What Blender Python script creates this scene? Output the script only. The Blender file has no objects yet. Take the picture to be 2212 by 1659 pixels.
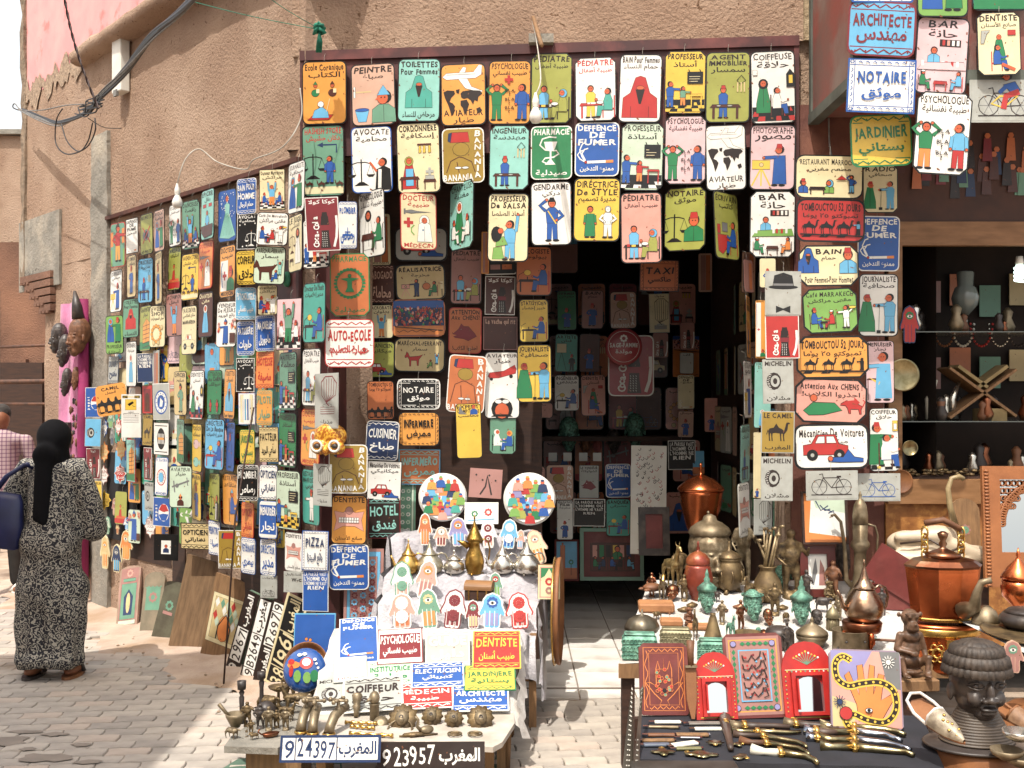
import bpy,bmesh,math,random
import numpy as np
from mathutils import Vector,Matrix,Euler
from mathutils.geometry import tessellate_polygon
R = math.radians
from math import cos,sin
MT_ = Matrix.Translation; MR_ = Matrix.Rotation; U_ = random.uniform
random.seed(11)
SC = bpy.context.scene
COL = SC.collection
# ------------------------------------------------------------------ camera, sky, sun, exposure
F,CX,HY,CH = 2372.0,1106.0,863.0,1.75
cd = bpy.data.cameras.new('camera'); cam = bpy.data.objects.new('camera',cd); COL.objects.link(cam)
cam.location = (0,0,CH); cam.rotation_euler = (R(90),0,0)
cd.sensor_width = 36; cd.lens = F/2212*36; cd.shift_y = 33.5/2212; cd.clip_start = .05; cd.clip_end = 500
SC.camera = cam
L = Vector((.2,.5,-1.0)).normalized()
sd = bpy.data.lights.new('sun','SUN'); sun = bpy.data.objects.new('sun',sd); COL.objects.link(sun)
sd.energy = 3.1; sd.angle = R(.5); sd.color = (1.0,.955,.88)
sun.rotation_euler = L.to_track_quat('-Z','Y').to_euler(); sun.location = (-4,-4,9)
W_ = bpy.data.worlds.new('World'); SC.world = W_; W_.use_nodes = True
nt = W_.node_tree; bg = nt.nodes['Background']
sk = nt.nodes.new('ShaderNodeTexSky'); sk.sky_type = 'NISHITA'; sk.sun_disc = False
sk.sun_elevation = math.asin(-L.z); sk.sun_rotation = math.atan2(-L.x,-L.y)
sk.dust_density = 9.0; sk.air_density = 1.6; sk.ozone_density = .3
hz = nt.nodes.new('ShaderNodeMix'); hz.data_type = 'RGBA'; hz.inputs['Factor'].default_value = .5; hz.inputs['B'].default_value = (6.6,6.8,7.0,1)   # thin bright cloud veil
nt.links.new(sk.outputs[0],hz.inputs['A']); nt.links.new(hz.outputs['Result'],bg.inputs[0]); bg.inputs[1].default_value = .15
SC.view_settings.view_transform = 'Standard'; SC.view_settings.look = 'None'
SC.view_settings.exposure = .76; SC.view_settings.gamma = 1; SC.view_settings.use_curve_mapping = False
SC.cycles.max_bounces = 6; SC.cycles.diffuse_bounces = 4; SC.cycles.use_denoising = True
SC.cycles.glossy_bounces = 3; SC.cycles.transmission_bounces = 4; SC.cycles.caustics_reflective = False
SC.cycles.sample_clamp_indirect = 6
# ------------------------------------------------------------------ helpers
def P(u,v,d):                     # a point seen at picture position (u, v) and lying d metres away
 return Vector(((u-CX)/F*d,d,CH+(HY-v)/F*d))
def ray(u,v): return Vector(((u-CX)/F,1,(HY-v)/F))
CAM = Vector((0,0,CH))
def hit(u,v,p,n):
 r = ray(u,v); t = (Vector(p)-CAM).dot(n)/r.dot(n); return CAM+r*t
REG = {'D': (0,0,1),'F1': (622.2,69.1,.3124),'F2': (1123.3,69.1,.3124),'TR': (1693.6,0,.25),'L1': (216,345.6,.2604),
       'L2': (172.8,734.5,.2604),'M1': (604.9,414.8,.2604),'M2': (604.9,820.9,.2604),'IN': (1080.1,475.3,.2864),
       'R1': (1555.4,302.4,.2969),'R2': (1555.4,734.5,.2969),'B1': (216,1166.5,.2969),'B2': (691.3,1166.5,.2969),
       'T1': (1296.2,993.7,.2604),'T2': (1771.4,993.7,.2604),'K1': (1296.2,1339.4,.2344),'K2': (1771.4,1296.2,.2188),
       'C': (1123.3,864.1,.2604),'W': (0,734.5,.4689),'Z': (1417,1123.3,.20833),'TL': (0,0,.2891),'N': (604.9,1486.3,.2344),'X': (1901,475.3,.3126),'Q': (466.6,1425.8,.14063)}
def Rg(reg,x,y):
 a,b,s = REG[reg]; return a+x*s,b+y*s
def lin(h,k=1.0):
 h = h.lstrip('#'); o = []
 for i in (0,2,4):
  c = int(h[i:i+2],16)/255; o.append((c/12.92 if c <= .04045 else ((c+.055)/1.055)**2.4)*k)
 return tuple(o)+(1,)
MATS = {}
def mat(name,c1,c2=None,scale=8,rough=.8,metal=0,bump=0,bscale=60,detail=5,lo=.35,hi=.65,c3=None,s3=2.5,lo3=.5,hi3=.7,spec=.5,coat=0,rvar=0,stretch=None,attr=None,bdist=.01,coords='Object',sheen=0,spots=None):
 if name in MATS: return MATS[name]
 c1 = lin(c1); c2 = lin(c2) if c2 else None
 m = bpy.data.materials.new(name); m.use_nodes = True; n = m.node_tree.nodes; l = m.node_tree.links
 b = n['Principled BSDF']; b.inputs['Roughness'].default_value = rough; b.inputs['Metallic'].default_value = metal
 b.inputs['Specular IOR Level'].default_value = spec; b.inputs['Coat Weight'].default_value = coat
 if sheen: b.inputs['Sheen Weight'].default_value = sheen
 tc = n.new('ShaderNodeTexCoord'); src = tc.outputs[coords]
 if stretch:
  mp = n.new('ShaderNodeMapping'); mp.inputs['Scale'].default_value = stretch; l.new(src,mp.inputs[0]); src = mp.outputs[0]
 def noise(sc,det=detail,ro=.55):
  t = n.new('ShaderNodeTexNoise'); t.inputs['Scale'].default_value = sc; t.inputs['Detail'].default_value = det; t.inputs['Roughness'].default_value = ro
  l.new(src,t.inputs['Vector']); return t.outputs['Fac']
 def ramp(f,a,c,p=0,q=1):
  r = n.new('ShaderNodeValToRGB'); e = r.color_ramp.elements; e[0].position = p; e[0].color = a; e[1].position = q; e[1].color = c
  l.new(f,r.inputs[0]); return r.outputs[0]
 def mixc(f,a,c,blend='MIX'):
  x = n.new('ShaderNodeMix'); x.data_type = 'RGBA'; x.blend_type = blend
  for s,val in ((x.inputs['Factor'],f),(x.inputs['A'],a),(x.inputs['B'],c)):
   if hasattr(val,'is_output'): l.new(val,s)
   else: s.default_value = val
  return x.outputs['Result']
 nf = noise(scale)
 if attr:
  at = n.new('ShaderNodeAttribute'); at.attribute_name = attr
  col = mixc(1.0,at.outputs['Color'],ramp(nf,(.80,.79,.76,1),(1,1,1,1),lo,hi),'MULTIPLY')
 else:
  col = ramp(nf,c1,c2 or c1,lo,hi)
 if c3: col = mixc(ramp(noise(s3),(0,0,0,1),(1,1,1,1),lo3,hi3),col,c3)
 l.new(col,b.inputs['Base Color'])
 if spots:
  sc_n = noise(spots[0],3); col = mixc(ramp(sc_n,(0,0,0,1),(1,1,1,1),spots[1],spots[1]+.03),col,lin(spots[2])); l.new(col,b.inputs['Base Color'])
 if rvar:
  mr = n.new('ShaderNodeMapRange'); l.new(noise(scale*2.3),mr.inputs[0]); mr.inputs[3].default_value = max(.02,rough-rvar); mr.inputs[4].default_value = min(1,rough+rvar)
  l.new(mr.outputs[0],b.inputs['Roughness'])
 if bump:
  bp = n.new('ShaderNodeBump'); bp.inputs['Strength'].default_value = bump; bp.inputs['Distance'].default_value = bdist
  l.new(noise(bscale,8,.65),bp.inputs['Height']); l.new(bp.outputs[0],b.inputs['Normal'])
 MATS[name] = m; return m
class MB:
 """collects shapes; build() links them as ONE mesh object"""
 def __init__(s): s.v = []; s.f = []; s.m = []; s.c = []; s.sm = []
 def add(s,vs,fs,m=0,c=None,smooth=False):
  o = len(s.v); s.v.extend([tuple(x) for x in vs])
  for f in fs: s.f.append([i+o for i in f]); s.m.append(m); s.c.append(c); s.sm.append(smooth)
  return s
 def box(s,lo,hi,m=0,c=None,M=None,bev=0):
  x0,y0,z0 = lo; x1,y1,z1 = hi
  if bev:
   b = bev; vs = [];
   for (xx,sx) in ((x0,1),(x1,-1)):
    for (yy,sy) in ((y0,1),(y1,-1)):
     for (zz,sz) in ((z0,1),(z1,-1)):
      vs += [(xx,yy+sy*b,zz+sz*b),(xx+sx*b,yy,zz+sz*b),(xx+sx*b,yy+sy*b,zz)]
   bm = bmesh.new(); [bm.verts.new(v) for v in vs]; r = bmesh.ops.convex_hull(bm,input=bm.verts)
   bm.verts.index_update(); vs = [v.co.copy() for v in bm.verts]; fs = [[v.index for v in f.verts] for f in bm.faces]; bm.free()
  else:
   vs = [(x,y,z) for x in (x0,x1) for y in (y0,y1) for z in (z0,z1)]
   fs = [(0,1,3,2),(4,6,7,5),(0,4,5,1),(2,3,7,6),(0,2,6,4),(1,5,7,3)]
  if M is not None: vs = [M @ Vector(v) for v in vs]
  return s.add(vs,fs,m,c)
 def prism(s,pts,z0,z1,m=0,c=None,M=None,mf=None):
  n = len(pts); vs = [(x,y,z0) for x,y in pts]+[(x,y,z1) for x,y in pts]
  if M is not None: vs = [M @ Vector(v) for v in vs]
  s.add(vs,[list(range(n))[::-1]]+[[i,(i+1) % n,n+(i+1) % n,n+i] for i in range(n)],m,c)
  o = len(s.v)-n; s.f.append([o+i for i in range(n)]); s.m.append(m if mf is None else mf); s.c.append(c); s.sm.append(False); return s
 def lathe(s,prof,n=24,m=0,c=None,M=None,sx=1,sy=1,cap=True,smooth=True,rib=0,nr=8):
  vs = []; fs = []
  for (r,z) in prof:
   for k in range(n):
    a = 2*math.pi*k/n; q = r*(1+rib*cos(nr*a)); vs.append((q*cos(a)*sx,q*sin(a)*sy,z))
  for i in range(len(prof)-1):
   for k in range(n): fs.append((i*n+k,i*n+(k+1) % n,(i+1)*n+(k+1) % n,(i+1)*n+k))
  if cap: fs.append(tuple(range(n))[::-1]); fs.append(tuple((len(prof)-1)*n+k for k in range(n)))
  if M is not None: vs = [M @ Vector(v) for v in vs]
  return s.add(vs,fs,m,c,smooth)
 def tube(s,pts,r,n=8,m=0,c=None,cap=True,smooth=True,M=None):
  pts = [Vector(p) for p in pts]; rs = r if isinstance(r,(list,tuple)) else [r]*len(pts); vs = []; fs = []
  up = None
  for i,p in enumerate(pts):
   t = (pts[min(i+1,len(pts)-1)]-pts[max(i-1,0)])
   if t.length < 1e-9: t = Vector((0,0,1))
   t.normalize()
   if up is None: up = Vector((0,0,1)) if abs(t.z) < .9 else Vector((1,0,0))
   a = t.cross(up)
   if a.length < 1e-4: a = t.cross(Vector((1,.3,0)))
   a.normalize(); b = a.cross(t).normalized(); up = b
   for k in range(n):
    q = 2*math.pi*k/n; vs.append(p+(a*cos(q)+b*sin(q))*rs[i])
  for i in range(len(pts)-1):
   for k in range(n): fs.append((i*n+k,i*n+(k+1) % n,(i+1)*n+(k+1) % n,(i+1)*n+k))
  if cap: fs.append(tuple(range(n))[::-1]); fs.append(tuple((len(pts)-1)*n+k for k in range(n)))
  if M is not None: vs = [M @ Vector(v) for v in vs]
  return s.add(vs,fs,m,c,smooth)
 def ell(s,ctr,rad,n=12,k=8,m=0,c=None,M=None):
  cx,cy,cz = ctr; rx,ry,rz = (rad,)*3 if not isinstance(rad,(tuple,list)) else rad
  pr = [(sin(math.pi*i/k)+1e-4,-cos(math.pi*i/k)) for i in range(k+1)]
  T = MT_((cx,cy,cz)) @ Matrix.Diagonal((rx,ry,rz,1))
  return s.lathe(pr,n,m,c,(M @ T) if M is not None else T)
 def torus(s,R0,r,M=None,n=20,k=6,m=0,c=None):
  pts = [(R0*cos(2*math.pi*i/n),R0*sin(2*math.pi*i/n),0) for i in range(n+1)]
  return s.tube(pts,r,k,m,c,False,True,M)
 def mesh(s,name,mats):
  me = bpy.data.meshes.new(name); me.from_pydata(s.v,[],s.f)
  for q in (mats if isinstance(mats,(list,tuple)) else [mats]): me.materials.append(q)
  me.polygons.foreach_set('material_index',s.m); me.polygons.foreach_set('use_smooth',s.sm)
  if any(c is not None for c in s.c):
   a = me.color_attributes.new('paint','FLOAT_COLOR','CORNER'); buf = []
   for c,f in zip(s.c,s.f): buf.extend((c or (1,1,1,1))*len(f))
   a.data.foreach_set('color',buf)
  me.update(); return me
 def build(s,name,mats,parent=None,loc=None,M=None):
  return link(name,s.mesh(name,mats),parent,M if M is not None else (MT_(loc) if loc is not None else None))
def link(name,data,parent=None,M=None):
 o = bpy.data.objects.new(name,data); COL.objects.link(o)
 if parent is not None: o.parent = parent
 if M is not None: o.matrix_local = M
 return o
def tag(o,label=None,cat=None,group=None,kind=None):
 if label: o['label'] = label
 if cat: o['category'] = cat
 if group: o['group'] = group
 if kind: o['kind'] = kind
 return o
def thing(name,label,cat,M=None,group=None):
 o = link(name,None,None,M if isinstance(M,Matrix) else MT_(M or (0,0,0))); o.empty_display_size = .05
 return tag(o,label,cat,group)
def copytree(o,parent=None):
 c = o.copy(); COL.objects.link(c); c.parent = parent
 for ch in o.children:
  k = copytree(ch,c); k.matrix_parent_inverse = ch.matrix_parent_inverse
 return c
def TR_(p,rz=0,rx=0,ry=0,s=1):
 return MT_(p) @ MR_(rz,4,'Z') @ MR_(rx,4,'X') @ MR_(ry,4,'Y') @ Matrix.Diagonal((s,s,s,1))
def blob(parts,voxel=.02,smooth=4,name='blob'):
 """one continuous skin over ellipsoids ('e',c,r[,euler]) and tapered limbs ('c',p0,r0,p1,r1)"""
 b = MB()
 for q in parts:
  if q[0] == 'e':
   M = MT_(q[1]) @ (Euler(q[3]).to_matrix().to_4x4() if len(q) > 3 else Matrix.Identity(4))
   b.ell((0,0,0),q[2],16,10,M=M)
  else:
   p0,p1 = Vector(q[1]),Vector(q[3]); n = 6
   b.tube([p0.lerp(p1,i/n) for i in range(n+1)],[q[2]+(q[4]-q[2])*i/n for i in range(n+1)],12)
   b.ell(p0,q[2],12,8); b.ell(p1,q[4],12,8)
 me = b.mesh(name+'_src',[]); ob = bpy.data.objects.new(name+'_src',me); COL.objects.link(ob)
 rm = ob.modifiers.new('r','REMESH'); rm.mode = 'VOXEL'; rm.voxel_size = voxel; rm.use_smooth_shade = True
 sm = ob.modifiers.new('s','SMOOTH'); sm.factor = .5; sm.iterations = smooth
 dg = bpy.context.evaluated_depsgraph_get(); out = bpy.data.meshes.new_from_object(ob.evaluated_get(dg),depsgraph=dg)
 bpy.data.objects.remove(ob); bpy.data.meshes.remove(me); out.name = name
 out.polygons.foreach_set('use_smooth',[True]*len(out.polygons))
 return out
def bobj(name,parts,m,parent=None,voxel=.02,smooth=4,M=None):
 me = blob(parts,voxel,smooth,name); me.materials.clear(); me.materials.append(m); return link(name,me,parent,M)
# ------------------------------------------------------------------ lettering
AF = {}
for ch,base,n in [('ء',0xFE80,1),('آ',0xFE81,2),('أ',0xFE83,2),('ؤ',0xFE85,2),('إ',0xFE87,2),('ئ',0xFE89,4),('ا',0xFE8D,2),('ب',0xFE8F,4),('ة',0xFE93,2),
 ('ت',0xFE95,4),('ث',0xFE99,4),('ج',0xFE9D,4),('ح',0xFEA1,4),('خ',0xFEA5,4),('د',0xFEA9,2),('ذ',0xFEAB,2),('ر',0xFEAD,2),('ز',0xFEAF,2),('س',0xFEB1,4),
 ('ش',0xFEB5,4),('ص',0xFEB9,4),('ض',0xFEBD,4),('ط',0xFEC1,4),('ظ',0xFEC5,4),('ع',0xFEC9,4),('غ',0xFECD,4),('ف',0xFED1,4),('ق',0xFED5,4),('ك',0xFED9,4),
 ('ل',0xFEDD,4),('م',0xFEE1,4),('ن',0xFEE5,4),('ه',0xFEE9,4),('و',0xFEED,2),('ى',0xFEEF,2),('ي',0xFEF1,4)]: AF[ch] = (base,n)
LA = {'آ': 0xFEF5,'أ': 0xFEF7,'إ': 0xFEF9,'ا': 0xFEFB}
def shape(t):
 o = []; prev = False; i = 0
 while i < len(t):
  c = t[i]
  if c not in AF: o.append(c); prev = False; i += 1; continue
  if c == 'ل' and i+1 < len(t) and t[i+1] in LA: o.append(chr(LA[t[i+1]]+(1 if prev else 0))); prev = False; i += 2; continue
  base,n = AF[c]; nx = i+1 < len(t) and t[i+1] in AF and t[i+1] != 'ء'
  if n == 4 and nx: o.append(chr(base+(3 if prev else 2)))
  elif prev and n > 1: o.append(chr(base+1))
  else: o.append(chr(base))
  prev = n == 4; i += 1
 return ''.join(o[::-1])
_tc = {}
def glyph(t,bold):
 k = (t,bold)
 if k in _tc: return _tc[k]
 cu = bpy.data.curves.new('lettering_source','FONT'); cu.body = t; cu.resolution_u = 2; cu.offset = bold; cu.size = 1
 ob = bpy.data.objects.new('lettering_source',cu); COL.objects.link(ob)
 dg = bpy.context.evaluated_depsgraph_get(); dg.update(); ev = ob.evaluated_get(dg); me = ev.to_mesh()
 vs = [(v.co.x,v.co.y) for v in me.vertices]; fs = [list(p.vertices) for p in me.polygons]; ev.to_mesh_clear()
 bpy.data.objects.remove(ob); bpy.data.curves.remove(cu)
 if vs: x0 = min(v[0] for v in vs); x1 = max(v[0] for v in vs); vs = [(a-x0,b) for a,b in vs]; r = (vs,fs,x1-x0)
 else: r = ([],[],.2)
 _tc[k] = r; return r
# ------------------------------------------------------------------ paint canvas: x 0..1, y 0..a downwards
PAL = dict(w=('f4f2ea','white'),i=('efe0ad','cream'),y=('efc51c','yellow'),o=('ee9f28','orange-yellow'),a=('d8aa90','beige'),p=('eac3c6','pale pink'),P=('e6a08e','salmon'),
  m=('8fd3c6','pale turquoise'),t=('3fae9c','teal'),g=('15834a','green'),G=('69a083','sage green'),l=('a6a93e','olive green'),e=('cbdfc4','pale green'),b=('1c5bb0','blue'),n=('223a66','navy'),
  s=('62b8e4','sky blue'),r=('c4241c','red'),d=('861c26','maroon'),k=('121212','black'),K=('57281a','brown'),B=('cf7030','brick orange'),z=('b4b6ae','silver grey'),v=('b07a70','dusty pink'),
  O=('a8871a','mustard'),S=('dcc284','sand'),f=('d95e26','skin'),u=('7d7d7d','grey'),h=('2a1a14','dark'),E=('7cb04a','light green'),V=('9a93c8','lilac'),A=('f08a2a','orange'))
def dull(c): g = (c[0]*.3+c[1]*.6+c[2]*.1); return tuple(x*.88+g*.12+.004 for x in c[:3])+(1,)
PL = {k: dull(lin(v[0],.8)) for k,v in PAL.items()}
class Cv:
 def __init__(s,W,a,bend=0): s.W = W; s.a = a; s.pic = MB(); s.let = MB(); s.z = .0013; s.bend = bend; s.t = s.pic
 def xy(s,x,y,z): X = (x-.5)*s.W; return (X,-(s.z+z)-s.bend*(x-.5)**2,(s.a/2-y)*s.W)
 def poly(s,pts,col,o=None,ow=.007):
  if o is None: o = len(pts) < 30 and s.W > .2
  s.z += .00012; b = [s.xy(x,y,0) for x,y in pts]
  if len(pts) > 4:
   fs = tessellate_polygon([[Vector((x,y,0)) for x,y in pts]])
  else: fs = [tuple(range(len(pts)))]
  s.t.add(b,fs,0,PL[col])
  if o: s.line(list(pts)+[pts[0]],ow,'h')
 def rect(s,x0,y0,x1,y1,col,o=False): s.poly([(x0,y0),(x1,y0),(x1,y1),(x0,y1)],col,o)
 def circ(s,x,y,r,col,ry=None,n=12,o=None): ry = ry or r; s.poly([(x+r*cos(6.2832*k/n),y+ry*sin(6.2832*k/n)) for k in range(n)],col,o)
 def line(s,pts,w,col):
  s.z += .00006; w = max(w,.012 if s.W < .2 else .009)/2; P_ = [Vector(p) for p in pts]; vs = []; n = len(P_)
  for i in range(n):
   d = P_[min(i+1,n-1)]-P_[max(i-1,0)]
   if i in (0,n-1) and n > 3 and (P_[0]-P_[-1]).length < 1e-6: d = P_[1]-P_[-2]
   d = d.normalized() if d.length > 1e-9 else Vector((1,0)); q = Vector((-d.y,d.x))*w
   vs += [s.xy(*(P_[i]+q),0),s.xy(*(P_[i]-q),0)]
  s.t.add(vs,[(2*i,2*i+1,2*i+3,2*i+2) for i in range(n-1)],0,PL[col])
 def text(s,t,x0,x1,y0,y1,col,bold=.022,jit=1):
  """latin brush capitals between x0..x1, cap top y0, base y1"""
  s.z += .0002; s.t = s.let; items = []; x = 0; bold = {.03: (.03,.022,.038),.022: (.022,.03,.012)}.get(bold,(bold,)*3)[int(abs(x0*7+y0*31+len(t)+ord(t[0])+s.W*1e4)) % 3]; sk = U_(-.1,.12)*jit
  for c in t:
   if c == ' ': x += .38; continue
   vs,fs,w = glyph(c,bold); items.append((vs,fs,x)); x += w+.10
  x -= .10; H = y1-y0; sc = min((x1-x0)/max(x,.01),H/.70*1.5); sy = H/.70; off = (x1-x0-sc*x)/2
  for vs,fs,xx in items:
   dy = U_(-.05,.05)*jit; rt = sk+U_(-.09,.09)*jit; k = U_(.9,1.12)
   s.t.add([s.xy(x0+off+(xx+vx+rt*vy)*sc,y1-(vy*k+dy)*sy,0) for vx,vy in vs],fs,0,PL[col])
  s.t = s.pic
 def atext(s,t,x0,x1,y0,y1,col,bold=.018):
  vs,fs,w = glyph(shape(t),bold)
  if not vs: return
  s.z += .0002; lo = min(v[1] for v in vs); hi = max(v[1] for v in vs); sc = min((x1-x0)/w,(y1-y0)/(hi-lo)*1.7); sy = (y1-y0)/(hi-lo); off = (x1-x0-sc*w)/2
  s.let.add([s.xy(x0+off+vx*sc,y1-(vy-lo)*sy,0) for vx,vy in vs],fs,0,PL[col])
# ------------------------------------------------------------------ painted motifs (feet at x, y; height h)
def head(c,x,y,r,skin='f',hair='k',hat=None,d=0,scarf=None):
 if scarf: c.circ(x-d*r*.25,y+r*.1,r*1.5,scarf,r*1.6);
 elif hair: c.circ(x-d*r*.25,y-r*.22,r*1.12,hair)
 c.circ(x+d*r*.15,y,r*.95,skin,r*1.05)
 if d: c.poly([(x+d*r,y-r*.2),(x+d*r*1.45,y+r*.25),(x+d*r*.8,y+r*.3)],skin,False)
 if hat == 'fez': c.poly([(x-r*.9,y-r*.55),(x-r*.65,y-r*1.8),(x+r*.65,y-r*1.8),(x+r*.9,y-r*.55)],'r')
 elif hat == 'cap': c.poly([(x-r,y-r*.5),(x-r*.5,y-r*1.7),(x+r*.5,y-r*1.7),(x+r,y-r*.5)],'k')
 elif hat == 'turban': c.circ(x,y-r*.9,r*1.2,'w',r*.6)
 elif hat: c.poly([(x-r*1.1,y-r*.5),(x,y-r*2.2),(x+r*1.1,y-r*.5)],hat)
 c.rect(x+d*r*.1-r*.4,y-r*.2,x+d*r*.1-r*.15,y,'k'); c.rect(x+d*r*.1+r*.2,y-r*.2,x+d*r*.1+r*.45,y,'k')
def man(c,x,y,h,top='b',bot='b',hat=None,d=0,arm='',hair='k',skin='f',coat=False):
 w = h*.15
 if coat: c.poly([(x-w*.9,y-h*.76),(x+w*.9,y-h*.76),(x+w*1.15,y-h*.05),(x-w*1.15,y-h*.05)],top)
 else:
  c.poly([(x-w*.8,y-h*.46),(x-w*.85,y-h*.04),(x-w*.15,y-h*.04),(x,y-h*.36),(x+w*.15,y-h*.04),(x+w*.85,y-h*.04),(x+w*.8,y-h*.46)],bot)
  c.poly([(x-w*.5,y-h*.8),(x+w*.5,y-h*.8),(x+w,y-h*.72),(x+w*.85,y-h*.43),(x-w*.85,y-h*.43),(x-w,y-h*.72)],top)
 for q in (-1,1): c.circ(x+q*w*.6+d*w*.2,y-h*.02,w*.5,'k',h*.025)
 sh = y-h*.72
 def A(pts): c.line(pts,h*.085,'h'); c.line(pts,h*.07,top); c.circ(pts[-1][0],pts[-1][1],h*.035,skin)
 for q in (-1,1):
  k = arm[(q+1)//2] if len(arm) == 2 else 'd'
  if k == 'u': A([(x+q*w,sh),(x+q*w*1.9,y-h*.85),(x+q*w*.8,y-h*.98)])
  elif k == 'U': A([(x+q*w,sh),(x+q*w*1.3,y-h*1.15)])
  elif k == 'f': A([(x+q*w*.6,sh),(x+(d or q)*w*2.6,y-h*.7)])
  elif k == 'h': A([(x+q*w,sh),(x+q*w*1.7,y-h*.6),(x+q*w*.7,y-h*.5)])
  elif k == 'n': pass
  else: A([(x+q*w,sh),(x+q*w*1.15,y-h*.45)])
 head(c,x+d*w*.1,y-h*.89,h*.085,skin,hair,hat,d)
def robe(c,x,y,h,col='b',hood='s',d=0):
 w = h*.2; c.poly([(x-w*.5,y-h*.78),(x+w*.5,y-h*.78),(x+w,y-h*.3),(x+w*1.05,y-h*.03),(x-w*1.05,y-h*.03),(x-w,y-h*.3)],col)
 c.line([(x,y-h*.7),(x,y-h*.1)],.006,'h'); head(c,x,y-h*.87,h*.09,'f',None,None,d,hood)
def burqa(c,x,y,h,col='b'):
 w = h*.42; c.poly([(x-w*.28,y-h*.98),(x,y-h*1.02),(x+w*.28,y-h*.98),(x+w*.55,y-h*.62),(x+w*.95,y-h*.5),(x+w,y-h*.03),(x-w,y-h*.03),(x-w*.95,y-h*.5),(x-w*.55,y-h*.62)],col)
 c.circ(x,y-h*.74,w*.22,'f',h*.05); c.poly([(x-w*.25,y-h*.7),(x+w*.25,y-h*.7),(x+w*.05,y-h*.36),(x-w*.05,y-h*.36)],'h'); c.line([(x-w*.5,y-h*.3),(x-w*.5,y-h*.04)],.006,'h'); c.line([(x+w*.5,y-h*.3),(x+w*.5,y-h*.04)],.006,'h')
def sit(c,x,y,h,top='g',bot=None,d=-1,ch='K',scarf=None,hat=None,hair='k',baby=False):
 bot = bot or top; w = h*.16; bx = x-d*w*1.3
 c.line([(bx,y-h*.75),(bx,y)],h*.04,ch); c.line([(bx,y-h*.3),(x+d*w*1.2,y-h*.3)],h*.05,ch); c.line([(x+d*w*1.1,y-h*.3),(x+d*w*1.1,y)],h*.035,ch)
 c.poly([(x-w*.9,y-h*.36),(x+d*w*2.2,y-h*.42),(x+d*w*2.5,y-h*.06),(x+d*w*1.6,y-h*.06),(x+d*w*1.3,y-h*.26),(x-w*.9,y-h*.24)] if d > 0 else [(x+w*.9,y-h*.36),(x+d*w*2.2,y-h*.42),(x+d*w*2.5,y-h*.06),(x+d*w*1.6,y-h*.06),(x+d*w*1.3,y-h*.26),(x+w*.9,y-h*.24)],bot)
 c.poly([(x-w*.5,y-h*.78),(x+w*.5,y-h*.78),(x+w*.9,y-h*.6),(x+w*.9,y-h*.26),(x-w*.9,y-h*.26),(x-w*.9,y-h*.6)],top)
 c.line([(x,y-h*.66),(x+d*w*1.3,y-h*.5),(x+d*w*2.3,y-h*.56)],h*.07,top); c.circ(x+d*w*2.4,y-h*.56,h*.035,'f')
 c.circ(x+d*w*2.2,y-h*.03,w*.5,'k',h*.03)
 if baby: c.circ(x+d*w*1.7,y-h*.52,h*.12,'w',h*.06); c.circ(x+d*w*2.5,y-h*.62,h*.05,'f')
 head(c,x+d*w*.1,y-h*.88,h*.09,'f',hair,hat,d,scarf)
def table(c,x0,x1,y0,y1,col='K',t=.05):
 k = (x1-x0)*.08; c.poly([(x0+k,y0-t),(x1-k,y0-t),(x1,y0+t*.3),(x0,y0+t*.3)],col)
 for xx in (x0+k,x1-k*2): c.rect(xx,y0+t*.3,xx+k,y1,col)
def scales(c,x,y,h,col='k'):
 c.line([(x,y),(x,y-h)],h*.05,col); c.poly([(x-h*.28,y),(x-h*.08,y-h*.13),(x+h*.08,y-h*.13),(x+h*.28,y)],col)
 c.line([(x-h*.36,y-h*.82),(x-h*.15,y-h*.88),(x+h*.15,y-h*.88),(x+h*.36,y-h*.82)],h*.035,col)
 for q in (-1,1):
  X = x+q*h*.36; c.line([(X,y-h*.82),(X-h*.14,y-h*.42)],.006,col); c.line([(X,y-h*.82),(X+h*.14,y-h*.42)],.006,col)
  c.poly([(X-h*.17,y-h*.42),(X+h*.17,y-h*.42),(X+h*.08,y-h*.32),(X-h*.08,y-h*.32)],col,False)
def camel(c,x,y,h,col='k',d=1):
 q = lambda *p: [(x+d*a*h,y-b*h) for a,b in p]
 c.poly(q((-.5,.5),(-.42,.68),(-.2,.72),(-.05,.95),(.1,.72),(.25,.66),(.38,.55),(.45,.8),(.5,1.0),(.62,1.02),(.72,.94),(.6,.92),(.56,.6),(.42,.4),(.2,.4),(-.1,.44),(-.35,.4)),col,False)
 for a in (-.44,-.3,.18,.34): c.poly(q((a-.05,.5),(a+.06,.5),(a+.04,.25),(a+.07,0),(a,0),(a-.02,.25)),col,False)
 c.line(q((-.5,.6),(-.58,.35)),h*.04,col)
def car(c,x,y,w,col='r'):
 c.poly([(x,y),(x,y-w*.22),(x+w*.18,y-w*.25),(x+w*.3,y-w*.45),(x+w*.72,y-w*.45),(x+w*.8,y-w*.24),(x+w,y-w*.2),(x+w,y)],col)
 c.poly([(x+w*.27,y-w*.26),(x+w*.34,y-w*.41),(x+w*.48,y-w*.41),(x+w*.48,y-w*.26)],'w'); c.poly([(x+w*.52,y-w*.26),(x+w*.52,y-w*.41),(x+w*.68,y-w*.41),(x+w*.74,y-w*.26)],'w')
 for q in (.2,.8): c.circ(x+w*q,y,w*.12,'k'); c.circ(x+w*q,y,w*.05,'z')
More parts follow.
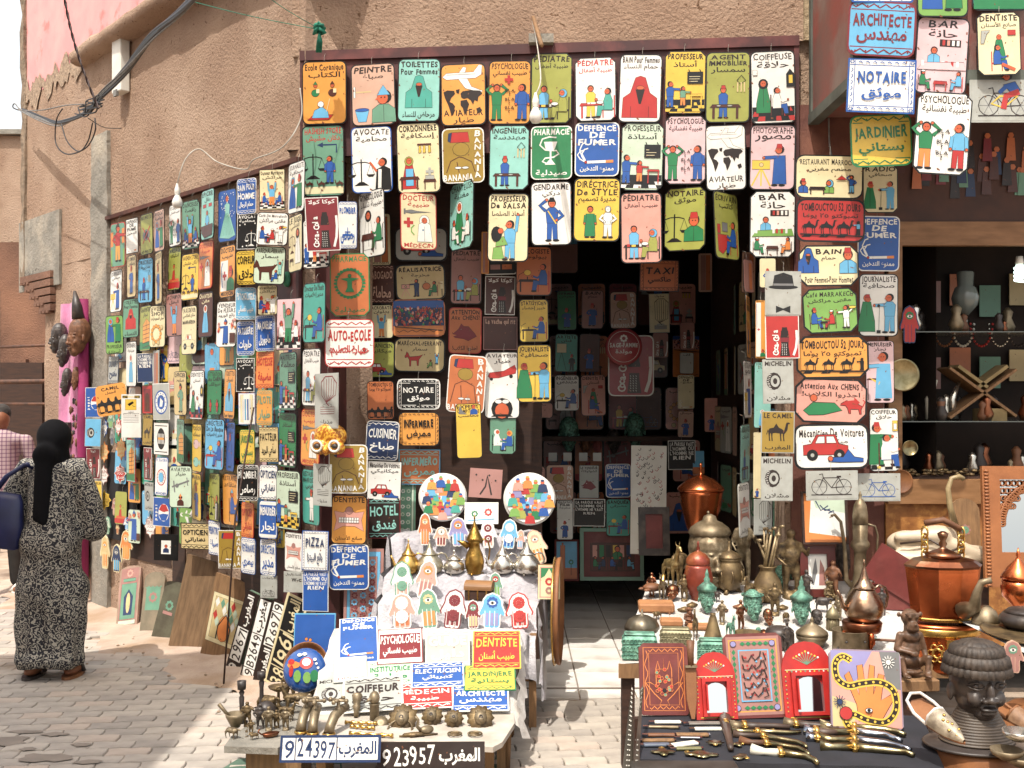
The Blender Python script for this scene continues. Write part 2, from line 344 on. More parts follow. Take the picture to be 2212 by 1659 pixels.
def plane_(c,x,y,w,col='w'):
 c.poly([(x,y+w*.05),(x+w*.1,y-w*.04),(x+w*.75,y-w*.05),(x+w*.88,y-w*.22),(x+w*.96,y-w*.2),(x+w*.94,y+w*.02),(x+w*.8,y+w*.1),(x+w*.1,y+w*.12)],col)
 c.poly([(x+w*.38,y+w*.1),(x+w*.6,y+w*.1),(x+w*.7,y+w*.3),(x+w*.98,y+w*.42),(x+w*.9,y+w*.45),(x+w*.55,y+w*.34)],col); c.poly([(x+w*.4,y-w*.04),(x+w*.5,y-w*.18),(x+w*.58,y-w*.16),(x+w*.55,y-w*.04)],col)
 c.line([(x+w*.1,y),(x+w*.8,y-w*.0)],.006,'u')
def world(c,x,y,w,col='k'):
 q = lambda *p: c.poly([(x+a*w,y+b*w) for a,b in p],col,False)
 q((0,.05),(.1,0),(.28,.02),(.3,.1),(.2,.2),(.16,.3),(.24,.34),(.3,.42),(.26,.55),(.2,.68),(.16,.5),(.12,.38),(.04,.2))
 q((.32,0),(.42,-.02),(.4,.1),(.34,.08)); q((.44,.1),(.5,.04),(.68,.02),(.95,.04),(1,.12),(.9,.2),(.88,.32),(.8,.28),(.76,.4),(.7,.28),(.62,.22),(.52,.24),(.46,.2))
 q((.44,.28),(.6,.26),(.66,.38),(.6,.55),(.54,.66),(.5,.48),(.44,.4)); q((.84,.5),(.94,.46),(.97,.56),(.88,.62))
def checker(c,y0,y1,A='w',B='k',n=6,m=4):
 c.rect(.03,y0,.97,y1,B)
 for j in range(m):
  a,b = y0+(y1-y0)*j/m,y0+(y1-y0)*(j+1)/m; sh = lambda x,y: .5+(x-.5)*(.75+.35*(y-y0)/(y1-y0))
  for i in range(n):
   if (i+j) % 2: c.poly([(max(.03,min(.97,sh((i+e)/n,yy))),yy) for e,yy in ((0,a),(1,a),(1,b),(0,b))],A,False)
def board(c,x,y,w,h,col='k'):
 c.rect(x,y,x+w,y+h,col)
 for k in range(4): c.line([(x+w*.12,y+h*(.2+.2*k)),(x+w*U_(.6,.9),y+h*(.2+.2*k))],.012,'i')
 for q in (.15,.85): c.line([(x+w*q,y),(x+w*q-.03,y-.06)],.02,'h')
def wavy(c,x0,x1,y,col,amp=.02,n=6,w=.015):
 c.line([(x0+(x1-x0)*k/(n*4),y+amp*sin(k*math.pi/2)) for k in range(n*4+1)],w,col)
def dots(c,pts,r,col):
 for x,y in pts: c.circ(x,y,r,col,None,6,False)
def cross(c,x,y,r,col='r'): c.rect(x-r,y-r*.32,x+r,y+r*.32,col); c.rect(x-r*.32,y-r,x+r*.32,y+r,col)
def cig(c,y,x0=.05):
 for k,(dx,s) in enumerate(((0,1),(.05,.7),(-.05,.6))):
  c.line([(x0+.2,y),(x0+.12+dx,y-.12*s),(x0+.06+dx,y-.28*s),(x0+.12+dx,y-.42*s),(x0+.2+dx,y-.45*s)],.028,'w')
 c.poly([(x0+.2,y-.03),(.85,y-.05),(.85,y+.01),(x0+.2,y+.03)],'w',False); c.poly([(.7,y-.045),(.87,y-.055),(.87,y+.01),(.7,y+.015)],'A',False); c.circ(x0+.2,y,.03,'r')
def bike(c,x,y,w,col='k'):
 r = w*.19
 for q in (.2,.8):
  c.line([(x+w*q+r*cos(k*.5236),y-r+r*sin(k*.5236)) for k in range(13)],w*.018,col)
  for k in range(6): c.line([(x+w*q,y-r),(x+w*q+r*cos(k*1.05),y-r+r*sin(k*1.05))],.004,'u')
 a,b,s,hd = (x+w*.2,y-r),(x+w*.8,y-r),(x+w*.68,y-w*.42),(x+w*.3,y-w*.42)
 for p,q in ((a,hd),(hd,(x+w*.5,y-r*.9)),((x+w*.5,y-r*.9),s),((x+w*.5,y-r*.9),b),(s,b),(hd,s)): c.line([p,q],w*.018,col)
 c.line([(s[0]-w*.05,s[1]-.02),(s[0]+w*.06,s[1]-.02)],w*.04,col); c.line([hd,(x+w*.28,y-w*.52),(x+w*.2,y-w*.5)],w*.02,col); c.line([(x,y),(x+w,y)],w*.02,col)
def dog(c,x,y,h,col='r',d=-1):
 q = lambda *p: [(x+d*a*h,y-b*h) for a,b in p]
 c.poly(q((-.6,.55),(-.3,.7),(.3,.7),(.5,.95),(.6,.9),(.9,.72),(.95,.6),(.6,.58),(.45,.4),(.35,.05),(.22,.05),(.22,.35),(-.3,.35),(-.4,.02),(-.52,.02),(-.5,.35)),col); c.line(q((-.6,.55),(-.75,.9),(-.6,1.0)),h*.08,col)
def teeth(c,x,y,w):
 c.poly([(x-w*.5,y-w*.3),(x-w*.2,y-w*.25),(x,y-w*.42),(x+w*.2,y-w*.25),(x+w*.5,y-w*.3),(x+w*.42,y),(x+w*.5,y+w*.36),(x+w*.2,y+w*.2),(x-w*.2,y+w*.2),(x-w*.5,y+w*.36),(x-w*.42,y)],'P')
 c.circ(x,y-w*.32,w*.13,'v')
 for j in (-1,0):
  for i in range(8): c.rect(x-w*.34+i*w*.085,y+j*w*.09-.0,x-w*.34+(i+.88)*w*.085,y+(j+.9)*w*.09,'w',True)
def bust(c,x,y,h,col='b',hat=None,d=0,scarf=None,skin='f'):
 w = h*.35; c.poly([(x-w,y),(x-w*.95,y-h*.38),(x-w*.4,y-h*.52),(x+w*.4,y-h*.52),(x+w*.95,y-h*.38),(x+w,y)],col); c.line([(x,y-h*.5),(x,y)],.006,'h'); head(c,x,y-h*.7,h*.17,skin,'k',hat,d,scarf)
def tripod(c,x,y,h,col='y'):
 for q in (-.3,0,.3): c.line([(x,y-h*.6),(x+q*h,y)],h*.05,col)
 c.rect(x-h*.3,y-h*.85,x+h*.28,y-h*.55,col,True); c.circ(x,y-h*.7,h*.07,'S')
def coke(c,k='w'):
 a = c.a; c.rect(.46,a*.36,.68,a*.95,'h'); c.poly([(.5,a*.28),(.64,a*.28),(.7,a*.5),(.66,a*.62),(.72,a*.95),(.42,a*.95),(.48,a*.62),(.44,a*.5)],'h'); c.rect(.44,a*.52,.70,a*.62,'d')
 for i in range(7):
  for j in range(3): c.line([(.48+.06*j,a*(.66+.04*i)),(.5+.06*j,a*(.68+.04*i))],.012,k)
 c.line([(.92,a*.35),(.93,a*.55),(.9,a*.75),(.82,a*.93)],.07,k)
 for j,ch in enumerate('Coca-Cola'):          # the script word climbs the left side
  vs,fs,w = glyph(ch,.03); y = a*(.93-.065*j); c.let.add([c.xy(.14+.24*(1-vy)-.02*sin(j),y-vx*.19,.0006) for vx,vy in vs],fs,0,PL[k])
def crest(c,x,y,r,col,ring='w'):
 c.circ(x,y,r,col,r*1.1,20,False); c.circ(x,y,r*.86,ring,r*.95,20,False); c.circ(x,y,r*.58,col,r*.66,16,False); c.poly([(x-r*.25,y+r*.4),(x-r*.1,y-r*.4),(x+r*.3,y-r*.1),(x+r*.15,y+r*.4)],ring,False)
 for k in range(12): c.circ(x+r*.72*cos(k*.52),y+r*.8*sin(k*.52),r*.07,col,None,5,False)
def petals(c,x,y,r,col,n=8):
 for k in range(n):
  a = 6.2832*k/n; c.circ(x+r*.6*cos(a),y+r*.6*sin(a),r*.26,col,None,6,False)
# ------------------------------------------------------------------ pictures on the signs: f(canvas, top, bottom, key colour)
def seq(n,fn):
 for i in range(n): fn(i)
PIC = {}
def pic(name,desc):
 def d(f): PIC[name] = (f,desc); return f
 return d
@pic('koran','a teacher on a rug and two pupils')
def _(c,a,b,k):
 h = b-a
 for x,q in ((.3,'g'),(.68,'K')): c.circ(x,a+h*.3,.09,q,.08); head(c,x,a+h*.12,.045,'f',None,'cap' if 0 else q); c.rect(x+.02,a+h*.2,x+.09,a+h*.3,'i')
 c.poly([(.12,b-.04),(.25,b-.15),(.7,b-.15),(.6,b-.04)],'r'); c.poly([(.22,b-.08),(.28,b-.25),(.45,b-.33),(.58,b-.22),(.6,b-.08)],'s'); c.circ(.42,b-.38,.07,'w'); c.line([(.55,b-.22),(.62,b-.5)],.012,'i')
@pic('painter','a painter in a blue cap beside a bucket')
def _(c,a,b,k):
 c.line([(.1,a+.2),(.45,a+.2)],.03,'S'); c.poly([(.05,a+.08),(.1,a+.08),(.1,a+.32),(.05,a+.32)],'w'); c.poly([(.08,b-.3),(.4,b-.3),(.33,b-.03),(.15,b-.03)],'s'); c.circ(.24,b-.3,.16,'b',.04); bust(c,.73,b,.78,'G','s',-1)
@pic('burqa','a veiled woman in a long cloak')
def _(c,a,b,k): burqa(c,.5,b-.02,min(b-a,1.0),k or 'b')
@pic('plane','a white aeroplane above a world map')
def _(c,a,b,k): plane_(c,.04,a+.18,.92,'w'); world(c,.06,a+.52,.86,'h')
@pic('psy','two people arguing with question marks')
def _(c,a,b,k):
 h = min(b-a,.85); man(c,.2,b-.03,h,'g','A' if k == 'e' else 'g',None,0,'uu'); man(c,.8,b-.03,h,'s' if k == 'e' else 'b','r' if k == 'e' else 'b',None,-1)
 for i in range(3): c.text('BLA',.4,.62,b-h*.9+i*.2,b-h*.9+.07+i*.2,'h',.012); c.text('?',.46,.54,b-h*.9+.09+i*.2,b-h*.9+.16+i*.2,'h',.012)
 if k == 'x': cross(c,.48,a+.02,.1)
@pic('pedi','a doctor behind a table and a mother with her baby')
def _(c,a,b,k):
 h = min(b-a,.82); man(c,.32,b-.04,h,'s','s',None,0,'nn',hair='k'); table(c,.06,.62,b-h*.42,b-.04,'h'); c.rect(.15,b-h*.5,.22,b-h*.42,'r'); c.rect(.26,b-h*.48,.36,b-h*.42,'y'); c.rect(.45,b-h*.5,.5,b-h*.42,'w'); sit(c,.78,b-.04,h*.88,'l',None,-1,'h',scarf='s',baby=True)
@pic('pedi2','a woman doctor at a red table with a patient')
def _(c,a,b,k):
 h = min(b-a,.8); man(c,.38,b-.02,h,'y','y',None,0,'nn'); table(c,.1,.66,b-h*.42,b-.02,'r'); c.rect(.3,b-h*.5,.5,b-h*.45,'w'); sit(c,.8,b-.02,h*.9,'t',None,-1,'r',baby=True)
@pic('class','pupils before a blackboard on a chequered floor')
def _(c,a,b,k):
 h = b-a; checker(c,b-h*.28,b,'y' if k == 'y' else 'w'); man(c,.14,b-h*.08,h*.62,'b','b',None,1,'nf'); board(c,.55,a+h*.08,.38,h*.28); man(c,.45,b-h*.12,h*.46,'G' if k == 'y' else 'r','A',None,1,'nf'); table(c,.62,.93,b-h*.36,b-h*.1,k if k in ('r','y','b') else 'r',.04)
@pic('desk','a man at a table with a bunch of keys')
def _(c,a,b,k):
 h = min(.72,b-a); man(c,.4,b-.04,h,'b','b','fez',0,'nn'); table(c,.1,.8,b-h*.42,b-.03,'K'); c.circ(.3,b-h*.45,.05,'z',.02); c.circ(.55,b-h*.45,.06,'z',.02); c.line([(.8,a),(.7,a+.12),(.78,a+.2),(.9,a+.12),(.8,a)],.016,'k')
 for x in (.72,.8,.87): c.line([(x,a+.16),(x,a+.38)],.03,'S')
@pic('hair','a hairdresser and a client over a chequered floor')
def _(c,a,b,k):
 h = b-a; checker(c,b-h*.28,b,'r','k',6,3); robe(c,.28,b-h*.14,h*.68,'g','k'); sit(c,.58,b-h*.1,h*.55,'w','b',1,'K'); c.poly([(.8,a+h*.35),(.8,a+h*.1),(.88,a),(.97,a+h*.1),(.97,a+h*.35)],'k'); c.rect(.85,a+h*.12,.94,a+h*.28,'y',True); c.rect(.05,a,.15,a+h*.1,'w',True)
@pic('hash','scales, a man and three camels')
def _(c,a,b,k):
 h = b-a; c.line([(.45,a+.03),(.82,a+.03),(.82,a+.22)],.035,'n'); c.poly([(.36,a+.03),(.5,a-.03),(.5,a+.09)],'n',False); scales(c,.26,b-h*.3,h*.5); c.rect(.03,b-h*.14,.97,b,'i'); man(c,.66,b-h*.2,h*.55,'b','b',None,-1)
 for x in (.17,.45,.88): camel(c,x,b-h*.12,.17,'K',-1)
@pic('lawyer','scales and a lawyer in a black gown')
def _(c,a,b,k): scales(c,.24,b-.12,min(b-a,.8)*.8); c.poly([(.58,b),(.62,b-.5),(.8,b-.58),(.95,b-.5),(.97,b)],'k'); c.poly([(.66,b-.5),(.74,b-.5),(.72,b),(.64,b)],'w',False); head(c,.76,b-.66,.085,'f','k',None,-1); c.line([(.62,b-.45),(.5,b-.62),(.45,b-.68)],.05,'f')
@pic('shoes','a woman cobbler at her bench')
def _(c,a,b,k):
 h = b-a; robe(c,.28,b-.02,h*.68,'r','l'); c.rect(.2,b-h*.45,.38,b-h*.1,'s',True); table(c,.05,.52,b-h*.24,b-.02,'K'); table(c,.6,.9,b-h*.18,b-.02,'K'); cross(c,.75,b-h*.38,.09,'z'); c.rect(.65,b-h*.3,.85,b-h*.22,'z',True); c.rect(.48,a+.05,.8,a+.09,'K')
 for x in (.52,.62,.74): c.poly([(x,a+.1),(x+.04,a+.1),(x+.05,a+.25),(x-.01,a+.26)],'y')
@pic('banania','a red fez above white brush lettering')
def _(c,a,b,k):
 c.poly([(.2,.34),(.23,.1),(.62,.1),(.66,.34)],'r'); c.poly([(.2,.34),(.14,.3),(.16,.12),(.24,.1)],'n'); c.circ(.45,.5,.2,'O',.16); c.line([(.1,c.a-.25),(.2,.78),(.4,.68),(.5,.7),(.7,.8),(.78,c.a-.25)],.02,'K'); c.line([(.35,.8),(.4,c.a-.25)],.02,'K'); c.circ(.38,c.a-.36,.08,'w',.03); c.circ(.55,c.a-.36,.08,'w',.03)
 for j,ch in enumerate('BANANIA'): c.text(ch,.77,.92,.08+j*(c.a-.16)/7,.08+(j+.75)*(c.a-.16)/7,'w',.03)
 c.text('BANANIA',.04,.74,c.a-.2,c.a-.06,'w',.03)
@pic('snake','a white snake and chalice')
def _(c,a,b,k):
 m = .45; c.poly([(.32,a+.12),(.64,a+.12),(.58,a+.3),(.5,a+.36),(.5,a+.55),(.6,a+.68),(.34,a+.68),(.46,a+.55),(.46,a+.36),(.36,a+.3)],'w',False)
 c.line([(.62,a+.02),(.45,a),(.28,a+.05),(.22,a+.2),(.35,a+.32),(.62,a+.34),(.68,a+.42),(.55,a+.5),(.35,a+.52),(.28,a+.6),(.4,a+.66)],.035,'w')
@pic('cig','a smoking cigarette')
def _(c,a,b,k): cig(c,b-.04)
@pic('photo','a photographer bent over a yellow tripod camera')
def _(c,a,b,k):
 h = min(.9,b-a); tripod(c,.26,b-.03,h*.75,'y'); man(c,.66,b-.03,h,'b','b','fez',-1,'fn',coat=True)
@pic('gyn','two women at a brown table')
def _(c,a,b,k): h = min(.9,b-a); robe(c,.38,b-.1,h,'w','k'); sit(c,.78,b-.1,h*.8,'g',None,-1,'k'); table(c,.1,.62,b-h*.42,b-.05,'K',.1)
@pic('doctor','a woman doctor, a syringe and a red cross')
def _(c,a,b,k):
 c.poly([(.1,a),(.14,a),(.14,a+.05),(.3,a+.02),(.45,a+.05),(.85,a+.07),(.45,a+.1),(.3,a+.12),(.14,a+.1),(.14,a+.14),(.1,a+.14)],'u'); cross(c,.22,a+.36,.13); c.line([(.38,a+.42),(.3,a+.5),(.3,a+.6),(.38,a+.68)],.035,'E')
 c.circ(.66,a+.3,.14,'w',.15,o=True); c.poly([(.46,b-.02),(.5,a+.4),(.66,a+.3),(.82,a+.4),(.88,b-.02)],'w'); c.circ(.66,a+.3,.075,'f',.08); c.line([(.66,a+.45),(.66,b-.03)],.01,'u'); c.circ(.62,a+.55,.02,'s')
@pic('doc2','a crescent, a red cross and a doctor in a fez')
def _(c,a,b,k): c.rect(.08,a,.55,b,'w'); c.line([(.22,a+.05),(.12,a+.2),(.12,a+.35),(.22,b-.1)],.04,'b'); cross(c,.34,(a+b)/2,.13); bust(c,.72,b,.7,'g','fez',-1)
@pic('singer','a singer in a white veil between two seated musicians')
def _(c,a,b,k): h = min(.95,b-a); robe(c,.42,b-.06,h,'g','w'); sit(c,.2,b-.05,h*.58,'w',None,1,'k',hat='fez'); sit(c,.78,b-.08,h*.62,'w',None,-1,'k',hat='fez')
@pic('dance','a couple dancing')
def _(c,a,b,k): h = b-a; c.poly([(.12,b),(.15,b-h*.28),(.35,b-h*.3),(.42,b)],'E'); man(c,.55,b+.02,h*.95,'s','s',None,-1,'nU'); c.poly([(.2,b-h*.3),(.22,b-h*.5),(.4,b-h*.55),(.5,b-h*.35)],'E'); c.circ(.22,b-h*.6,.13,'k',.19); c.circ(.32,b-h*.68,.07,'f')
@pic('gendarme','a saluting policeman in blue')
def _(c,a,b,k): h = b-a-.04; man(c,.52,b-.04,h,'b','b','cap',0,'uh'); c.line([(.42,b-h*.76),(.62,b-h*.45)],.03,'y')
@pic('style','a woman in green beside a white dummy')
def _(c,a,b,k): h = b-a-.03; man(c,.36,b-.02,h,'g','g',None,0,'',coat=True); man(c,.74,b-.02,h,'w','w',None,0,'hh',hair='w',skin='w')
@pic('notaire','black scales beside a man in a green robe')
def _(c,a,b,k): scales(c,.25,b-.16,min(.66,b-a-.1)); bust(c,.72,b-.16,.68,'g','fez')
@pic('writer','a writer at a red desk with a computer')
def _(c,a,b,k): h = b-a; c.poly([(.12,b-.12),(.1,b-h*.48),(.55,b-h*.48),(.6,b-.3),(.3,b-.05)],'r'); c.rect(.3,b-h*.75,.52,b-h*.55,'u',True); c.rect(.1,b-h*.7,.22,b-h*.5,'r',True); sit(c,.75,b-.04,h*.75,'b',None,-1,'r')
@pic('bar','a barman at his counter above two drinkers')
def _(c,a,b,k):
 h = b-a; c.rect(.45,a,.85,a+h*.13,'h',True)
 for i in range(4): c.rect(.5+i*.09,a+h*.01,.55+i*.09,a+h*.11,'rPww'[i])
 bust(c,.35,a+h*.46,h*.34,'s'); c.poly([(.15,a+h*.46),(.92,a+h*.42),(.97,a+h*.58),(.05,a+h*.6)],'E' if k != 'p' else 'p')
 for x,q in ((.12,'w'),(.5,'w'),(.57,'r'),(.68,'r'),(.78,'w')): c.rect(x,a+h*.42,x+.05,a+h*.52,q)
 sit(c,.16,b-.01,h*.38,'g',None,1,'K',hat='turban'); sit(c,.84,b-.01,h*.38,'A' if k != 'p' else 's',None,-1,'K' if k != 'p' else 'r'); table(c,.36,.64,b-h*.14,b,'K' if k != 'p' else 'r')
@pic('dent','a dentist standing over a patient')
def _(c,a,b,k): h = b-a; robe(c,.5,b-h*.25,h*.68,'g',None); sit(c,.45,b-.04,h*.62,'b','b',1,'r'); c.line([(.55,b-.2),(.85,b-.06)],.07,'f'); c.poly([(.1,a),(.3,a),(.22,a+.08),(.15,a+.3),(.08,a+.3)],'z'); c.rect(.7,a,.88,a+.12,'r',True)
@pic('rider','a cyclist on a yellow bicycle')
def _(c,a,b,k): bike(c,.12,b-.04,.8,'h'); c.line([(.32,b-.22),(.45,b-.33),(.72,b-.33),(.5,b-.16),(.32,b-.22)],.03,'y'); c.poly([(.5,b-.5),(.68,b-.55),(.76,b-.42),(.62,b-.38)],'b'); c.line([(.55,b-.48),(.44,b-.38)],.06,'b'); c.line([(.74,b-.4),(.54,b-.33),(.5,b-.14)],.09,'r'); head(c,.56,b-.62,.055,'f','k',None,-1)
@pic('bike','a bicycle drawn in line')
def _(c,a,b,k): bike(c,.1,b-.05,.78,k or 'n')
@pic('resto','two diners and a waiter carrying a tray')
def _(c,a,b,k): h = b-a; bust(c,.12,b-.02,h*.75,'b','fez',1); bust(c,.5,b-.02,h*.75,'E',None,-1,'s'); table(c,.2,.45,b-h*.28,b,'h',.03); man(c,.83,b-.02,h*.95,'b','s',None,-1,'uh'); c.poly([(.6,a+.06),(.68,a),(.76,a+.06)],'r')
@pic('cafe','two seated guests and a waiter in white')
def _(c,a,b,k): h = b-a; sit(c,.2,b-.02,h*.85,'b',None,1,'K',hat='fez'); sit(c,.52,b-.02,h*.75,'r',None,-1,'K',hat='turban'); table(c,.3,.44,b-h*.3,b,'h',.02); man(c,.78,b-.02,h*.92,k or 'w',k or 'w',None,-1,'fu'); c.circ(.9,a+h*.12,.07,'y',.025)
@pic('interview','a reporter holding out a microphone')
def _(c,a,b,k): h = b-a; robe(c,.2,b-.03,h*.92,'g',None); head(c,.22,b-h*.8,.07,'f',None,'fez',1); man(c,.78,b-.03,h*.9,k or 's',k or 's',None,-1,'fn'); c.line([(.52,b-h*.62),(.5,b-.02)],.01,'k'); c.circ(.5,b-h*.65,.035,'k'); c.rect(.45,b-.1,.55,b-.02,'k')
@pic('camels','a line of laden camels and their driver')
def _(c,a,b,k):
 h = min(b-a,.42)
 for i in range(3): camel(c,.2+.25*i,b-.06,h*.85,'k'); c.poly([(.14+.25*i,b-.06),(.26+.25*i,b-.06),(.2+.25*i,b-.01),(.08+.25*i,b-.01)],'k',False)
 man(c,.9,b-.05,h*.85,'s' if k == 's' else 'k','k',None,-1,'fn',skin='k'); c.line([(.06,b-.05),(.96,b-.03)],.02,'k')
@pic('camel1','one standing camel')
def _(c,a,b,k): camel(c,.48,b-.08,min(b-a-.1,.55),'h')
@pic('bain','a veiled woman and a bathing man')
def _(c,a,b,k): burqa(c,.16,.47,.42,'b'); bust(c,.82,.47,.42,'s','fez')
@pic('chiens','a red dog biting a lying man in green')
def _(c,a,b,k): c.poly([(.12,b-.1),(.25,b-.22),(.55,b-.22),(.66,b-.12),(.4,b-.05),(.2,b-.04)],'g'); c.circ(.26,b-.28,.05,'f'); dog(c,.82,b-.07,.2,'r'); c.poly([(.68,a),(.82,a-.02),(.82,a-.06),(.9,a+.01),(.82,a+.08),(.82,a+.04),(.68,a+.05)],'r',False)
@pic('barber','a barber working on a seated client')
def _(c,a,b,k): h = b-a; checker(c,b-.2,b,'k','w',4,2); man(c,.22,b-.1,h*.88,'g','g','fez',1,'nf',coat=True); sit(c,.55,b-.04,h*.7,'w','b',1,'K'); c.rect(.78,a,.96,a+.35,'y',True); c.rect(.82,a+.1,.93,a+.3,'w',True); c.circ(.3,b-.08,.07,'y',.05)
@pic('mecanic','a man in blue lying under a red car')
def _(c,a,b,k): w = .6; car(c,.12,b-.13,w,'r'); c.poly([(.45,b-.04),(.5,b-.1),(.65,b-.1),(.72,b-.2),(.8,b-.1),(.92,b-.08),(.92,b-.03),(.6,b-.03)],'b'); c.circ(.48,b-.08,.035,'f')
@pic('carp','a carpenter sawing')
def _(c,a,b,k): h = b-a; table(c,.03,.42,b-h*.45,b-.05,'K'); c.poly([(.1,b-h*.5),(.5,b-h*.4),(.45,b-h*.34)],'y'); man(c,.62,b-.03,h,'s','s',None,-1,'fn',coat=True)
@pic('hat','a black bowler hat and bow tie')
def _(c,a,b,k): c.poly([(.2,.42),(.25,.12),(.5,.04),(.75,.12),(.8,.42)],'k'); c.circ(.5,.44,.42,'k',.06); c.rect(.22,.34,.78,.4,'u'); y = c.a-.16; c.poly([(.3,y-.1),(.5,y-.02),(.7,y-.1),(.7,y+.1),(.5,y+.02),(.3,y+.1)],'k')
@pic('tyre','a drawn black tyre')
def _(c,a,b,k):
 y = (a+b)/2; c.circ(.36,y,.24,'h',.28); c.circ(.4,y,.15,'z',.19); c.circ(.4,y,.07,'h',.1)
 for i in range(9): c.line([(.13+.02*abs(i-4),y-.22+.055*i),(.2+.02*abs(i-4),y-.2+.055*i)],.014,'w')
@pic('teeth','a large grinning set of dentures')
def _(c,a,b,k): teeth(c,.5,(a+b)/2+.03,.84)
@pic('gramo','a gramophone with a fluted horn')
def _(c,a,b,k):
 q = k or 'h'
 for i in range(7): c.line([(.5,b-.42),(.3+.1*i,b-.62),(.28+.11*i,a+.05+.012*(i-3)**2)],.02,q)
 c.line([(.28,a+.15),(.45,a),(.75,a),(.95,a+.2)],.03,q); c.rect(.25,b-.3,.85,b-.12,'z',True)
 for j in range(4): c.line([(.25,b-.3+.06*j),(.85,b-.3+.06*j)],.014,q)
 c.circ(.55,b-.34,.2,'z',.05); c.line([(.5,b-.42),(.62,b-.33)],.03,q)
@pic('nophoto','a crossed-out camera')
def _(c,a,b,k): y = (a+b)/2; c.circ(.5,y,.3,'u',.2); c.circ(.5,y,.14,'k'); c.line([(.2,y-.3),(.8,y+.3)],.05,'r'); c.line([(.8,y-.3),(.2,y+.3)],.05,'r')
@pic('two','two figures talking')
def _(c,a,b,k): h = min(b-a-.05,.95); robe(c,.3,b-.06,h,'b','s'); man(c,.72,b-.06,h,k or 'g',k or 'g','fez',-1,'fn',coat=True)
@pic('dancer','a dancer with raised arms between seated men')
def _(c,a,b,k): h = b-a; checker(c,b-h*.26,b); sit(c,.2,b-h*.12,h*.45,k or 'b',None,1,'r',hat='fez'); sit(c,.8,b-h*.12,h*.45,k or 'b',None,-1,'r',hat='fez'); man(c,.5,b-h*.1,h*.75,'s' if not k else 'G','A' if not k else 'g',None,0,'UU')
@pic('shop','a grocer behind a counter with loaded shelves')
def _(c,a,b,k): h = b-a; c.rect(.15,a,.4,a+.1,'r',True); c.rect(.6,a,.85,a+.1,'r',True); man(c,.5,b-.1,h*.7,'s','s',None,0); c.poly([(.05,b-h*.35),(.95,b-h*.38),(.9,b-.05),(.3,b),(.08,b-.15)],'K')
@pic('gown','a lady in a pale gown under stars')
def _(c,a,b,k):
 c.poly([(.36,a+.35),(.5,a+.28),(.64,a+.35),(.62,a+.6),(.95,b-.1),(.6,b-.02),(.08,b-.08),(.4,a+.6)],'m'); head(c,.5,a+.18,.085); dots(c,[(U_(.08,.92),U_(.1,.8)) for _ in range(36)],.018,'w')
 for i in range(9): c.line([(.42+.02*i,a+.6),(.15+.09*i,b-.12)],.009,'g')
@pic('massage','a masseur kneeling over a client')
def _(c,a,b,k): c.rect(.03,b-.22,.97,b,'r'); c.line([(.15,b-.28),(.9,b-.28)],.1,'f'); c.poly([(.35,b-.3),(.4,b-.6),(.55,b-.65),(.6,b-.3)],'r'); head(c,.48,b-.75,.07)
@pic('donkey','a farrier shoeing a bucking donkey')
def _(c,a,b,k):
 h = min(b-a,.68); q = lambda *p: [(.4+x*h,b-.05-y*h) for x,y in p]
 c.poly(q((-.55,.75),(-.5,.95),(-.4,.85),(-.3,.62),(.3,.68),(.55,.78),(.3,.45),(.28,.05),(.2,.05),(.15,.38),(-.2,.38),(-.22,0),(-.3,0),(-.32,.42),(-.42,.6),(-.6,.55),(-.62,.66)),'r' if k == 'S' else 'K'); sit(c,.72,b-.02,h*.55,'E' if k == 'S' else 'b',None,-1,'h'); man(c,.84,b-h*.35,h*.6,'s' if k == 'S' else 'm','s' if k == 'S' else 'm',None,-1,'UU')
@pic('judge','a judge in a white robe and small scales')
def _(c,a,b,k): scales(c,.28,b-.45,.5,'K'); robe(c,.7,b-.12,min(.95,b-a),'w','k'); table(c,.1,.4,b-.25,b-.1,'K')
@pic('build','a wooden house frame on grass')
def _(c,a,b,k):
 c.rect(.03,b-.25,.97,b,'g'); c.poly([(.3,b-.2),(.3,a+.2),(.6,a),(.92,a+.15),(.92,b-.25)],'o')
 for i in range(6): c.line([(.3,a+.25+i*.14),(.92,a+.2+i*.14)],.02,'K')
 c.line([(.6,a),(.6,b-.25)],.02,'K')
@pic('jewel','golden necklaces and rings')
def _(c,a,b,k):
 for i in range(12): c.circ(.45+.28*cos(i*.52),(a+b)/2+.28*sin(i*.52),.07,'o')
 for x,y in ((.3,b-.1),(.6,b-.1),(.8,a+.2)): c.circ(x,y,.08,'S')
@pic('champ','a champion raising both arms')
def _(c,a,b,k): man(c,.5,b,b-a-.12,'s','A',None,0,'UU',hair='K')
@pic('taxi','a small taxi')
def _(c,a,b,k): car(c,.1,b-.2,.8,'i'); c.circ(.45,b-.48,.06,'f'); c.text('MARRAKECH',.1,.9,a+.02,a+.12,'h')
@pic('flowers','a flower seller carrying bouquets')
def _(c,a,b,k):
 man(c,.48,b-.03,b-a-.05,'b','b','b',-1,'fn',coat=True)
 for x,y in ((.14,a+.25),(.85,a+.15)):
  for i in range(9): c.circ(x+U_(-.1,.1),y+U_(-.14,.14),.05,'PArv'[i % 4],None,7,False)
 c.rect(.7,b-.4,.97,b-.08,'K')
@pic('faucet','a blue tap')
def _(c,a,b,k): y = (a+b)/2; c.line([(.25,y+.15),(.25,y),(.75,y),(.8,y+.12)],.1,'b'); c.line([(.5,y),(.5,y-.14)],.06,'b'); c.line([(.35,y-.16),(.65,y-.16)],.05,'b')
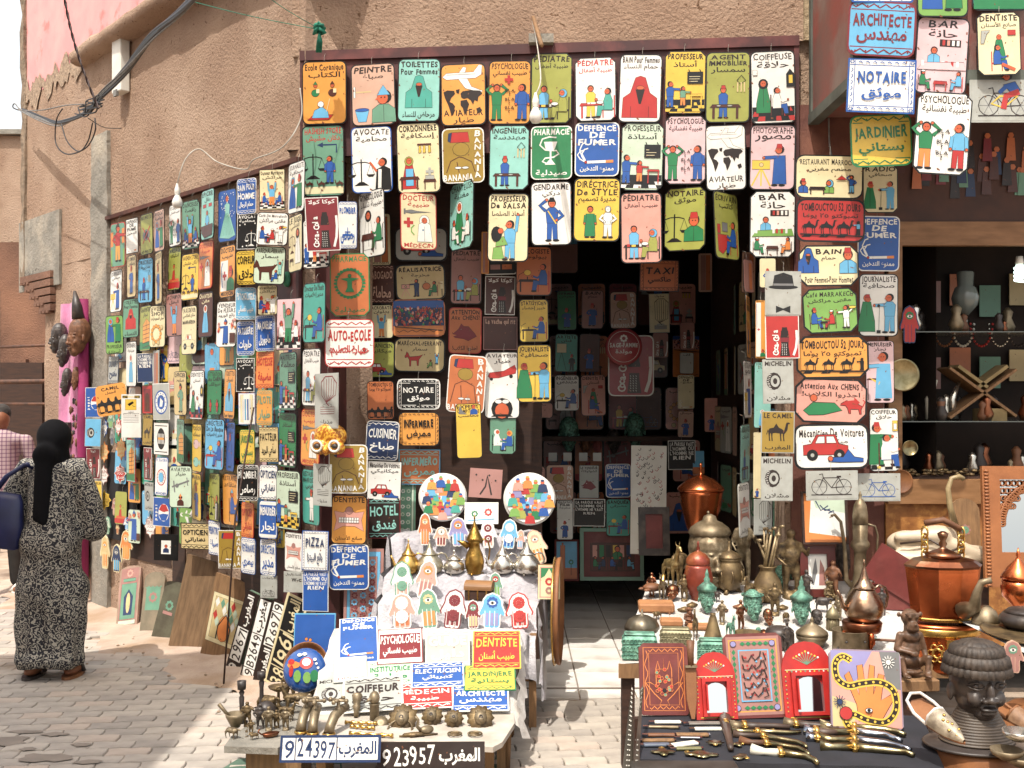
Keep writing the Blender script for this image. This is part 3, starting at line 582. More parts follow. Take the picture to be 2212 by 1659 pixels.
@pic('wreath','a green wreath round a figure with open arms')
def _(c,a,b,k):
 y = (a+b)/2-.02
 for i in range(26): t = i*.242; c.circ(.5+.36*cos(t),y+.36*sin(t),.05,'g',.035,6,False)
 c.line([(.5+.33*cos(i*.3),y+.33*sin(i*.3)) for i in range(22)],.02,'g'); c.poly([(.26,y-.12),(.45,y-.14),(.55,y-.14),(.74,y-.12),(.56,y-.05),(.56,y+.1),(.62,y+.22),(.38,y+.22),(.44,y+.1),(.44,y-.05)],'g',False); c.circ(.5,y-.19,.045,'g')
@pic('orn','red scroll ornaments')
def _(c,a,b,k):
 y = (a+b)/2; petals(c,.15,y,.07,k or 'r',6); c.line([(.3,y),(.42,y-.06),(.5,y+.04),(.6,y-.06),(.66,y+.03),(.56,y+.05)],.02,k or 'r'); c.circ(.8,y-.02,.035,k or 'r'); c.line([(.7,y+.04),(.8,y+.06),(.9,y)],.02,k or 'r')
@pic('door','a red carved doorway')
def _(c,a,b,k): c.rect(.2,.2,.8,c.a-.1,'d',True); c.circ(.5,c.a*.4,.2,'K'); c.rect(.3,c.a*.4,.7,c.a-.15,'K')
@pic('crestb','a round blue club crest')
def _(c,a,b,k): crest(c,.5,c.a*.52,.4,'b')
@pic('crestk','a black and white striped oval crest')
def _(c,a,b,k):
 y = c.a/2; c.circ(.5,y,.26,'k',.42,20)
 for i in range(-2,3): c.rect(.5+i*.09-.02,y-.2,.5+i*.09+.02,y+.2,'w')
 c.rect(.3,y-.05,.7,y+.04,'o'); c.rect(.1,.12,.9,.15,'k'); c.rect(.1,c.a-.15,.9,c.a-.12,'k')
@pic('crestr','a round red and blue club crest')
def _(c,a,b,k): crest(c,.5,c.a*.52,.36,'r'); c.circ(.5,c.a*.52,.2,'s',.24)
@pic('officer','an officer in grey uniform')
def _(c,a,b,k): man(c,.55,b-.05,min(b-a-.02,.95),'G','G','cap',-1,'hd')
@pic('dogs','two red guard dogs')
def _(c,a,b,k): man(c,.25,b-.04,.42,'r','r',None,0,'',skin='r',hair='r'); man(c,.72,b-.04,.42,'r','r',None,0,'',skin='r',hair='r')
@pic('scalesk','white scales')
def _(c,a,b,k): scales(c,.72,b-.06,min(.6,b-a),'w'); dots(c,[(.15,a+.05),(.4,a+.02),(.3,b-.05),(.9,a),(.5,b-.08)],.035,'w')
@pic('pal','small pictures of bottles in a row')
def _(c,a,b,k):
 c.rect(.14,a,.86,b-.05,'i' if k != 'V' else 'V',True)
 for i in range(4): c.rect(.24+i*.15,a+.2,.31+i*.15,b-.15,'wsbw'[i],True)
@pic('fish','two striped fish')
def _(c,a,b,k):
 for y,q in ((a+.2,'p'),(b-.25,'m')): c.circ(.45,y,.3,q,.15); c.poly([(.7,y),(.92,y-.12),(.92,y+.12)],q); c.circ(.25,y-.02,.03,'k')
@pic('person','one standing figure')
def _(c,a,b,k): man(c,.5,b-.06,min(b-a-.02,1.0),k or 'b',k or 'b','fez',-1,'hd',coat=True)
@pic('woman','a standing veiled woman')
def _(c,a,b,k): robe(c,.5,b-.06,min(b-a-.02,.95),k or 's','w')
@pic('plane2','a propeller plane above a pilot in goggles')
def _(c,a,b,k): c.line([(.12,a+.35),(.88,a+.12)],.06,k or 'u'); c.line([(.2,a+.12),(.25,a+.55)],.05,k or 'u'); c.line([(.78,a),(.82,a+.3)],.04,k or 'u'); c.circ(.35,a+.3,.08,k or 'u'); bust(c,.5,b-.02,.42,'K','A'); c.circ(.45,b-.33,.035,'k'); c.circ(.55,b-.33,.035,'k')
@pic('pilot','a red toy plane above the face of a pilot in goggles')
def _(c,a,b,k): c.poly([(.1,a+.3),(.15,a+.2),(.55,a+.15),(.85,a-.02),(.9,a+.1),(.88,a+.22),(.4,a+.35),(.15,a+.36)],'r'); c.circ(.2,a+.38,.04,'k'); c.circ(.75,a+.3,.05,'k'); c.circ(.5,b-.22,.3,'k',.3); c.circ(.5,b-.16,.2,'f',.22); c.circ(.4,b-.42,.1,'w',.06); c.circ(.6,b-.42,.1,'w',.06); c.poly([(.2,b),(.3,b-.06),(.7,b-.06),(.8,b)],'k')
@pic('oldman','an old man resting on a bench')
def _(c,a,b,k): sit(c,.62,b-.05,min(b-a-.05,.9),'b',None,1,'h',hat='s')
@pic('waiter','a waiter in white')
def _(c,a,b,k): man(c,.55,b-.03,min(b-a,1.0),'w','w','fez',0,'fu')
@pic('lamp','a seated clerk under a desk lamp')
def _(c,a,b,k): h = min(b-a,.85); table(c,.06,.62,b-h*.4,b-.04,k or 'h'); c.circ(.32,b-h*.68,.1,'y',.08); c.line([(.32,b-h*.55),(.32,b-h*.42)],.03,'k'); c.line([(.22,b-h*.7),(.08,b-h*.6),(.03,b-h*.3)],.014,'k'); sit(c,.76,b-.04,h*.92,'b',None,-1,'r')
@pic('film','a film maker with a camera and a seated actress')
def _(c,a,b,k): h = b-a; tripod(c,.2,b-.02,h*.8,'P'); man(c,.42,b-.01,h,'n','n',None,-1,'fn'); sit(c,.78,b-.01,h*.85,'g',None,-1,'d'); c.circ(.62,b-h*.6,.08,'B',.07); c.rect(.9,a+.05,.96,a+.2,'i'); c.line([(.93,a+.2),(.93,b)],.014,'k')
@pic('crowd','a dense crowd before a domed white building')
def _(c,a,b,k):
 c.rect(.03,.03,.97,.16,'b'); c.circ(.33,.14,.07,'w'); c.rect(.03,.5,.97,c.a-.03,'A')
 for i in range(120): x = U_(.06,.94); y = .16+.33*(i/120); c.circ(x,y,.024,'dKndPgr'[i % 7],.034,6,False); c.circ(x,y-.03,.011,'f',None,5,False)
 c.line([(.05,.52),(.95,.6)],.02,'h'); wavy(c,.1,.9,c.a-.1,'h',.02,5,.01)
@pic('dogh','the head of a growling dog')
def _(c,a,b,k): y = (a+b)/2; c.poly([(.1,y-.02),(.15,y+.02),(.3,y-.12),(.38,y-.28),(.46,y-.2),(.6,y-.2),(.8,y+.02),(.86,y+.1),(.6,y+.24),(.45,y+.18),(.2,y+.15),(.14,y+.12),(.25,y+.07),(.13,y+.04)],'d'); c.circ(.38,y-.1,.02,'w')
@pic('expert','a man beside a white tower on a yellow ground')
def _(c,a,b,k): c.poly([(.12,.4),(.18,.05),(.3,.3),(.45,.42)],'u'); bust(c,.72,.43,.42,'b')
@pic('podo','two women seated face to face')
def _(c,a,b,k): h = min(.8,b-a); sit(c,.28,b-.06,h,'w',None,1,'k',scarf='w'); sit(c,.75,b-.06,h*.95,'b',None,-1,'k',scarf='o')
@pic('easel','an artist beside his easel')
def _(c,a,b,k): c.rect(.08,a,.5,a+.4,'i',True); c.line([(.28,a+.4),(.1,b)],.02,'k'); c.line([(.3,a+.4),(.5,b)],.02,'k'); man(c,.75,b,.7,'k','k','fez',-1)
@pic('script','dense red and black calligraphy')
def _(c,a,b,k):
 for i in range(110):
  x,y = U_(.12,.88),U_(.08,c.a-.1); s = U_(.05,.1); c.line([(x,y),(x+s*.5,y+s*.4),(x+s,y-s*.2),(x+s*.7,y-s*.6)],.016,'rkk'[i % 3])
@pic('barbig','a crowded bar room')
def _(c,a,b,k):
 c.rect(.12,.2,.9,c.a-.1,'K',True)
 for i in range(6): c.rect(.16+.12*i,.24,.24+.12*i,.45,'PghyPn'[i]);
 bust(c,.6,c.a*.62,.26,'g')
 for i,q in enumerate('gnbhs'): sit(c,.2+.15*i,c.a-.12,.24,q,None,(-1) ** i,'d')
@pic('minaret','a brick minaret and a palm')
def _(c,a,b,k): c.rect(.03,.03,.97,c.a-.03,'s'); c.rect(.03,c.a*.7,.97,c.a-.03,'B'); c.rect(.2,.2,.42,c.a*.75,'B',True); c.rect(.27,.08,.35,.2,'B',True); c.line([(.7,c.a-.2),(.7,c.a*.6)],.03,'K'); petals(c,.7,c.a*.55,.14,'g')
@pic('tools','sketched door panels')
def _(c,a,b,k): c.rect(.2,.15,.5,c.a-.15,'v',True); c.rect(.55,.15,.85,c.a-.15,'B',True)
@pic('wc','a small figure with W-C')
def _(c,a,b,k): man(c,.2,b-.04,.38,'z','z',None,0,'',skin='z',hair='z'); c.text('W-C',.4,.92,a+.08,a+.22,'h')
@pic('cctv','a surveillance camera on a yellow square')
def _(c,a,b,k): c.rect(.06,.07,.94,.2,'k'); c.text('ATTENZIONE!',.1,.9,.1,.17,'y'); c.rect(.2,.26,.76,.8,'y',True); c.poly([(.32,.5),(.56,.36),(.64,.44),(.4,.6)],'k'); c.line([(.56,.55),(.62,.62),(.72,.62)],.02,'k'); c.text('AREA',.35,.65,.88,.93,'h',.012); c.text('VIDEOSORVEGLIATA',.1,.9,.96,1.01,'h',.012); [c.line([(.1,1.1+.08*i),(.88,1.1+.08*i)],.012,'u') for i in range(5)]
@pic('pepsi','a blue plate with a red, white and blue roundel')
def _(c,a,b,k):
 y = c.a*.52; c.circ(.62,y,.3,'w',.36,20); c.poly([(.34,y-.1),(.5,y-.34),(.74,y-.33),(.9,y-.08),(.6,y-.02)],'r',False); c.poly([(.34,y+.1),(.6,y+.04),(.9,y+.06),(.76,y+.33),(.5,y+.33)],'b',False)
 for j,ch in enumerate('pepsi'): vs,fs,w = glyph(ch,.03); c.let.add([c.xy(.05+.2*(1-vy),y+.34-j*.15-vx*.2,.001) for vx,vy in vs],fs,0,PL['w'])
@pic('coke','a dark bottle and flowing white script')
def _(c,a,b,k): coke(c,k or 'w')
@pic('gypsy','a man in a red jacket and patterned trousers')
def _(c,a,b,k): c.rect(.04,c.a*.6,.96,c.a-.05,'E'); c.poly([(.04,.3),(.96,.2),(.96,.7),(.04,.8)],'A',False); man(c,.52,b-.12,b-a-.1,'r','o','K',1,'hf')
@pic('frame','a blank dark mount around a small white print')
def _(c,a,b,k): c.rect(.3,.25,.7,c.a-.25,'w'); bust(c,.5,c.a-.3,.35,'n')
@pic('market','market stalls')
def _(c,a,b,k):
 for i in range(4): c.rect(.05+.24*i,.2,.25+.24*i,c.a-.2,'SAPB'[i],True); c.line([(.05+.24*i,.15),(.25+.24*i,.15)],.04,'h')
 c.rect(.03,c.a-.2,.97,c.a-.03,'g')
# ------------------------------------------------------------------ one sign
PAINT = mat('sign_enamel','ffffff',scale=7,rough=.36,attr='paint',lo=.25,hi=.6,spec=.45,rvar=.14,bump=.12,bscale=70,bdist=.0015,spots=(46,.68,'70442c'))
WOODP = mat('painted_board','ffffff',scale=14,rough=.6,attr='paint',lo=.3,hi=.6,spots=(60,.68,'6a5138'),bump=.25,bscale=50,bdist=.002,rvar=.12)
STEEL = mat('wire_steel','9a958c','5c554b',60,.45,.8)
_hm = MB(); _hm.tube([(0,-.008,-.006),(0,.006,0),(0,.004,.028),(.004,.012,.05),(-.003,.03,.056)],.0011,4); HOOK = _hm.mesh('wire_hook',STEEL)
def outline(W,H,cut,rnd):
 h,w = H/2,W/2; c = min(cut,w*.4,h*.4)
 if rnd: q = [0,.12*c,.3*c,.62*c,c]; t = [c,.5*c,.28*c,.07*c,0]
 else: q = [0,c]; t = [c,0]
 xs = [-w+a for a in q]+[-w/3,0,w/3]+[w-a for a in q[::-1]]; ys = [h-b for b in t]+[h]*3+[h-b for b in t[::-1]]
 return xs,ys
def plate_mesh(mb,W,H,cut,rnd,y0,y1,bend,col,colside):
 xs,ys = outline(W,H,cut,rnd); n = len(xs); f = lambda y: [(x,y-bend*(x/W)**2,z) for x,z in zip(xs,ys)]+[(x,y-bend*(x/W)**2,-z) for x,z in zip(xs,ys)]
 vs = f(-y1)+f(-y0)
 fs = [(n+i,n+i+1,i+1,i) for i in range(n-1)]; mb.add(vs,fs,0,col); o = len(mb.v)-4*n
 def g(q): mb.f.append([o+a for a in q]); mb.m.append(0); mb.c.append(colside); mb.sm.append(False)
 for i in range(n-1): g((2*n+i,2*n+i+1,3*n+i+1,3*n+i)); g((i,i+1,2*n+i+1,2*n+i)); g((n+i+1,n+i,3*n+i,3*n+i+1))
 g((0,2*n,3*n,n)); g((n-1,2*n-1,4*n-1,3*n-1))
SIGNS = []
def band(c,T,kind,fr,ar):
 """lettered plate with ornamental bands"""
 a = c.a; land = a < .95
 if kind == 'Q2':
  m = .1
  for q in (m,1-m): c.line([(q,.03),(q,a-.03)],.012,T)
  for q in (m,a-m): c.line([(.03,q),(.97,q)],.012,T)
  for q in (m/2+.01,1-m/2-.01):
   n = int((a-.2)/.1)
   for i in range(n): y = .13+(a-.26)*(i+.2)/n; c.line([(q,y),(q+.015,y+.03),(q-.01,y+.06)],.014,T)
   for y in (m/2,a-m/2): petals(c,q,y,.04,T,6)
  for y in (m/2+.01,a-m/2-.01):
   for i in range(7): x = .15+.7*i/6.6; c.line([(x,y),(x+.03,y-.015),(x+.06,y+.01)],.014,T)
 else:
  m = .13 if land else .16
  for q in (m,a-m): c.line([(.04,q),(.96,q)],.016,T)
  for y in (m*.55,a-m*.55): wavy(c,.06,.94,y,T,.028,5,.02); dots(c,[(.12+.155*i,y+.0) for i in range(6)],.014,T)
 y0,y1 = (.2,a-.2) if not land else (.17,a-.17); L_ = fr.split('/') if fr else []; n = len(L_)+(1 if ar else 0); hh = (y1-y0)/max(n,1)
 xs = (.15,.85) if kind == 'Q2' else (.07,.93)
 for i,t in enumerate(L_): c.text(t,*xs,y0+hh*(i+.12),y0+hh*(i+.12)+min(hh*.68,.3),T,.03)
 if ar: c.atext(ar,xs[0]+.06,xs[1]-.06,y1-hh*.88,y1-hh*.05,T,.025)
def make_sign(M,W,a,bg,bd,fr='',ar='',pc='',o=None,label='',cat='painted sign',name='painted_sign',group=None,hook=True,bend=None,m=None):
 o = o or {}; H = W*a; bend = U_(-.004,.006) if bend is None else bend; m = m or (WOODP if 'wood' in o else PAINT)
 th = .004
 t = thing(name,label,cat,M @ MR_(0,4,'X'),group)
 mb = MB(); rnd = 'oct' not in o; cut = W*.13 if 'sq' not in o else W*.012
 plate_mesh(mb,W,H,cut,rnd,0,th,bend,PL[bd],PL[bd]); bw = W*o.get('bw',.026)
 plate_mesh(mb,W-2*bw,H-2*bw,cut*.9,rnd,th,th+.0009,bend,PL[bg],PL[bg])
 for v in range(len(mb.v)): pass
 mb.build('plate',m,t)
 c = Cv(W,a,bend); c.z = th+.0010; T = o.get('T','h' if bg != 'k' else 'w')
 kind = o.get('K')
 if kind in ('Q','Q2'):
  if 'C' in o: c.rect(.05,.16 if a > .95 else .13,.95,a-(.16 if a > .95 else .13),o['C'])
  band(c,T,kind,fr,ar)
  if pc: PIC[pc][0](c,a*.5,a-.2,o.get('k'))
 else:
  L_ = fr.split('/') if fr else []; lh = o.get('lh',.13 if a > .95 else .078); y = .07
  if 'bot' in o: y = a-.06-(lh+.03)*len(L_)-(.13 if ar else 0)
  y00 = y
  for i,s in enumerate(L_): c.text(s,.07,.93,y,y+lh,T,.03); y += lh+.035
  if 'abot' in o: c.atext(ar,.12,.88,a-.24,a-.07,T)
  elif ar: ah = .155 if a > .95 else .085; c.atext(ar,.1,.9,y,y+ah,T); y += ah+.02
  pa,pb = (.06,y00-.03) if 'bot' in o else (y+.02,a-(.28 if 'abot' in o else .06)-(.13 if 'foot' in o else 0))
  if 'foot' in o: c.text(o['foot'],.1,.9,a-.16,a-.06,T,.03)
  if pc: PIC[pc][0](c,max(pa,.05),pb,o.get('k',bg if pc in ('class','donkey') else None))
 if c.pic.f: c.pic.build('painted_picture',m,t)
 if c.let.f: c.let.build('painted_lettering',m,t)
 if hook: link('wire_hook',HOOK,t,MT_((U_(-.01,.01),.002,H/2)))
 SIGNS.append(dict(o=t,fr=fr,bg=bg,pc=pc,W=W,H=H)); return t
# ---- placing: a line is  x0 y0 x1 y1|bg+border options|french|arabic|picture
FP,FN = Vector((-1.307,6.8,0)),Vector((-.0965,-.9953,0)); FYAW = math.atan2(-.29,2.99)
WP,WN = Vector((-1.307,6.8,0)),Vector((-.7426,-.6697,0)); WYAW = math.atan2(-.7426,.6697)
ZONES = {}
def opts(s):
 o = {}
 for q in s:
  if '=' in q: k,v = q.split('='); o[k] = v if k in ('T','C','k','K','foot') else float(v)
  else: o[q] = True
 if 'foot' in o: o['foot'] = o['foot'].replace('_',' ')
 if o.get('K') == 'R': pass
 return o
def batch(reg,mode,depth,zone,txt):
 for ln in txt.strip().split('\n'):
  ln = ln.strip()
  if not ln: continue
  f = (ln+'||||').split('|'); x0,y0,x1,y1 = map(float,f[0].split()); op = f[1].split(); bgc,bdc = op[:2]; o = opts(op[2:])
  u0,v0 = Rg(reg,x0,y0); u1,v1 = Rg(reg,x1,y1); uc,vc,w,h = (u0+u1)/2,(v0+v1)/2,u1-u0,v1-v0
  off = (.05 if mode == 'front' else .085)+U_(-.01,.012)+o.get('off',0); roll = R(o.get('r',U_(-1.2,1.2))); pitch = R(U_(-2,1)-o.get('tilt',0))
  if mode == 'wall':
   p = hit(uc,vc,WP+WN*off,WN); hc = h-w*abs(vc-863)/(uc+1033)*.9
   H = hc*p.y/F; asp = o.get('a',1.5 if h/w > 1.35 else 1.28); Wd = H/asp; k = p.x/p.y; q = w*p.y/(F*Wd)/math.hypot(1,k)
   if q > .97: Wd *= q/.97; q = .97
   ph = math.atan(k)+math.acos(q); ph = max(R(8),min(R(80),ph))
   if 'yaw' in o: ph = R(o['yaw']); Wd = w*p.y/F/(cos(ph)+k*sin(ph))
   p = hit(uc,vc,WP+WN*(off+abs(sin(ph-R(48)))*Wd*.5+.01),WN); yaw = -ph
  else:
   d = o.get('d',depth); pl = FP+FN*off if mode == 'front' else Vector((0,d,0)); p = hit(uc,vc,pl,FN if mode == 'front' else Vector((0,-1,0)))
   yaw = (FYAW if mode == 'front' else R(U_(-3,3))); H = h*p.y/F; Wd = w*p.y/F
   if 'Y' in o: asp = o.get('a',1.5); q = min(1,Wd*asp/H); yaw = math.acos(q)*(1 if o['Y'] > 0 else -1)*-1; Wd = H/asp; yaw += math.atan(p.x/p.y)*0
  ao = H/Wd; M = MT_(p) @ MR_(yaw,4,'Z') @ MR_(pitch,4,'X') @ MR_(-roll,4,'Y')
  if o.get('K') is None and 'Q' in o: o['K'] = 'Q'
  t = make_sign(M,Wd,ao,bgc,bdc,f[2],f[3],f[4],o); SIGNS[-1].update(zone=zone,uv=(uc,vc),ph=f[5] if len(f) > 5 else '')
batch('F1','front',0,'panel','''
95 203 410 640|o k|Ecole Coranique|الكتاب|koran
435 218 745 650|a k r=2|PEINTRE|صباغ|painter
757 185 1055 622|m k abot k=t|TOILETTES/Pour Femmes|مرحاض للنساء|burqa
1055 218 1370 650|o k bot r=1|AVIATEUR|طيار|plane
1385 200 1680 640|o k r=-1 k=x|PSYCHOLOGUE|طبيب نفساني|psy
95 645 393 1138|G k T=r r=1|HASHISH STORE|دكان حشيش|hash
437 655 722 1112|w b r=1.5|AVOCATE|محامية|lawyer
750 628 1055 1115|i k r=1.5|CORDONNIÈRE|إسكافية|shoes
1065 665 1358 1045|O w r=1|||banania
1390 645 1668 1095|m k oct r=-1 k=g|INGENIEUR|مهندسة|desk
478 1095 685 1558|w k Y=1 a=1.5|GYNECOLOGUE|طبيبة نساء|gyn
780 1115 1022 1505|i r T=r foot=MÉDECIN Y=-1 a=1.5|DOCTEUR|طبيبة|doctor
1115 1035 1290 1505|m k Y=1 oct|CHANTEUSE|مغنية|singer
1380 1115 1665 1590|i k r=-1|PROFESSEUR/De SALSA|أستاذ الصلصا|dance
''')
batch('F2','front',0,'panel','''
75 148 360 635|l k oct|PÉDIATRE|طبيبة أطفال|pedi
380 175 665 620|w k T=r oct|PÉDIATRE|طبيبة أطفال|pedi2
685 155 978 628|w k r=-2 k=r|BAIN Pour Femmes|حمام النساء|burqa
1000 133 1283 568|y k oct r=-1 k=y|PROFESSEUR|أستاذ|class
1285 140 1588 628|l k lh=.1|AGENT/IMMOBILIER|سمسار|desk
1597 132 1900 635|w k|COIFFEUSE|حلاقة|hair
75 650 360 1022|g w T=w abot lh=.14|PHARMACIE|صيدلية|snake
380 625 685 1000|b w T=w abot lh=.125|DEFFENCE/DE/FUMER|ممنوع التدخين|cig
697 628 990 1100|e k r=-2 oct k=r|PROFESSEUR|أستاذة|class
1000 580 1285 1055|p k r=-1 oct|PSYCHOLOGUE|طبيبة نفسانية|psy
1285 645 1560 1095|w k bot|AVIATEUR|طيار|plane
1590 640 1900 1095|p k r=-1.5|PHOTOGRAPHE|مصور|photo
75 1035 357 1477|w k|GENDARME|دركي|gendarme
370 1010 692 1450|y k|DIRÉCTRICE/De STYLE|مديرة تصميم|style
697 1110 980 1600|P k|PÉDIATRE|طبيب أطفال|pedi
1008 1075 1275 1515|l k oct Y=1|NOTAIRE|موثق|notaire
1320 1110 1530 1575|l k Y=-1|ÉCRIVAIN|كاتب|writer
1590 1100 1900 1560|w k oct r=-1|BAR|حانة|bar
''')
batch('TR','d',5.6,'box','''
570 -110 1120 25|w b K=Q T=b|INGENIEUR||
550 15 1135 490|s d K=Q T=d r=-3|ARCHITECTE|مهندس|
548 510 1130 980|w b K=Q2 T=b sq r=-3|NOTAIRE|موثق|
575 990 1100 1440|y g K=Q T=g r=2 d=5.7|JARDINIER|بستاني|
1140 -480 1590 150|E k d=5.62|BOUTIQUE||two
1133 150 1585 820|p k d=5.64 r=-4 k=p|BAR|حانة|bar
1130 800 1605 1510|w k d=5.58 r=-4 oct k=e|PSYCHOLOGUE|طبيبة نفسانية|psy
1625 -300 2120 95|t k d=5.64|||market
1668 105 2040 655|i k d=5.62 r=1 oct|DENTISTE|صانع الأسنان|dent
1600 690 2180 1060|z z sq wood d=5.66|||rider
''')
batch('R1','d',6.05,'pillar','''
545 110 1040 428|i k C=m r=-1 lh=.075 bw=.02|RESTAURANT MARROCAIN|مطعم مغربي|resto
1040 180 1290 532|i k oct d=6.2|RADIO|صحافي|interview
550 430 1055 745|r k r=-1 k=s lh=.1 T=h|TOMBOUCTOU 52 JOURS|تمبوكتو ٥٢ يوما|camels
568 765 1010 1065|i k r=1 oct foot=Pour_Femmes-Pour_Hommes|BAIN|حمام|bain
1000 555 1305 955|b w T=w abot lh=.125 d=6.2|DEFFENCE/DE/FUMER|ممنوع التدخين|cig
1010 975 1293 1430|w k d=6.2|JOURNALISTE|صحافية|interview
600 1080 1000 1405|E k r=3 oct|Café MARRAKECH|مقهى مراكش|cafe
325 955 590 1275|z z sq wood d=5.95|||hat
328 1275 575 1590|r w sq T=w d=5.95 abot0|||coke
255 1165 330 1590|o k foot=MEDECIN d=6.3|DOC||doc2
155 1130 245 1590|o k Y=-1 d=6.5|AGENCE/IMMOBILIERE||desk
285 860 405 1075|i k d=6.3|||person
155 870 250 1110|v k Y=-1 d=6.6|||tools
''')
batch('R2','d',6.05,'pillar','''
550 -30 1085 280|o k k=k lh=.1 oct r=1|TOMBOUCTOU 52 JOURS|تمبوكتو ٥٢ يوما|camels
1060 5 1265 460|p k d=6.2|MENUISIER|نجار|carp
540 280 1070 605|P k oct r=-2|Attention Aux CHIENS !|احذروا الكلاب!|chiens
1085 495 1300 955|w k d=6.2 r=1|COIFFEUR|حلاق|barber
535 610 1085 940|w k r=1 lh=.1|Mécanicien De Voitures|ميكانيكي|mecanic
140 150 250 570|w k Y=-1 d=6.5|PHOTOGRAPHE|مصور|photo
245 160 370 640|m k d=6.3|TOILETTES|نساء|woman
308 140 535 462|z z sq wood abot d=5.95 lh=.14|MICHELIN|مشلان|tyre
297 518 540 822|O z sq abot d=5.95|LE CAMEL|المغرب|camel1
118 612 240 1040|m k Y=-1 d=6.4|ASSURANCES|تأمينات|desk
240 670 300 1150|i k d=6.3|||person
297 848 527 1170|z z sq wood abot d=5.95 lh=.14|MICHELIN|مشلان|tyre
108 1040 235 1430|w z Y=-1 d=6.3 abot|DENTISTE|صانع الأسنان|teeth
235 1155 385 1415|z z sq Y=-1 d=6.15|||gramo
625 950 1000 1165|z z sq wood k=h d=5.9|||bike
1000 970 1310 1172|z z sq wood k=b d=6.1|||bike
''')
batch('L1','wall',0,'wall','''
90 510 210 900|G r|||gypsy
220 475 318 785|w k sq|DEFENSE/DE/FUMÉ|التدخين|cig
340 435 440 795|l k foot=NO_PHOTO|NO PHOTO||nophoto
455 405 538 765|a k|AVOCAT|محامية|two
580 355 675 725|w k|PSYCHOLOGUE|طبيب نفساني|psy
685 320 830 755|G k oct|DANCEUSE|راقصة|dancer
845 235 948 670|m k|EPICIER|بقال|shop
985 230 1135 695|b k|||gown
1140 135 1298 470|b w K=Q T=w|BAIN POUR/HOMME|حمام الرجال|
1325 55 1535 440|i k sq|Danseur Marrakech|مراكش|dancer
1565 0 1700 455|w k|JOURNALISTE|صحافية|two
90 905 185 1270|w k|JOURNALISTE|صحفي|photo
230 785 302 1145|S k|PLOMBIER|رصاص|person
322 805 442 1195|s k k=r|DIRECTRICE|مديرة|desk
462 760 515 1200|S k|EDITEUR|ناشر|person
570 710 672 1090|l k|MASSAGE|تدليك|massage
680 765 822 1175|y k|HASHISH STORE|دكان حشيش|hash
822 665 937 1080|A r T=r|DOCTEUR|طبيبة|doctor
998 700 1125 1150|o k foot=MEDECIN|DOCTEUR|طبيب|doc2
1140 430 1305 755|k w T=w sq|AVOCAT|محامية|scalesk
1295 410 1565 735|w k r=-3 lh=.08|Café De Marrakech|مقهى مراكش|cafe
1135 740 1300 1050|y k K=Q T=k|COIFFEUR|حلاق|
1275 700 1540 1050|e k r=-3|MARÉCHAL-FERRANT|سمار|donkey
1570 450 1680 935|i k|LE JUGE|القاضي|judge
1690 470 1905 915|w k off=-.02|LES ECOLIERS|تلاميذ|class
50 1285 195 1615|E k bot|PROFESSEUR|أستاذة|two
195 1145 325 1480|G k abot k=r|TOILETTES/Pour Femmes|النساء|burqa
335 1205 425 1590|l k|CHARPENTIER|نجار|build
415 1200 545 1560|i k|JEWELRY/SHOP|محل المجوهرات|jewel
555 1100 685 1470|v k|Le CHAMPION|البطل|champ
680 1205 805 1620|i k|TAXI DRIVER|سائق الطاكسي|taxi
820 1090 940 1475|K k T=i|CHANTEUR|مغن|woman
970 1165 1135 1560|w k|VENDEUR/De FLEURS|بائع الورود|flowers
1125 1050 1298 1335|s w K=Q T=w|PSYCHOLOGUE|طبيب نفساني|
1305 1030 1475 1295|i k|Café MARRAKECH|مراكش|cafe
1140 1335 1282 1625|b w K=Q T=w|PATISSERIE|حلويات|
1293 1285 1455 1590|b w K=Q2 T=w|MAJORELLE|ماجوريل|
1470 1140 1675 1585|p k off=.02 k=w sq|||dancer
1688 1010 1872 1525|t k off=.03|Directeur De L'audit|مدير إعلاميات|lamp
''')
batch('L1','d',6.55,'corner','''
1708 310 1985 755|d w sq T=w r=3 d=6.3||كوكا كولا|coke
''')
batch('M1','d',6.7,'corner','''
485 80 640 470|w b K=Q T=b d=6.75|PLOMBIER|رصاص|faucet
415 510 745 1030|B g oct T=g abot d=6.5 r=1|PHARMACIE|صيدلية|wreath
372 1055 782 1455|w r K=Q T=r d=6.4 bw=.02|AUTO-ECOLE|سيارة التعليم|orn
''')
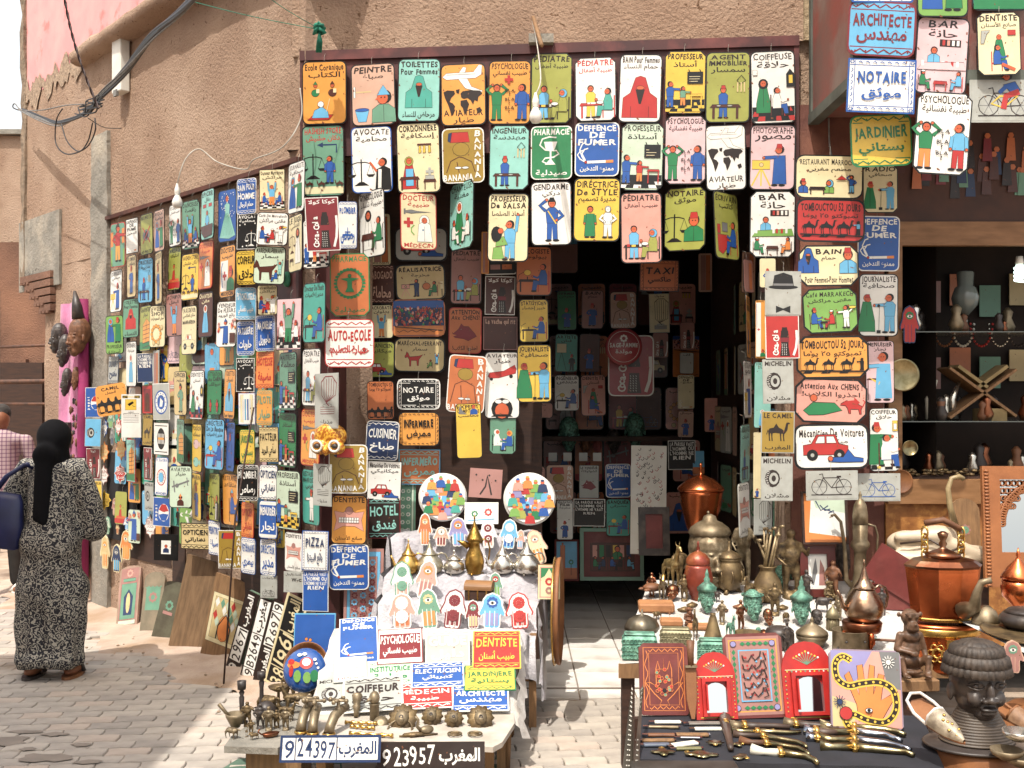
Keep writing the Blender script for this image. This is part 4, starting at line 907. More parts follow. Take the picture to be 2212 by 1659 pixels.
batch('L2','wall',0,'wall','''
385 10 470 388|w k|CUISINIÈRE|طباخة|woman
240 135 322 360|z n K=Q T=n sq|OUVERT|مفتوح|
478 110 608 352|n w T=w sq lh=.14|LA PAROLE/L'HOMME OU/L'HOMME NE/RIEN||
610 85 660 390|z z sq yaw=52|||tools
48 395 190 640|b w sq k=w|||pepsi
140 370 385 620|o o r=8 yaw=20 off=.06|CAMEL|الجمل|camels
520 375 605 610|r k sq T=k|||door
610 360 745 660|z w sq yaw=38|||crestb
785 260 888 625|S k|OFFICIER|ضابط|officer
915 250 1030 660|w k|DENTISTE|أسنان|hair
1060 250 1180 622|g k|ATTENTION/Au CHIEN|احذروا الكلب|dogs
1200 240 1290 655|o k foot=Pour_Femmes k=s|TOILETTES|نساء|burqa
1300 150 1448 430|k w T=w sq|AVOCAT|محامي|scalesk
1465 95 1610 400|A r K=Q T=r sq|HOTESSE|مضيفة|
1658 100 1800 585|G k off=.02|MAITRESSE|معلمة|class
1850 70 2000 550|w k off=.02|PÉDIATRE|طبيب الأطفال|pedi
1318 440 1455 700|w V sq|||pal
1470 415 1600 710|o G K=Q T=G|PILOTE|طيار|
45 650 175 885|s z sq|||tyre
525 615 605 878|O k sq abot|CAMEL|المغرب|camel1
615 680 740 958|w k sq yaw=38|||crestk
808 655 868 1020|G k|SIRÈNE|بائع|build
935 695 1012 1095|y k|POISSON|سمك|fish
1040 650 1198 1080|s k k=r off=.03|DIRECTEUR/De La Banque|مدير إعلاميات|lamp
1220 680 1285 1090|b k|CHAUFFEUR|سائق|person
1330 740 1453 1030|y g K=Q T=g|JARDINIER|بستاني|
1490 720 1648 1015|S h K=Q T=k sq|FACTEUR|ساعي البريد|
1655 600 1798 1060|g k|PROFESSEUR|أستاذ|class
1840 570 1991 1045|o r T=r foot=MÉDECIN|DOCTEUR|طبيب|doctor
60 895 170 1155|d w sq T=w||كولا|coke
535 890 600 1165|d w sq T=w||كولا|coke
390 820 460 1180|m r sq||مراكش|build
628 970 730 1295|w b T=b yaw=38 foot=MÜNCHEN|FC BAYERN||crestr
745 1035 930 1400|e k yaw=20 off=.05|AVIATEUR|طيار|plane2
935 1100 1008 1500|y k|MARIN|بحار|person
1078 1100 1162 1505|l k|AVOCAT|محام|lawyer
1190 1100 1315 1545|o k|RETRAITÉ|متقاعد|oldman
1308 1030 1480 1340|k w K=Q T=w|PLOMBIER|رصاص|
1490 1030 1640 1330|w n K=Q T=n|OPTICIEN|نظاراتي|
1630 1070 1828 1585|e k off=.03 k=y|PROFESSEUR|أستاذة|class
1850 1065 1990 1540|t k|RESTAURANT/MARROCAIN|مغربي|waiter
540 1175 612 1420|z z sq wood abot|MICHELIN|مشلان|tyre
610 1295 752 1555|b w sq k=w yaw=30|||pepsi
90 1160 185 1410|y z sq abot|MICHELIN|مشلان|tyre
1345 1340 1445 1650|A r K=Q T=r|OPTICIEN|نظاراتي|
1490 1325 1640 1655|w b K=Q T=w C=b|MENUISIER|نجار|
1070 1495 1165 1790|w b K=Q T=b sq|PEINTRE|صباغ|
''')
batch('L2','d',8.3,'wall','''
345 450 508 810|w w sq|||cctv
''')
batch('B1','wall',0,'wall','''
593 -140 800 85|S h K=Q T=k sq yaw=22|OPTICIEN|نظاراتي|
862 -85 1037 220|O w sq|||banania
1030 -25 1135 255|w b K=Q T=b|VETERINAIRE|بيطري|
1170 -15 1283 270|w b K=Q T=b|DIRECTEUR|مدير|
1168 245 1292 435|z z sq wood k=h||دراجات|bike
1337 215 1480 395|z z sq wood off=.03||للنساء والرجال|wc
1478 205 1662 535|b w T=w sq off=.04|LA PAROLE VAUT/L'HOMME OU/L'HOMME NE VAUT/RIEN||
390 -60 575 165|k k sq|||frame
''')
batch('M1','wall',0,'wall','''
295 1505 485 1960|z z sq k=d abot off=.08||مذياع|gramo
''')
batch('M2','wall',0,'wall','''
280 690 430 1050|z z sq k=h abot off=.08||مذياع|gramo
45 1255 190 1600|w z abot off=.02|DENTISTE|صانع الأسنان|teeth
183 1235 403 1595|w b K=Q2 T=n sq off=.05|PIZZA|بائع البيتزا|
''')
batch('M2','d',6.35,'corner','''
405 535 725 940|O w d=6.3|||banania
425 955 722 1360|o k abot r=-1|DENTISTE|صانع الأسنان|teeth
405 1360 738 1740|b w T=w abot lh=.125|DEFFENCE/DE/FUMER|ممنوع التدخين|cig
722 8 948 330|B k d=6.95 k=k|TOMBOUCTOU 52|تمبوكتو ٥٢ يوما|camels
970 -10 1330 245|k w K=Q2 T=w d=6.9|NOTAIRE|موثق|
978 265 1325 550|o k K=Q2 T=k d=6.85|INFERMIERE|ممرض|
712 340 985 665|n w K=Q T=w d=6.8 r=-3|CUISINIER|طباخ|
985 575 1328 868|B s K=Q T=m sq d=6.95|INFERMERO|ممرض|
722 670 1010 1000|w k d=6.7 r=-2 sq|Mécanicien De Voitures|ميكانيكي|mecanic
730 975 1000 1315|h d K=Q T=m C=h d=6.7 sq|HOTEL|فندق|
1460 195 1672 650|y k d=6.85 r=2|EXPERT/COMPTABLE|محاسب|expert
1738 210 1960 615|G k d=6.95 oct|PODOLOGUE|طبيبة الأرجل|podo
''')
batch('M1','d',7.25,'recess','''
745 180 920 610|i k foot=BIOLOGISTE|||tools
950 295 1390 575|z k|||mecanic
745 605 948 925|K k K=Q T=a sq|ABOGADO|محاماة|
960 600 1370 895|S k r=2|RÉALISATRICE|مخرجة|film
745 935 940 1215|i k|ACROBATE|بهلوان|champ
930 890 1370 1200|n B bw=.02|||crowd
695 1240 950 1540|l k|MÉCANICIEN|ميكانيك|mecanic
945 1210 1370 1495|S k k=S r=-1|MARÉCHAL-FERRANT|سمار|donkey
1415 475 1675 930|v k T=h|PÉDIATRE|طبيب أطفال|pedi
1400 960 1672 1340|B r T=k abot|ATTENTION/Aux CHIENS!|احذروا الكلاب!|dogh
1690 560 1965 685|k w|||tools
1700 700 1950 1020|K w sq T=w||كوكا كولا|coke
1685 1035 1970 1310|K v sq T=a|La vache qui rit||
1390 1355 1705 1830|B w r=-4 d=6.9|||banania
1695 1325 1990 1880|w k d=6.95 lh=.09|AVIATEUR|طيار|pilot
1670 330 1735 680|o B d=7.2|||tools
''')
batch('IN','d',7.2,'recess','''
120 200 390 570|B k|BIOLOGISTE|بيولوجي|lamp
145 598 365 922|y k|STATISTICIEN|خبير إحصاء|lamp
130 940 388 1375|y k d=6.95|JOURNALISTE|صحافية|interview
1052 300 1350 540|B k K=Q2 T=k sq d=7.4|TAXI|طاكسي|
1820 240 1925 550|a k d=7.2|||tools
''')
batch('IN','d',9.2,'inside','''
432 535 575 830|g k|INFIRMIER|ممرض|person
615 530 780 820|v k|BAIN|حمام|person
830 540 1030 820|a k|||banania
1125 555 1278 850|i z sq||مذياع|gramo
415 860 585 1145|t k|ARTISTE|فنان|easel
600 860 750 1145|K h|||person
410 1168 597 1440|w k|INGÉNIEUR|مهندس|lamp
610 1168 797 1478|P k|DENTISTE|أسنان|dent
218 1375 400 1495|P k||مراكش|
1150 850 1270 1040|v k|||coke
1355 770 1470 980|v k|||coke
1355 1000 1460 1160|z k||قف|
1340 1170 1465 1425|i z|DEFFENCE/DE|ممنوع|cig
1340 1440 1460 1640|a k||مرسال|person
1495 250 1600 545|a k|||tools
1650 680 1705 920|v k|||coke
1540 1340 1650 1600|P k|||person
1650 990 1702 1290|a k|||tools
''')
batch('C','d',8.9,'inside','''
0 550 212 800|P k|AVOCATE||
215 535 445 835|a k|||banania
490 540 655 815|z k sq|LE VENDEUR|الشوكولاتة|dogh
710 530 920 808|b w T=w abot lh=.125|DEFFENCE/DE/FUMER|ممنوع التدخين|cig
1228 335 1455 578|k w T=w sq|LA PAROLE VAUT/L'HOMME OU/L'HOMME NE/RIEN||
305 830 440 1158|w k|RÉALISATRICE/FILM|مخرجة|person
443 820 705 1048|k w T=w sq|LA PAROLE VAUT/L'HOMME OU/L'HOMME NE VAUT/RIEN||
715 820 915 1130|t k k=d|BANQUIER|مصرفي|lamp
1430 420 1530 615|a k|||minaret
''')
random.seed(21); q_ = [n for n in PIC if n not in ('banania','tyre','hat','script','barbig','cctv','pepsi','coke','crowd','frame','wc','gramo','nophoto','crestb','crestk','crestr','minaret')]; ln_ = []
for i,u in enumerate((262,292,322,352,378,404,432,460,492,524,560,598,632)):
 for j in range(5): v = 745+j*88+(i % 2)*40; ln_.append('%d %d %d %d|%s k off=-.055|||%s' % (u-13-i*.5,v-38-i,u+13+i*.5,v+38+i,'woyieGtpasSEl'[(i*5+j*3) % 13],q_[(i*7+j*11) % len(q_)]))
batch('D','wall',0,'wall','\n'.join(ln_[:62]))
# ------------------------------------------------------------------ setting
ADOBE = mat('adobe_plaster','a48973','927763',3.2,.95,bump=1,bscale=48,lo=.3,hi=.7,c3=lin('b39a85'),s3=1.1,lo3=.45,hi3=.7,bdist=.028,spots=(28,.655,'6f543f'))
ADOBE2 = mat('adobe_dark','7d5b49','64483a',2.2,.95,bump=.8,bscale=40,bdist=.02,c3=lin('8c6650'),s3=.7)
PINK = mat('pink_limewash','d59090','db9d9a',4,.9,bump=.35,bscale=90,c3=lin('c77a76'),s3=3,lo3=.6,hi3=.66,bdist=.006)
CEM = mat('grey_cement','8f8a80','77736a',5,.95,bump=.8,bscale=25,bdist=.02,c3=lin('a39a8b'),s3=3)
PURP = mat('maroon_metal','4a211f','3a191a',4,.55,bump=.15,bscale=30,c3=lin('6a3430'),s3=5,bdist=.003)
WHITE = mat('white_plastic','dcdad2','cfcbbf',6,.5)
BLACKC = mat('black_cable','101012','1a1819',30,.5)
GREYC = mat('grey_cable','7b7873','5d5a57',30,.6)
GREENR = mat('green_string','1d7a62','125a48',40,.8)
DARKW = mat('dark_wood','3c2417','2a1810',6,.7,bump=.3,bscale=30,stretch=(1,1,6),bdist=.004)
OLDW = mat('old_wood','8b6a48','6f5338',8,.75,bump=.4,bscale=30,stretch=(6,6,1),bdist=.004)
HONEY = mat('honey_wood','8f6844','76522f',5,.55,bump=.2,bscale=30,stretch=(1,5,5),bdist=.003)
CLOTH = mat('white_cloth','c9c5c0','b4afa9',5,.8,bump=.6,bscale=9,bdist=.04,sheen=.2,c3=lin('a8a098'),s3=3)
CLOTHS = mat('satin_cloth','b9b6b9','a19da3',4,.5,bump=.8,bscale=8,bdist=.04,sheen=.2)
def wallpoint(u,off=0,z=0):          # a point of the left wall seen at picture column u
 p = hit(u,863,WP+WN*off,WN); return Vector((p.x,p.y,z))
t_ = Vector((.6697,-.7426,0))        # along the left wall, towards the shop
def walong(p): return (p-WP).dot(t_)
def wall_mesh(mb,s0,s1,z0,z1,off0,off1,m=0,nx=1,nz=1,jit=0):
 """slab on the left wall between distances s0..s1 along it"""
 def q(s,o,z): return WP+t_*s+WN*o+Vector((0,0,z))
 vs = [];
 for j in range(nz+1):
  for i in range(nx+1):
   j_ = jit if (0 < i < nx or nx == 1) else jit*.5
   vs.append(q(s0+(s1-s0)*i/nx+U_(-j_,j_)*.6,off1+U_(-jit,jit)*.5,z0+(z1-z0)*j/nz))
 fs = [(j*(nx+1)+i,j*(nx+1)+i+1,(j+1)*(nx+1)+i+1,(j+1)*(nx+1)+i) for j in range(nz) for i in range(nx)]
 mb.add(vs,fs,m,smooth=jit > 0)
 e = lambda a,b: vs[a]+(-WN)*(off1-off0) if True else None
 n1 = nx+1
 for chain in ([j*n1 for j in range(nz+1)],[j*n1+nx for j in range(nz+1)],list(range(n1)),[nz*n1+i for i in range(n1)]):
  v2 = [vs[k] for k in chain]; mb.add(v2+[a-WN*(off1-off0) for a in v2],[(i,i+1,len(v2)+i+1,len(v2)+i) for i in range(len(v2)-1)],m)
sE = walong(wallpoint(50)); sL = walong(wallpoint(97)); sC = .35
gm = mat('sandy_ground','aa9886','96826f',6,.95,bump=.5,bscale=40,c3=lin('6e5b4c'),s3=1.3,lo3=.55,hi3=.7,bdist=.01)
g = MB(); g.add([(-60,-8,-.012),(60,-8,-.012),(60,90,-.012),(-60,90,-.012)],[(0,1,2,3)]); GR = g.build('ground',gm); tag(GR,kind='structure')
ed = MB(); pts = []
for i in range(26):
 s = sE+(sC-sE)*i/25; p = WP+t_*s; w = .52+.14*sin(i*1.3)+U_(-.05,.05); pts.append((p+WN*-.02,p+WN*w))
vs = [];
for a,b in pts:
 for k in range(5): q = a.lerp(b,k/4); vs.append((q.x,q.y,.004+.05*(1-k/4)**2+(U_(0,.012) if k < 4 else 0)))
ed.add(vs,[(i*5+k,i*5+k+1,(i+1)*5+k+1,(i+1)*5+k) for i in range(25) for k in range(4)],smooth=True)
tag(ed.build('earth',mat('bare_earth','a59080','b8a594',5,.98,bump=.7,bscale=50,bdist=.012,c3=lin('9a8169'),s3=2)),kind='structure')
rub = MB()
for i in range(60):
 s = U_(sE,sC); w = abs(random.gauss(0,.3)); r = U_(.005,.013); p = WP+t_*s+WN*(w+.05); rub.ell((p.x,p.y,.02+r*.3),(r,r*U_(.6,1),r*.6),5,4)
tag(rub.build('rubble',mat('rubble_stone','a8937f','8f7c69',9,.95)),kind='stuff')
PV = [mat('paver_%d' % i,a,b,7,.85,bump=.35,bscale=60,c3=lin('877868'),s3=2,lo3=.6,hi3=.75,bdist=.004,coords='Object') for i,(a,b) in enumerate((('aca398','999188'),('b5aca0','a39a8f'),('a0988f','8e877f'),('b4a699','a4978b')))]
def paver_mesh(i,L_=.209,W=.109):
 n = 4; top = []
 for k in range(n): top.append((-L_/2+L_*k/n,-W/2+(.006 if k % 2 else -.004)))
 for k in range(2): top.append((L_/2+(.005 if k else -.003),-W/2+W*k/2))
 for k in range(n): top.append((L_/2-L_*k/n,W/2+(.006 if k % 2 else -.004)))
 for k in range(2): top.append((-L_/2+(.005 if k else -.003),W/2-W*k/2))
 b = MB(); ins = [(x*.965,y*.94) for x,y in top]; N = len(top)
 vs = [(x,y,-.03) for x,y in top]+[(x,y,.0) for x,y in top]+[(x,y,.006) for x,y in ins]
 b.add(vs,[(k,(k+1) % N,N+(k+1) % N,N+k) for k in range(N)]+[(N+k,N+(k+1) % N,2*N+(k+1) % N,2*N+k) for k in range(N)]+[tuple(range(2*N,3*N))])
 return b
PM = [paver_mesh(i) for i in range(4)]; PME = [PM[i].mesh('paver',PV[i]) for i in range(4)]
cells = []; ang = R(5); ca,sa = cos(ang),sin(ang)
def inside_pav(x,y):
 if y > 9.9 or y < 3.6: return False
 if x > -1.25: return y < 6.56-.097*(x+1.3)
 return (Vector((x,y,0))-WP).dot(WN) > .42
for j in range(-60,130):
 for i in range(-60,60):
  lx,ly = (i+(.5 if j % 2 else 0))*.213,j*.112; x = lx*ca-ly*sa-.3; y = lx*sa+ly*ca+3
  if not inside_pav(x,y): continue
  u = CX+F*x/y; v = HY+CH*F/y
  if -90 < u < 2300 and v < 1760: cells.append((-y+(0 if v < 1700 else -9),x,y))
cells.sort(key=lambda q: abs(-q[0]-4.6)*1.0)
vis = [c for c in cells if not (c[1] > .9 and c[2] < 6) and not (-1.3 < c[1] < -.1 and 4.2 < c[2] < 5)]; rest = MB()
for k,(d,x,y) in enumerate(vis):
 M = MT_((x,y,U_(-.003,.003))) @ MR_(ang+U_(-.02,.02),4,'Z') @ MR_(U_(-.01,.01),4,'X')
 if k < 290: link('paver',PME[k % 4 if random.random() < .6 else 0],GR,M)
 else: q = PM[0]; rest.add([M @ Vector(v) for v in q.v],q.f,random.choice((0,0,1,2,3)))
tag(rest.build('paver',PV,GR),kind='stuff')
st = MB()   # dark wet stains on the paving
for (u,v,a,b) in ((20,1605,.13,.04),(55,1585,.1,.02),(120,1590,.08,.02),(95,1640,.16,.04),(60,1622,.05,.015),(175,1612,.06,.02),(190,1650,.08,.02)):
 p = P(u,v,CH*F/(v-863)); n = 14; st.add([(p.x+a*cos(6.283*k/n)*U_(.5,1.1),p.y+b*2*sin(6.283*k/n)*U_(.5,1.1),.0105) for k in range(n)],[tuple(range(n))])
tag(st.build('spilled_water',mat('wet_stain','8b8075','7d7369',9,.7)),kind='stuff')
TF = mat('floor_tile','dad6d0','cdc7bf',2.5,.5,bump=.08,bscale=20,c3=lin('a39a90'),s3=2,lo3=.55,hi3=.75)
fl = MB(); fl.box((-1.35,6.62,-.05),(4.2,11.5,.012),0); FL = tag(fl.build('shop_floor',mat('tile_grout','8d8276','7b7066',9,.9)),kind='structure')
tl = MB(); tl.box((-.162,-.162,-.01),(.162,.162,.008),bev=.003); TME = tl.mesh('tile',TF)
for j in range(13):
 for i in range(10):
  x,y = -1.1+i*.333,6.79+j*.333
  if x > 2.2: continue
  link('tile',TME,FL,MT_((x,y,.012+U_(-.001,.001))))
for i in range(10): link('tile',TME,FL,MT_((-1.1+i*.333,6.52,-.001)) @ Matrix.Diagonal((1,.55,1,1)))
B = thing('adobe_building','tan adobe plaster building with pink upper storey at the alley corner','building')
w = MB(); LZ = 4.62; wall_mesh(w,sL,.05,-.1,2.95,-.5,0,nx=24,nz=14,jit=.012); wall_mesh(w,sE,.05,2.95,LZ,-.5,0,nx=26,nz=10,jit=.012)
w.build('wall',ADOBE,B)
w = MB(); sK = walong(wallpoint(180)); wall_mesh(w,sE+.1,sK,LZ,8.0,-.5,.004,nx=6,nz=12,jit=.006); wall_mesh(w,sK,.4,LZ,8.0,-.5,.004,nx=20,nz=12,jit=.006); w.build('pink_upper_wall',PINK,B)
w = MB(); wall_mesh(w,sE-.01,sE+.11,2.9,8.0,-.5,.02,nx=2,nz=30,jit=.03); w.build('corner_render',mat('crumbled_render','93806c','6f6151',12,.98,bump=1,bscale=30,bdist=.03),B)
w = MB(); vs = []; n = 30                                   # ragged patch of bare plaster under the pink
for i in range(n+1):
 s = sE+.1+(sK-sE-.05)*i/n; vs += [WP+t_*s+WN*.012+Vector((0,0,LZ-.04+U_(-.09,.03)+.05*sin(i*.9))),WP+t_*s+WN*.014+Vector((0,0,LZ+.08+U_(-.05,.12)))]
w.add(vs,[(2*i,2*i+2,2*i+3,2*i+1) for i in range(n)]); w.build('bare_plaster_edge',mat('pale_plaster_scar','b19a83','82705f',22,.98,bump=1,bscale=50,bdist=.02),B)
w = MB(); vs = []; n = 34                                   # rounded overhanging ledge
prof = [(0,.0),(.10,.01),(.22,-.02),(.27,-.05),(.28,-.09),(.24,-.13),(.14,-.145),(0,-.15)]
for i in range(n+1):
 s = sK+(.4-sK)*i/n; jz = .012*sin(i*.55)+U_(-.008,.008)
 for o,z in prof: vs.append(WP+t_*s+WN*(o*.62*(min(1,.7+i*.03))+(U_(-.006,.006) if o else 0))+Vector((0,0,LZ+.12+z+jz)))
k_ = len(prof); w.add(vs,[(i*k_+j,i*k_+j+1,(i+1)*k_+j+1,(i+1)*k_+j) for i in range(n) for j in range(k_-1)]+[tuple(range(k_))],smooth=True); w.build('ledge',ADOBE,B)
w = MB(); s0,s1 = walong(wallpoint(205)),walong(wallpoint(240)); wall_mesh(w,s0,s1,.0,3.95,0,.035,nx=3,nz=46,jit=.012); w.build('cement_pier',CEM,B)
w = MB(); s0,s1 = walong(wallpoint(46)),walong(wallpoint(133)); wall_mesh(w,s0,s1,2.78,3.45,0,.022,nx=4,nz=4,jit=.004)
w.build('cement_plaque',CEM,B)
cor = MB()
for j in range(5):
 z = 2.93-.075*(j+1); s1 = walong(wallpoint(97))+.03; s0 = sE+.06+(s1-sE-.05)*j/4.4
 wall_mesh(cor,s0,s1+.25,z,z+.06,-.4,.05-.0*j)
 for q in range(3): wall_mesh(cor,s0+.02+.09*q,s0+.08+.09*q,z-.02,z+.0,-.05,.06)
cor.build('corbelled_bricks',ADOBE2,B)
mk = MB()
for i in range(16): a = .03*sin(i*2.2); p = WP+t_*(sE+.12+.026*i)+WN*.03+Vector((0,0,2.93+a*.6)); q = p+t_*.02+Vector((0,0,.03*sin(i*1.7))); mk.tube([p,q],.002,4)
mk.build('scratched_writing',mat('scratch','4a4640'),B)
D_ = thing('shop_building','tan plaster shop building with wide dark doorway behind the sign panel','building')
fd = Vector((.9953,-.0965,0))
def fac(mb,a,b,z0,z1,o0,o1,m=0,nx=1,nz=1,jit=0):
 vs = []
 for j in range(nz+1):
  for i in range(nx+1): vs.append(FP+fd*(a+(b-a)*i/nx)+FN*(o1+U_(-jit,jit))+Vector((0,0,z0+(z1-z0)*j/nz)))
 mb.add(vs,[(j*(nx+1)+i,j*(nx+1)+i+1,(j+1)*(nx+1)+i+1,(j+1)*(nx+1)+i) for j in range(nz) for i in range(nx)],m,smooth=jit > 0)
 if o0 != o1:
  c = [FP+fd*x+FN*y+Vector((0,0,z)) for x in (a,b) for y in (o0,o1) for z in (z0,z1)]; mb.add(c,[(0,1,3,2),(4,6,7,5),(0,4,6,2),(1,3,7,5),(0,1,5,4)],m)
w = MB(); fac(w,-.06,3.05,3.88,6.5,-.5,-.02,nx=22,nz=14,jit=.008); fac(w,2.95,3.35,0,3.88,-.5,-.05,nx=3,nz=20,jit=.01); w.build('wall',ADOBE,D_)
w = MB(); w.box((2.0,6.6,3.6),(7,7.1,6.5)); fac(w,3.05,8.5,3.88,6.5,-.5,0,nx=8,nz=6,jit=.01); w.build('right_wall',mat('flaked_plaster','b3a184','9a866a',5,.95,bump=1,bscale=22,bdist=.03,c3=lin('7a4a3c'),s3=2.5,lo3=.55,hi3=.6),D_)
w = MB(); vs = []
fac(w,0,3.02,3.84,3.90,-.03,.03); fac(w,0,3.02,3.25,3.84,-.03,.012); fac(w,0,.03,2.55,3.84,-.03,.022); fac(w,2.99,3.02,2.35,3.84,-.03,.022)
w.build('sign_panel',PURP,D_)
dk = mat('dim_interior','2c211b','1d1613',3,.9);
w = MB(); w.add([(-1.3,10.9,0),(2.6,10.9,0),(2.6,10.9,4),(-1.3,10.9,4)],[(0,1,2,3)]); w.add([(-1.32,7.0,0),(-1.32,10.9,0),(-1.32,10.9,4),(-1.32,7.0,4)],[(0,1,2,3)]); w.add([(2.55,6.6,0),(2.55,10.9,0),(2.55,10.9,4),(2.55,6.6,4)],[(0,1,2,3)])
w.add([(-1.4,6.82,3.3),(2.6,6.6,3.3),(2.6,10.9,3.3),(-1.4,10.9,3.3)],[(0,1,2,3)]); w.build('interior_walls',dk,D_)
w = MB(); w.box((-1.3,7.32,0),(.12,7.42,3.3)); w.box((.12,7.32,.0),(.2,9,3.3)); w.box((1.72,6.62,0),(1.8,9.5,3.3)); w.build('inner_partition',DARKW,D_)
dl = thing('maroon_door_leaf','tall maroon steel door leaf folded back at the corner of the shop','door',MT_((0,0,0)))
w = MB(); wall_mesh(w,walong(wallpoint(600)),.02,.05,2.62,.0,.03,nx=1,nz=1); w.build('panel',PURP,dl)
w = MB(); fac(w,0.0,.24,.05,3.25,-.28,-.02); w.build('post',PURP,dl)
w = MB()
for z in (1.2,1.9,2.5): p = WP+t_*-.1+WN*.04+Vector((0,0,z)); w.ell(p,(.03,.03,.05),8,6)
w.build('hinge',mat('green_patina','4f9a78','2f6a50',20,.6,.3),dl)
tb = MB(); wall_mesh(tb,walong(wallpoint(238)),.02,3.215,3.245,.0,.045)
tag(tb.build('edging_board',[mat('red_batten','5b3326','45261d',7,.8)]),'long thin dark batten on the left wall above the hanging signs','batten')
for i,(u0,u1,z0,z1) in enumerate(((262,372,.5,1.9),(375,402,.4,2.75),(400,520,.62,2.62),(524,648,.2,2.55))):
 b = MB(); wall_mesh(b,walong(wallpoint(u0)),walong(wallpoint(u1)),z0,z1,0,.008+.002*i)
 if i == 2: continue
 tag(b.build('backing_board',DARKW),['black board behind the lower sign columns right of the star plaques','narrow dark vertical board between the left and middle sign columns','','wide dark board behind the sign columns beside the maroon door leaf'][i],'board')
nb = MB(); nb.box((-8,-6,0),(-3.2,3.9,6.85)); nb.box((-8,-6,6.85),(-3.1,4.0,7.0));
tag(nb.build('neighbouring_house',ADOBE),'plain adobe house across the lane to the left of the view','building')
al = thing('alley_house','brown plastered house closing the alley behind the scaffold','building')
w = MB(); w.box((-9.5,15.0,-.1),(-5.0,15.6,3.9)); w.box((-7.3,14.9,0),(-6.6,15.1,2.3)); w.build('wall',ADOBE2,al)
w = MB(); w.box((-7.05,14.84,0),(-6.35,14.95,2.25),0); w.build('doorway',DARKW,al)
w = MB(); n = 12; vs = [(-9.6+4.8*k/n,16.5,3.0) for k in range(n+1)]+[(-9.6+4.8*k/n,16.5,5.74+U_(-.05,.05)) for k in range(n+1)]; w.add(vs,[(k,k+1,n+2+k,n+1+k) for k in range(n)]);
w.box((-9.6,16.52,0),(-4.5,17.5,5.7)); w.build('upper_wall',ADOBE,al)
w = MB(); w.box((-9.6,16.4,5.72),(-4.5,17.6,5.79)); w.build('parapet',CEM,al)
sc_ = thing('scaffold','dark steel scaffold standing in the alley at the far left','scaffold')
def spole(a,b,r=.025): MB().tube([a,b],r,6).build('pole',DARKW if 0 else mat('rusty_steel','4b3a33','6b4a3a',12,.7,.4),sc_)
sx,sy = -4.9,12.0
spole((sx,sy,0),(sx,sy,3.0)); spole((sx-1.0,sy+.6,0),(sx-1.0,sy+.6,3.0));
for z in (.9,1.7,2.35): spole((sx-1.0,sy+.6,z),(sx,sy,z),.018)
for z in (.2,.95,1.6): spole((sx,sy,z+.55),(sx+.55,sy,z+.2),.016); spole((sx,sy,z),(sx+.5,sy,z+.35),.016)
spole((sx-1.9,sy+1,1.95),(sx,sy,1.95),.03)
p = P(261,142,9.15); mt = thing('meter_box','flat white plastic meter box on the tan wall under the cables','meter box',TR_(hit(261,142,WP+WN*.05,WN),WYAW))
MB().box((-.085,-.04,-.22),(.085,.04,.22),bev=.008).build('case',WHITE,mt); MB().box((-.03,-.05,-.25),(.03,-.03,-.2)).build('latch',GREYC,mt)
def cable(name,label,pts,r,m,n=6,cat='cable',parent=None,sub=8):
 pts = [Vector(p) for p in pts]; out = []
 for i in range(len(pts)-1):
  p0,p1,p2,p3 = pts[max(i-1,0)],pts[i],pts[i+1],pts[min(i+2,len(pts)-1)]
  for k in range(sub):
   t = k/sub; out.append(.5*((2*p1)+(p2-p0)*t+(2*p0-5*p1+4*p2-p3)*t*t+(3*p1-p0-3*p2+p3)*t**3))
 out.append(pts[-1]); b = MB(); b.tube(out,r,n,cap=True)
 o = b.build(name,m,parent)
 return tag(o,label,cat) if label else o
def pc(u,v,off): p = hit(u,v,WP+WN*off,WN); return p
bd = thing('cable_bundle','thick bundle of black cables sagging across the tan wall to a knot','cable')
base = [(470,-60,1.2),(395,20,1.0),(330,78,.8),(272,150,.6),(225,200,.5),(190,240,.42),(150,262,.34),(118,268,.28),(80,252,.22),(45,235,.16)]
for i in range(9):
 q = []
 for k,(u,v,o) in enumerate(base):
  a = i*.7+k*1.1; rr = (7 if k < 5 else 6)*(.35+.65*((i % 3)/2)); q.append(pc(u+rr*cos(a),v+rr*sin(a),o+.01*sin(a)))
 cable('cable',None,q[: (6 if i < 4 else 10)],.009 if i < 6 else .006,BLACKC if i < 6 else GREYC,parent=bd)
for i in range(7):
 a = i*.9; q = [pc(215+10*cos(a),215+10*sin(a),.6),pc(190+22*cos(a+1),225+14*sin(a),.55),pc(200+22*cos(a+3),238+14*sin(a+2),.6),pc(182+20*cos(a+4),230+18*sin(a+3),.6)]; cable('knot_loop',None,q,.005,BLACKC,5,parent=bd)
cable('hanging_loop',None,[pc(205,255,.6),pc(205,285,.6),pc(185,320,.58),pc(145,333,.55),pc(121,310,.55),pc(122,260,.55),pc(135,235,.55)],.005,BLACKC,parent=bd)
cable('hanging_loop',None,[pc(200,265,.6),pc(190,305,.6),pc(170,327,.58),pc(145,305,.55),pc(132,265,.55)],.005,BLACKC,parent=bd)
cable('loose_wire',None,[pc(40,238,.45),pc(28,232,.5),pc(32,224,.5),pc(48,238,.48),pc(90,238,.5),pc(140,228,.55),pc(180,225,.6)],.005,GREYC,parent=bd)
cable('loose_wire',None,[pc(190,255,.5),pc(225,275,.2),pc(262,277,.02)],.004,GREYC,parent=bd)
tw = thing('twisted_cable','dark twisted wire dropping from above to the cable knot','cable')
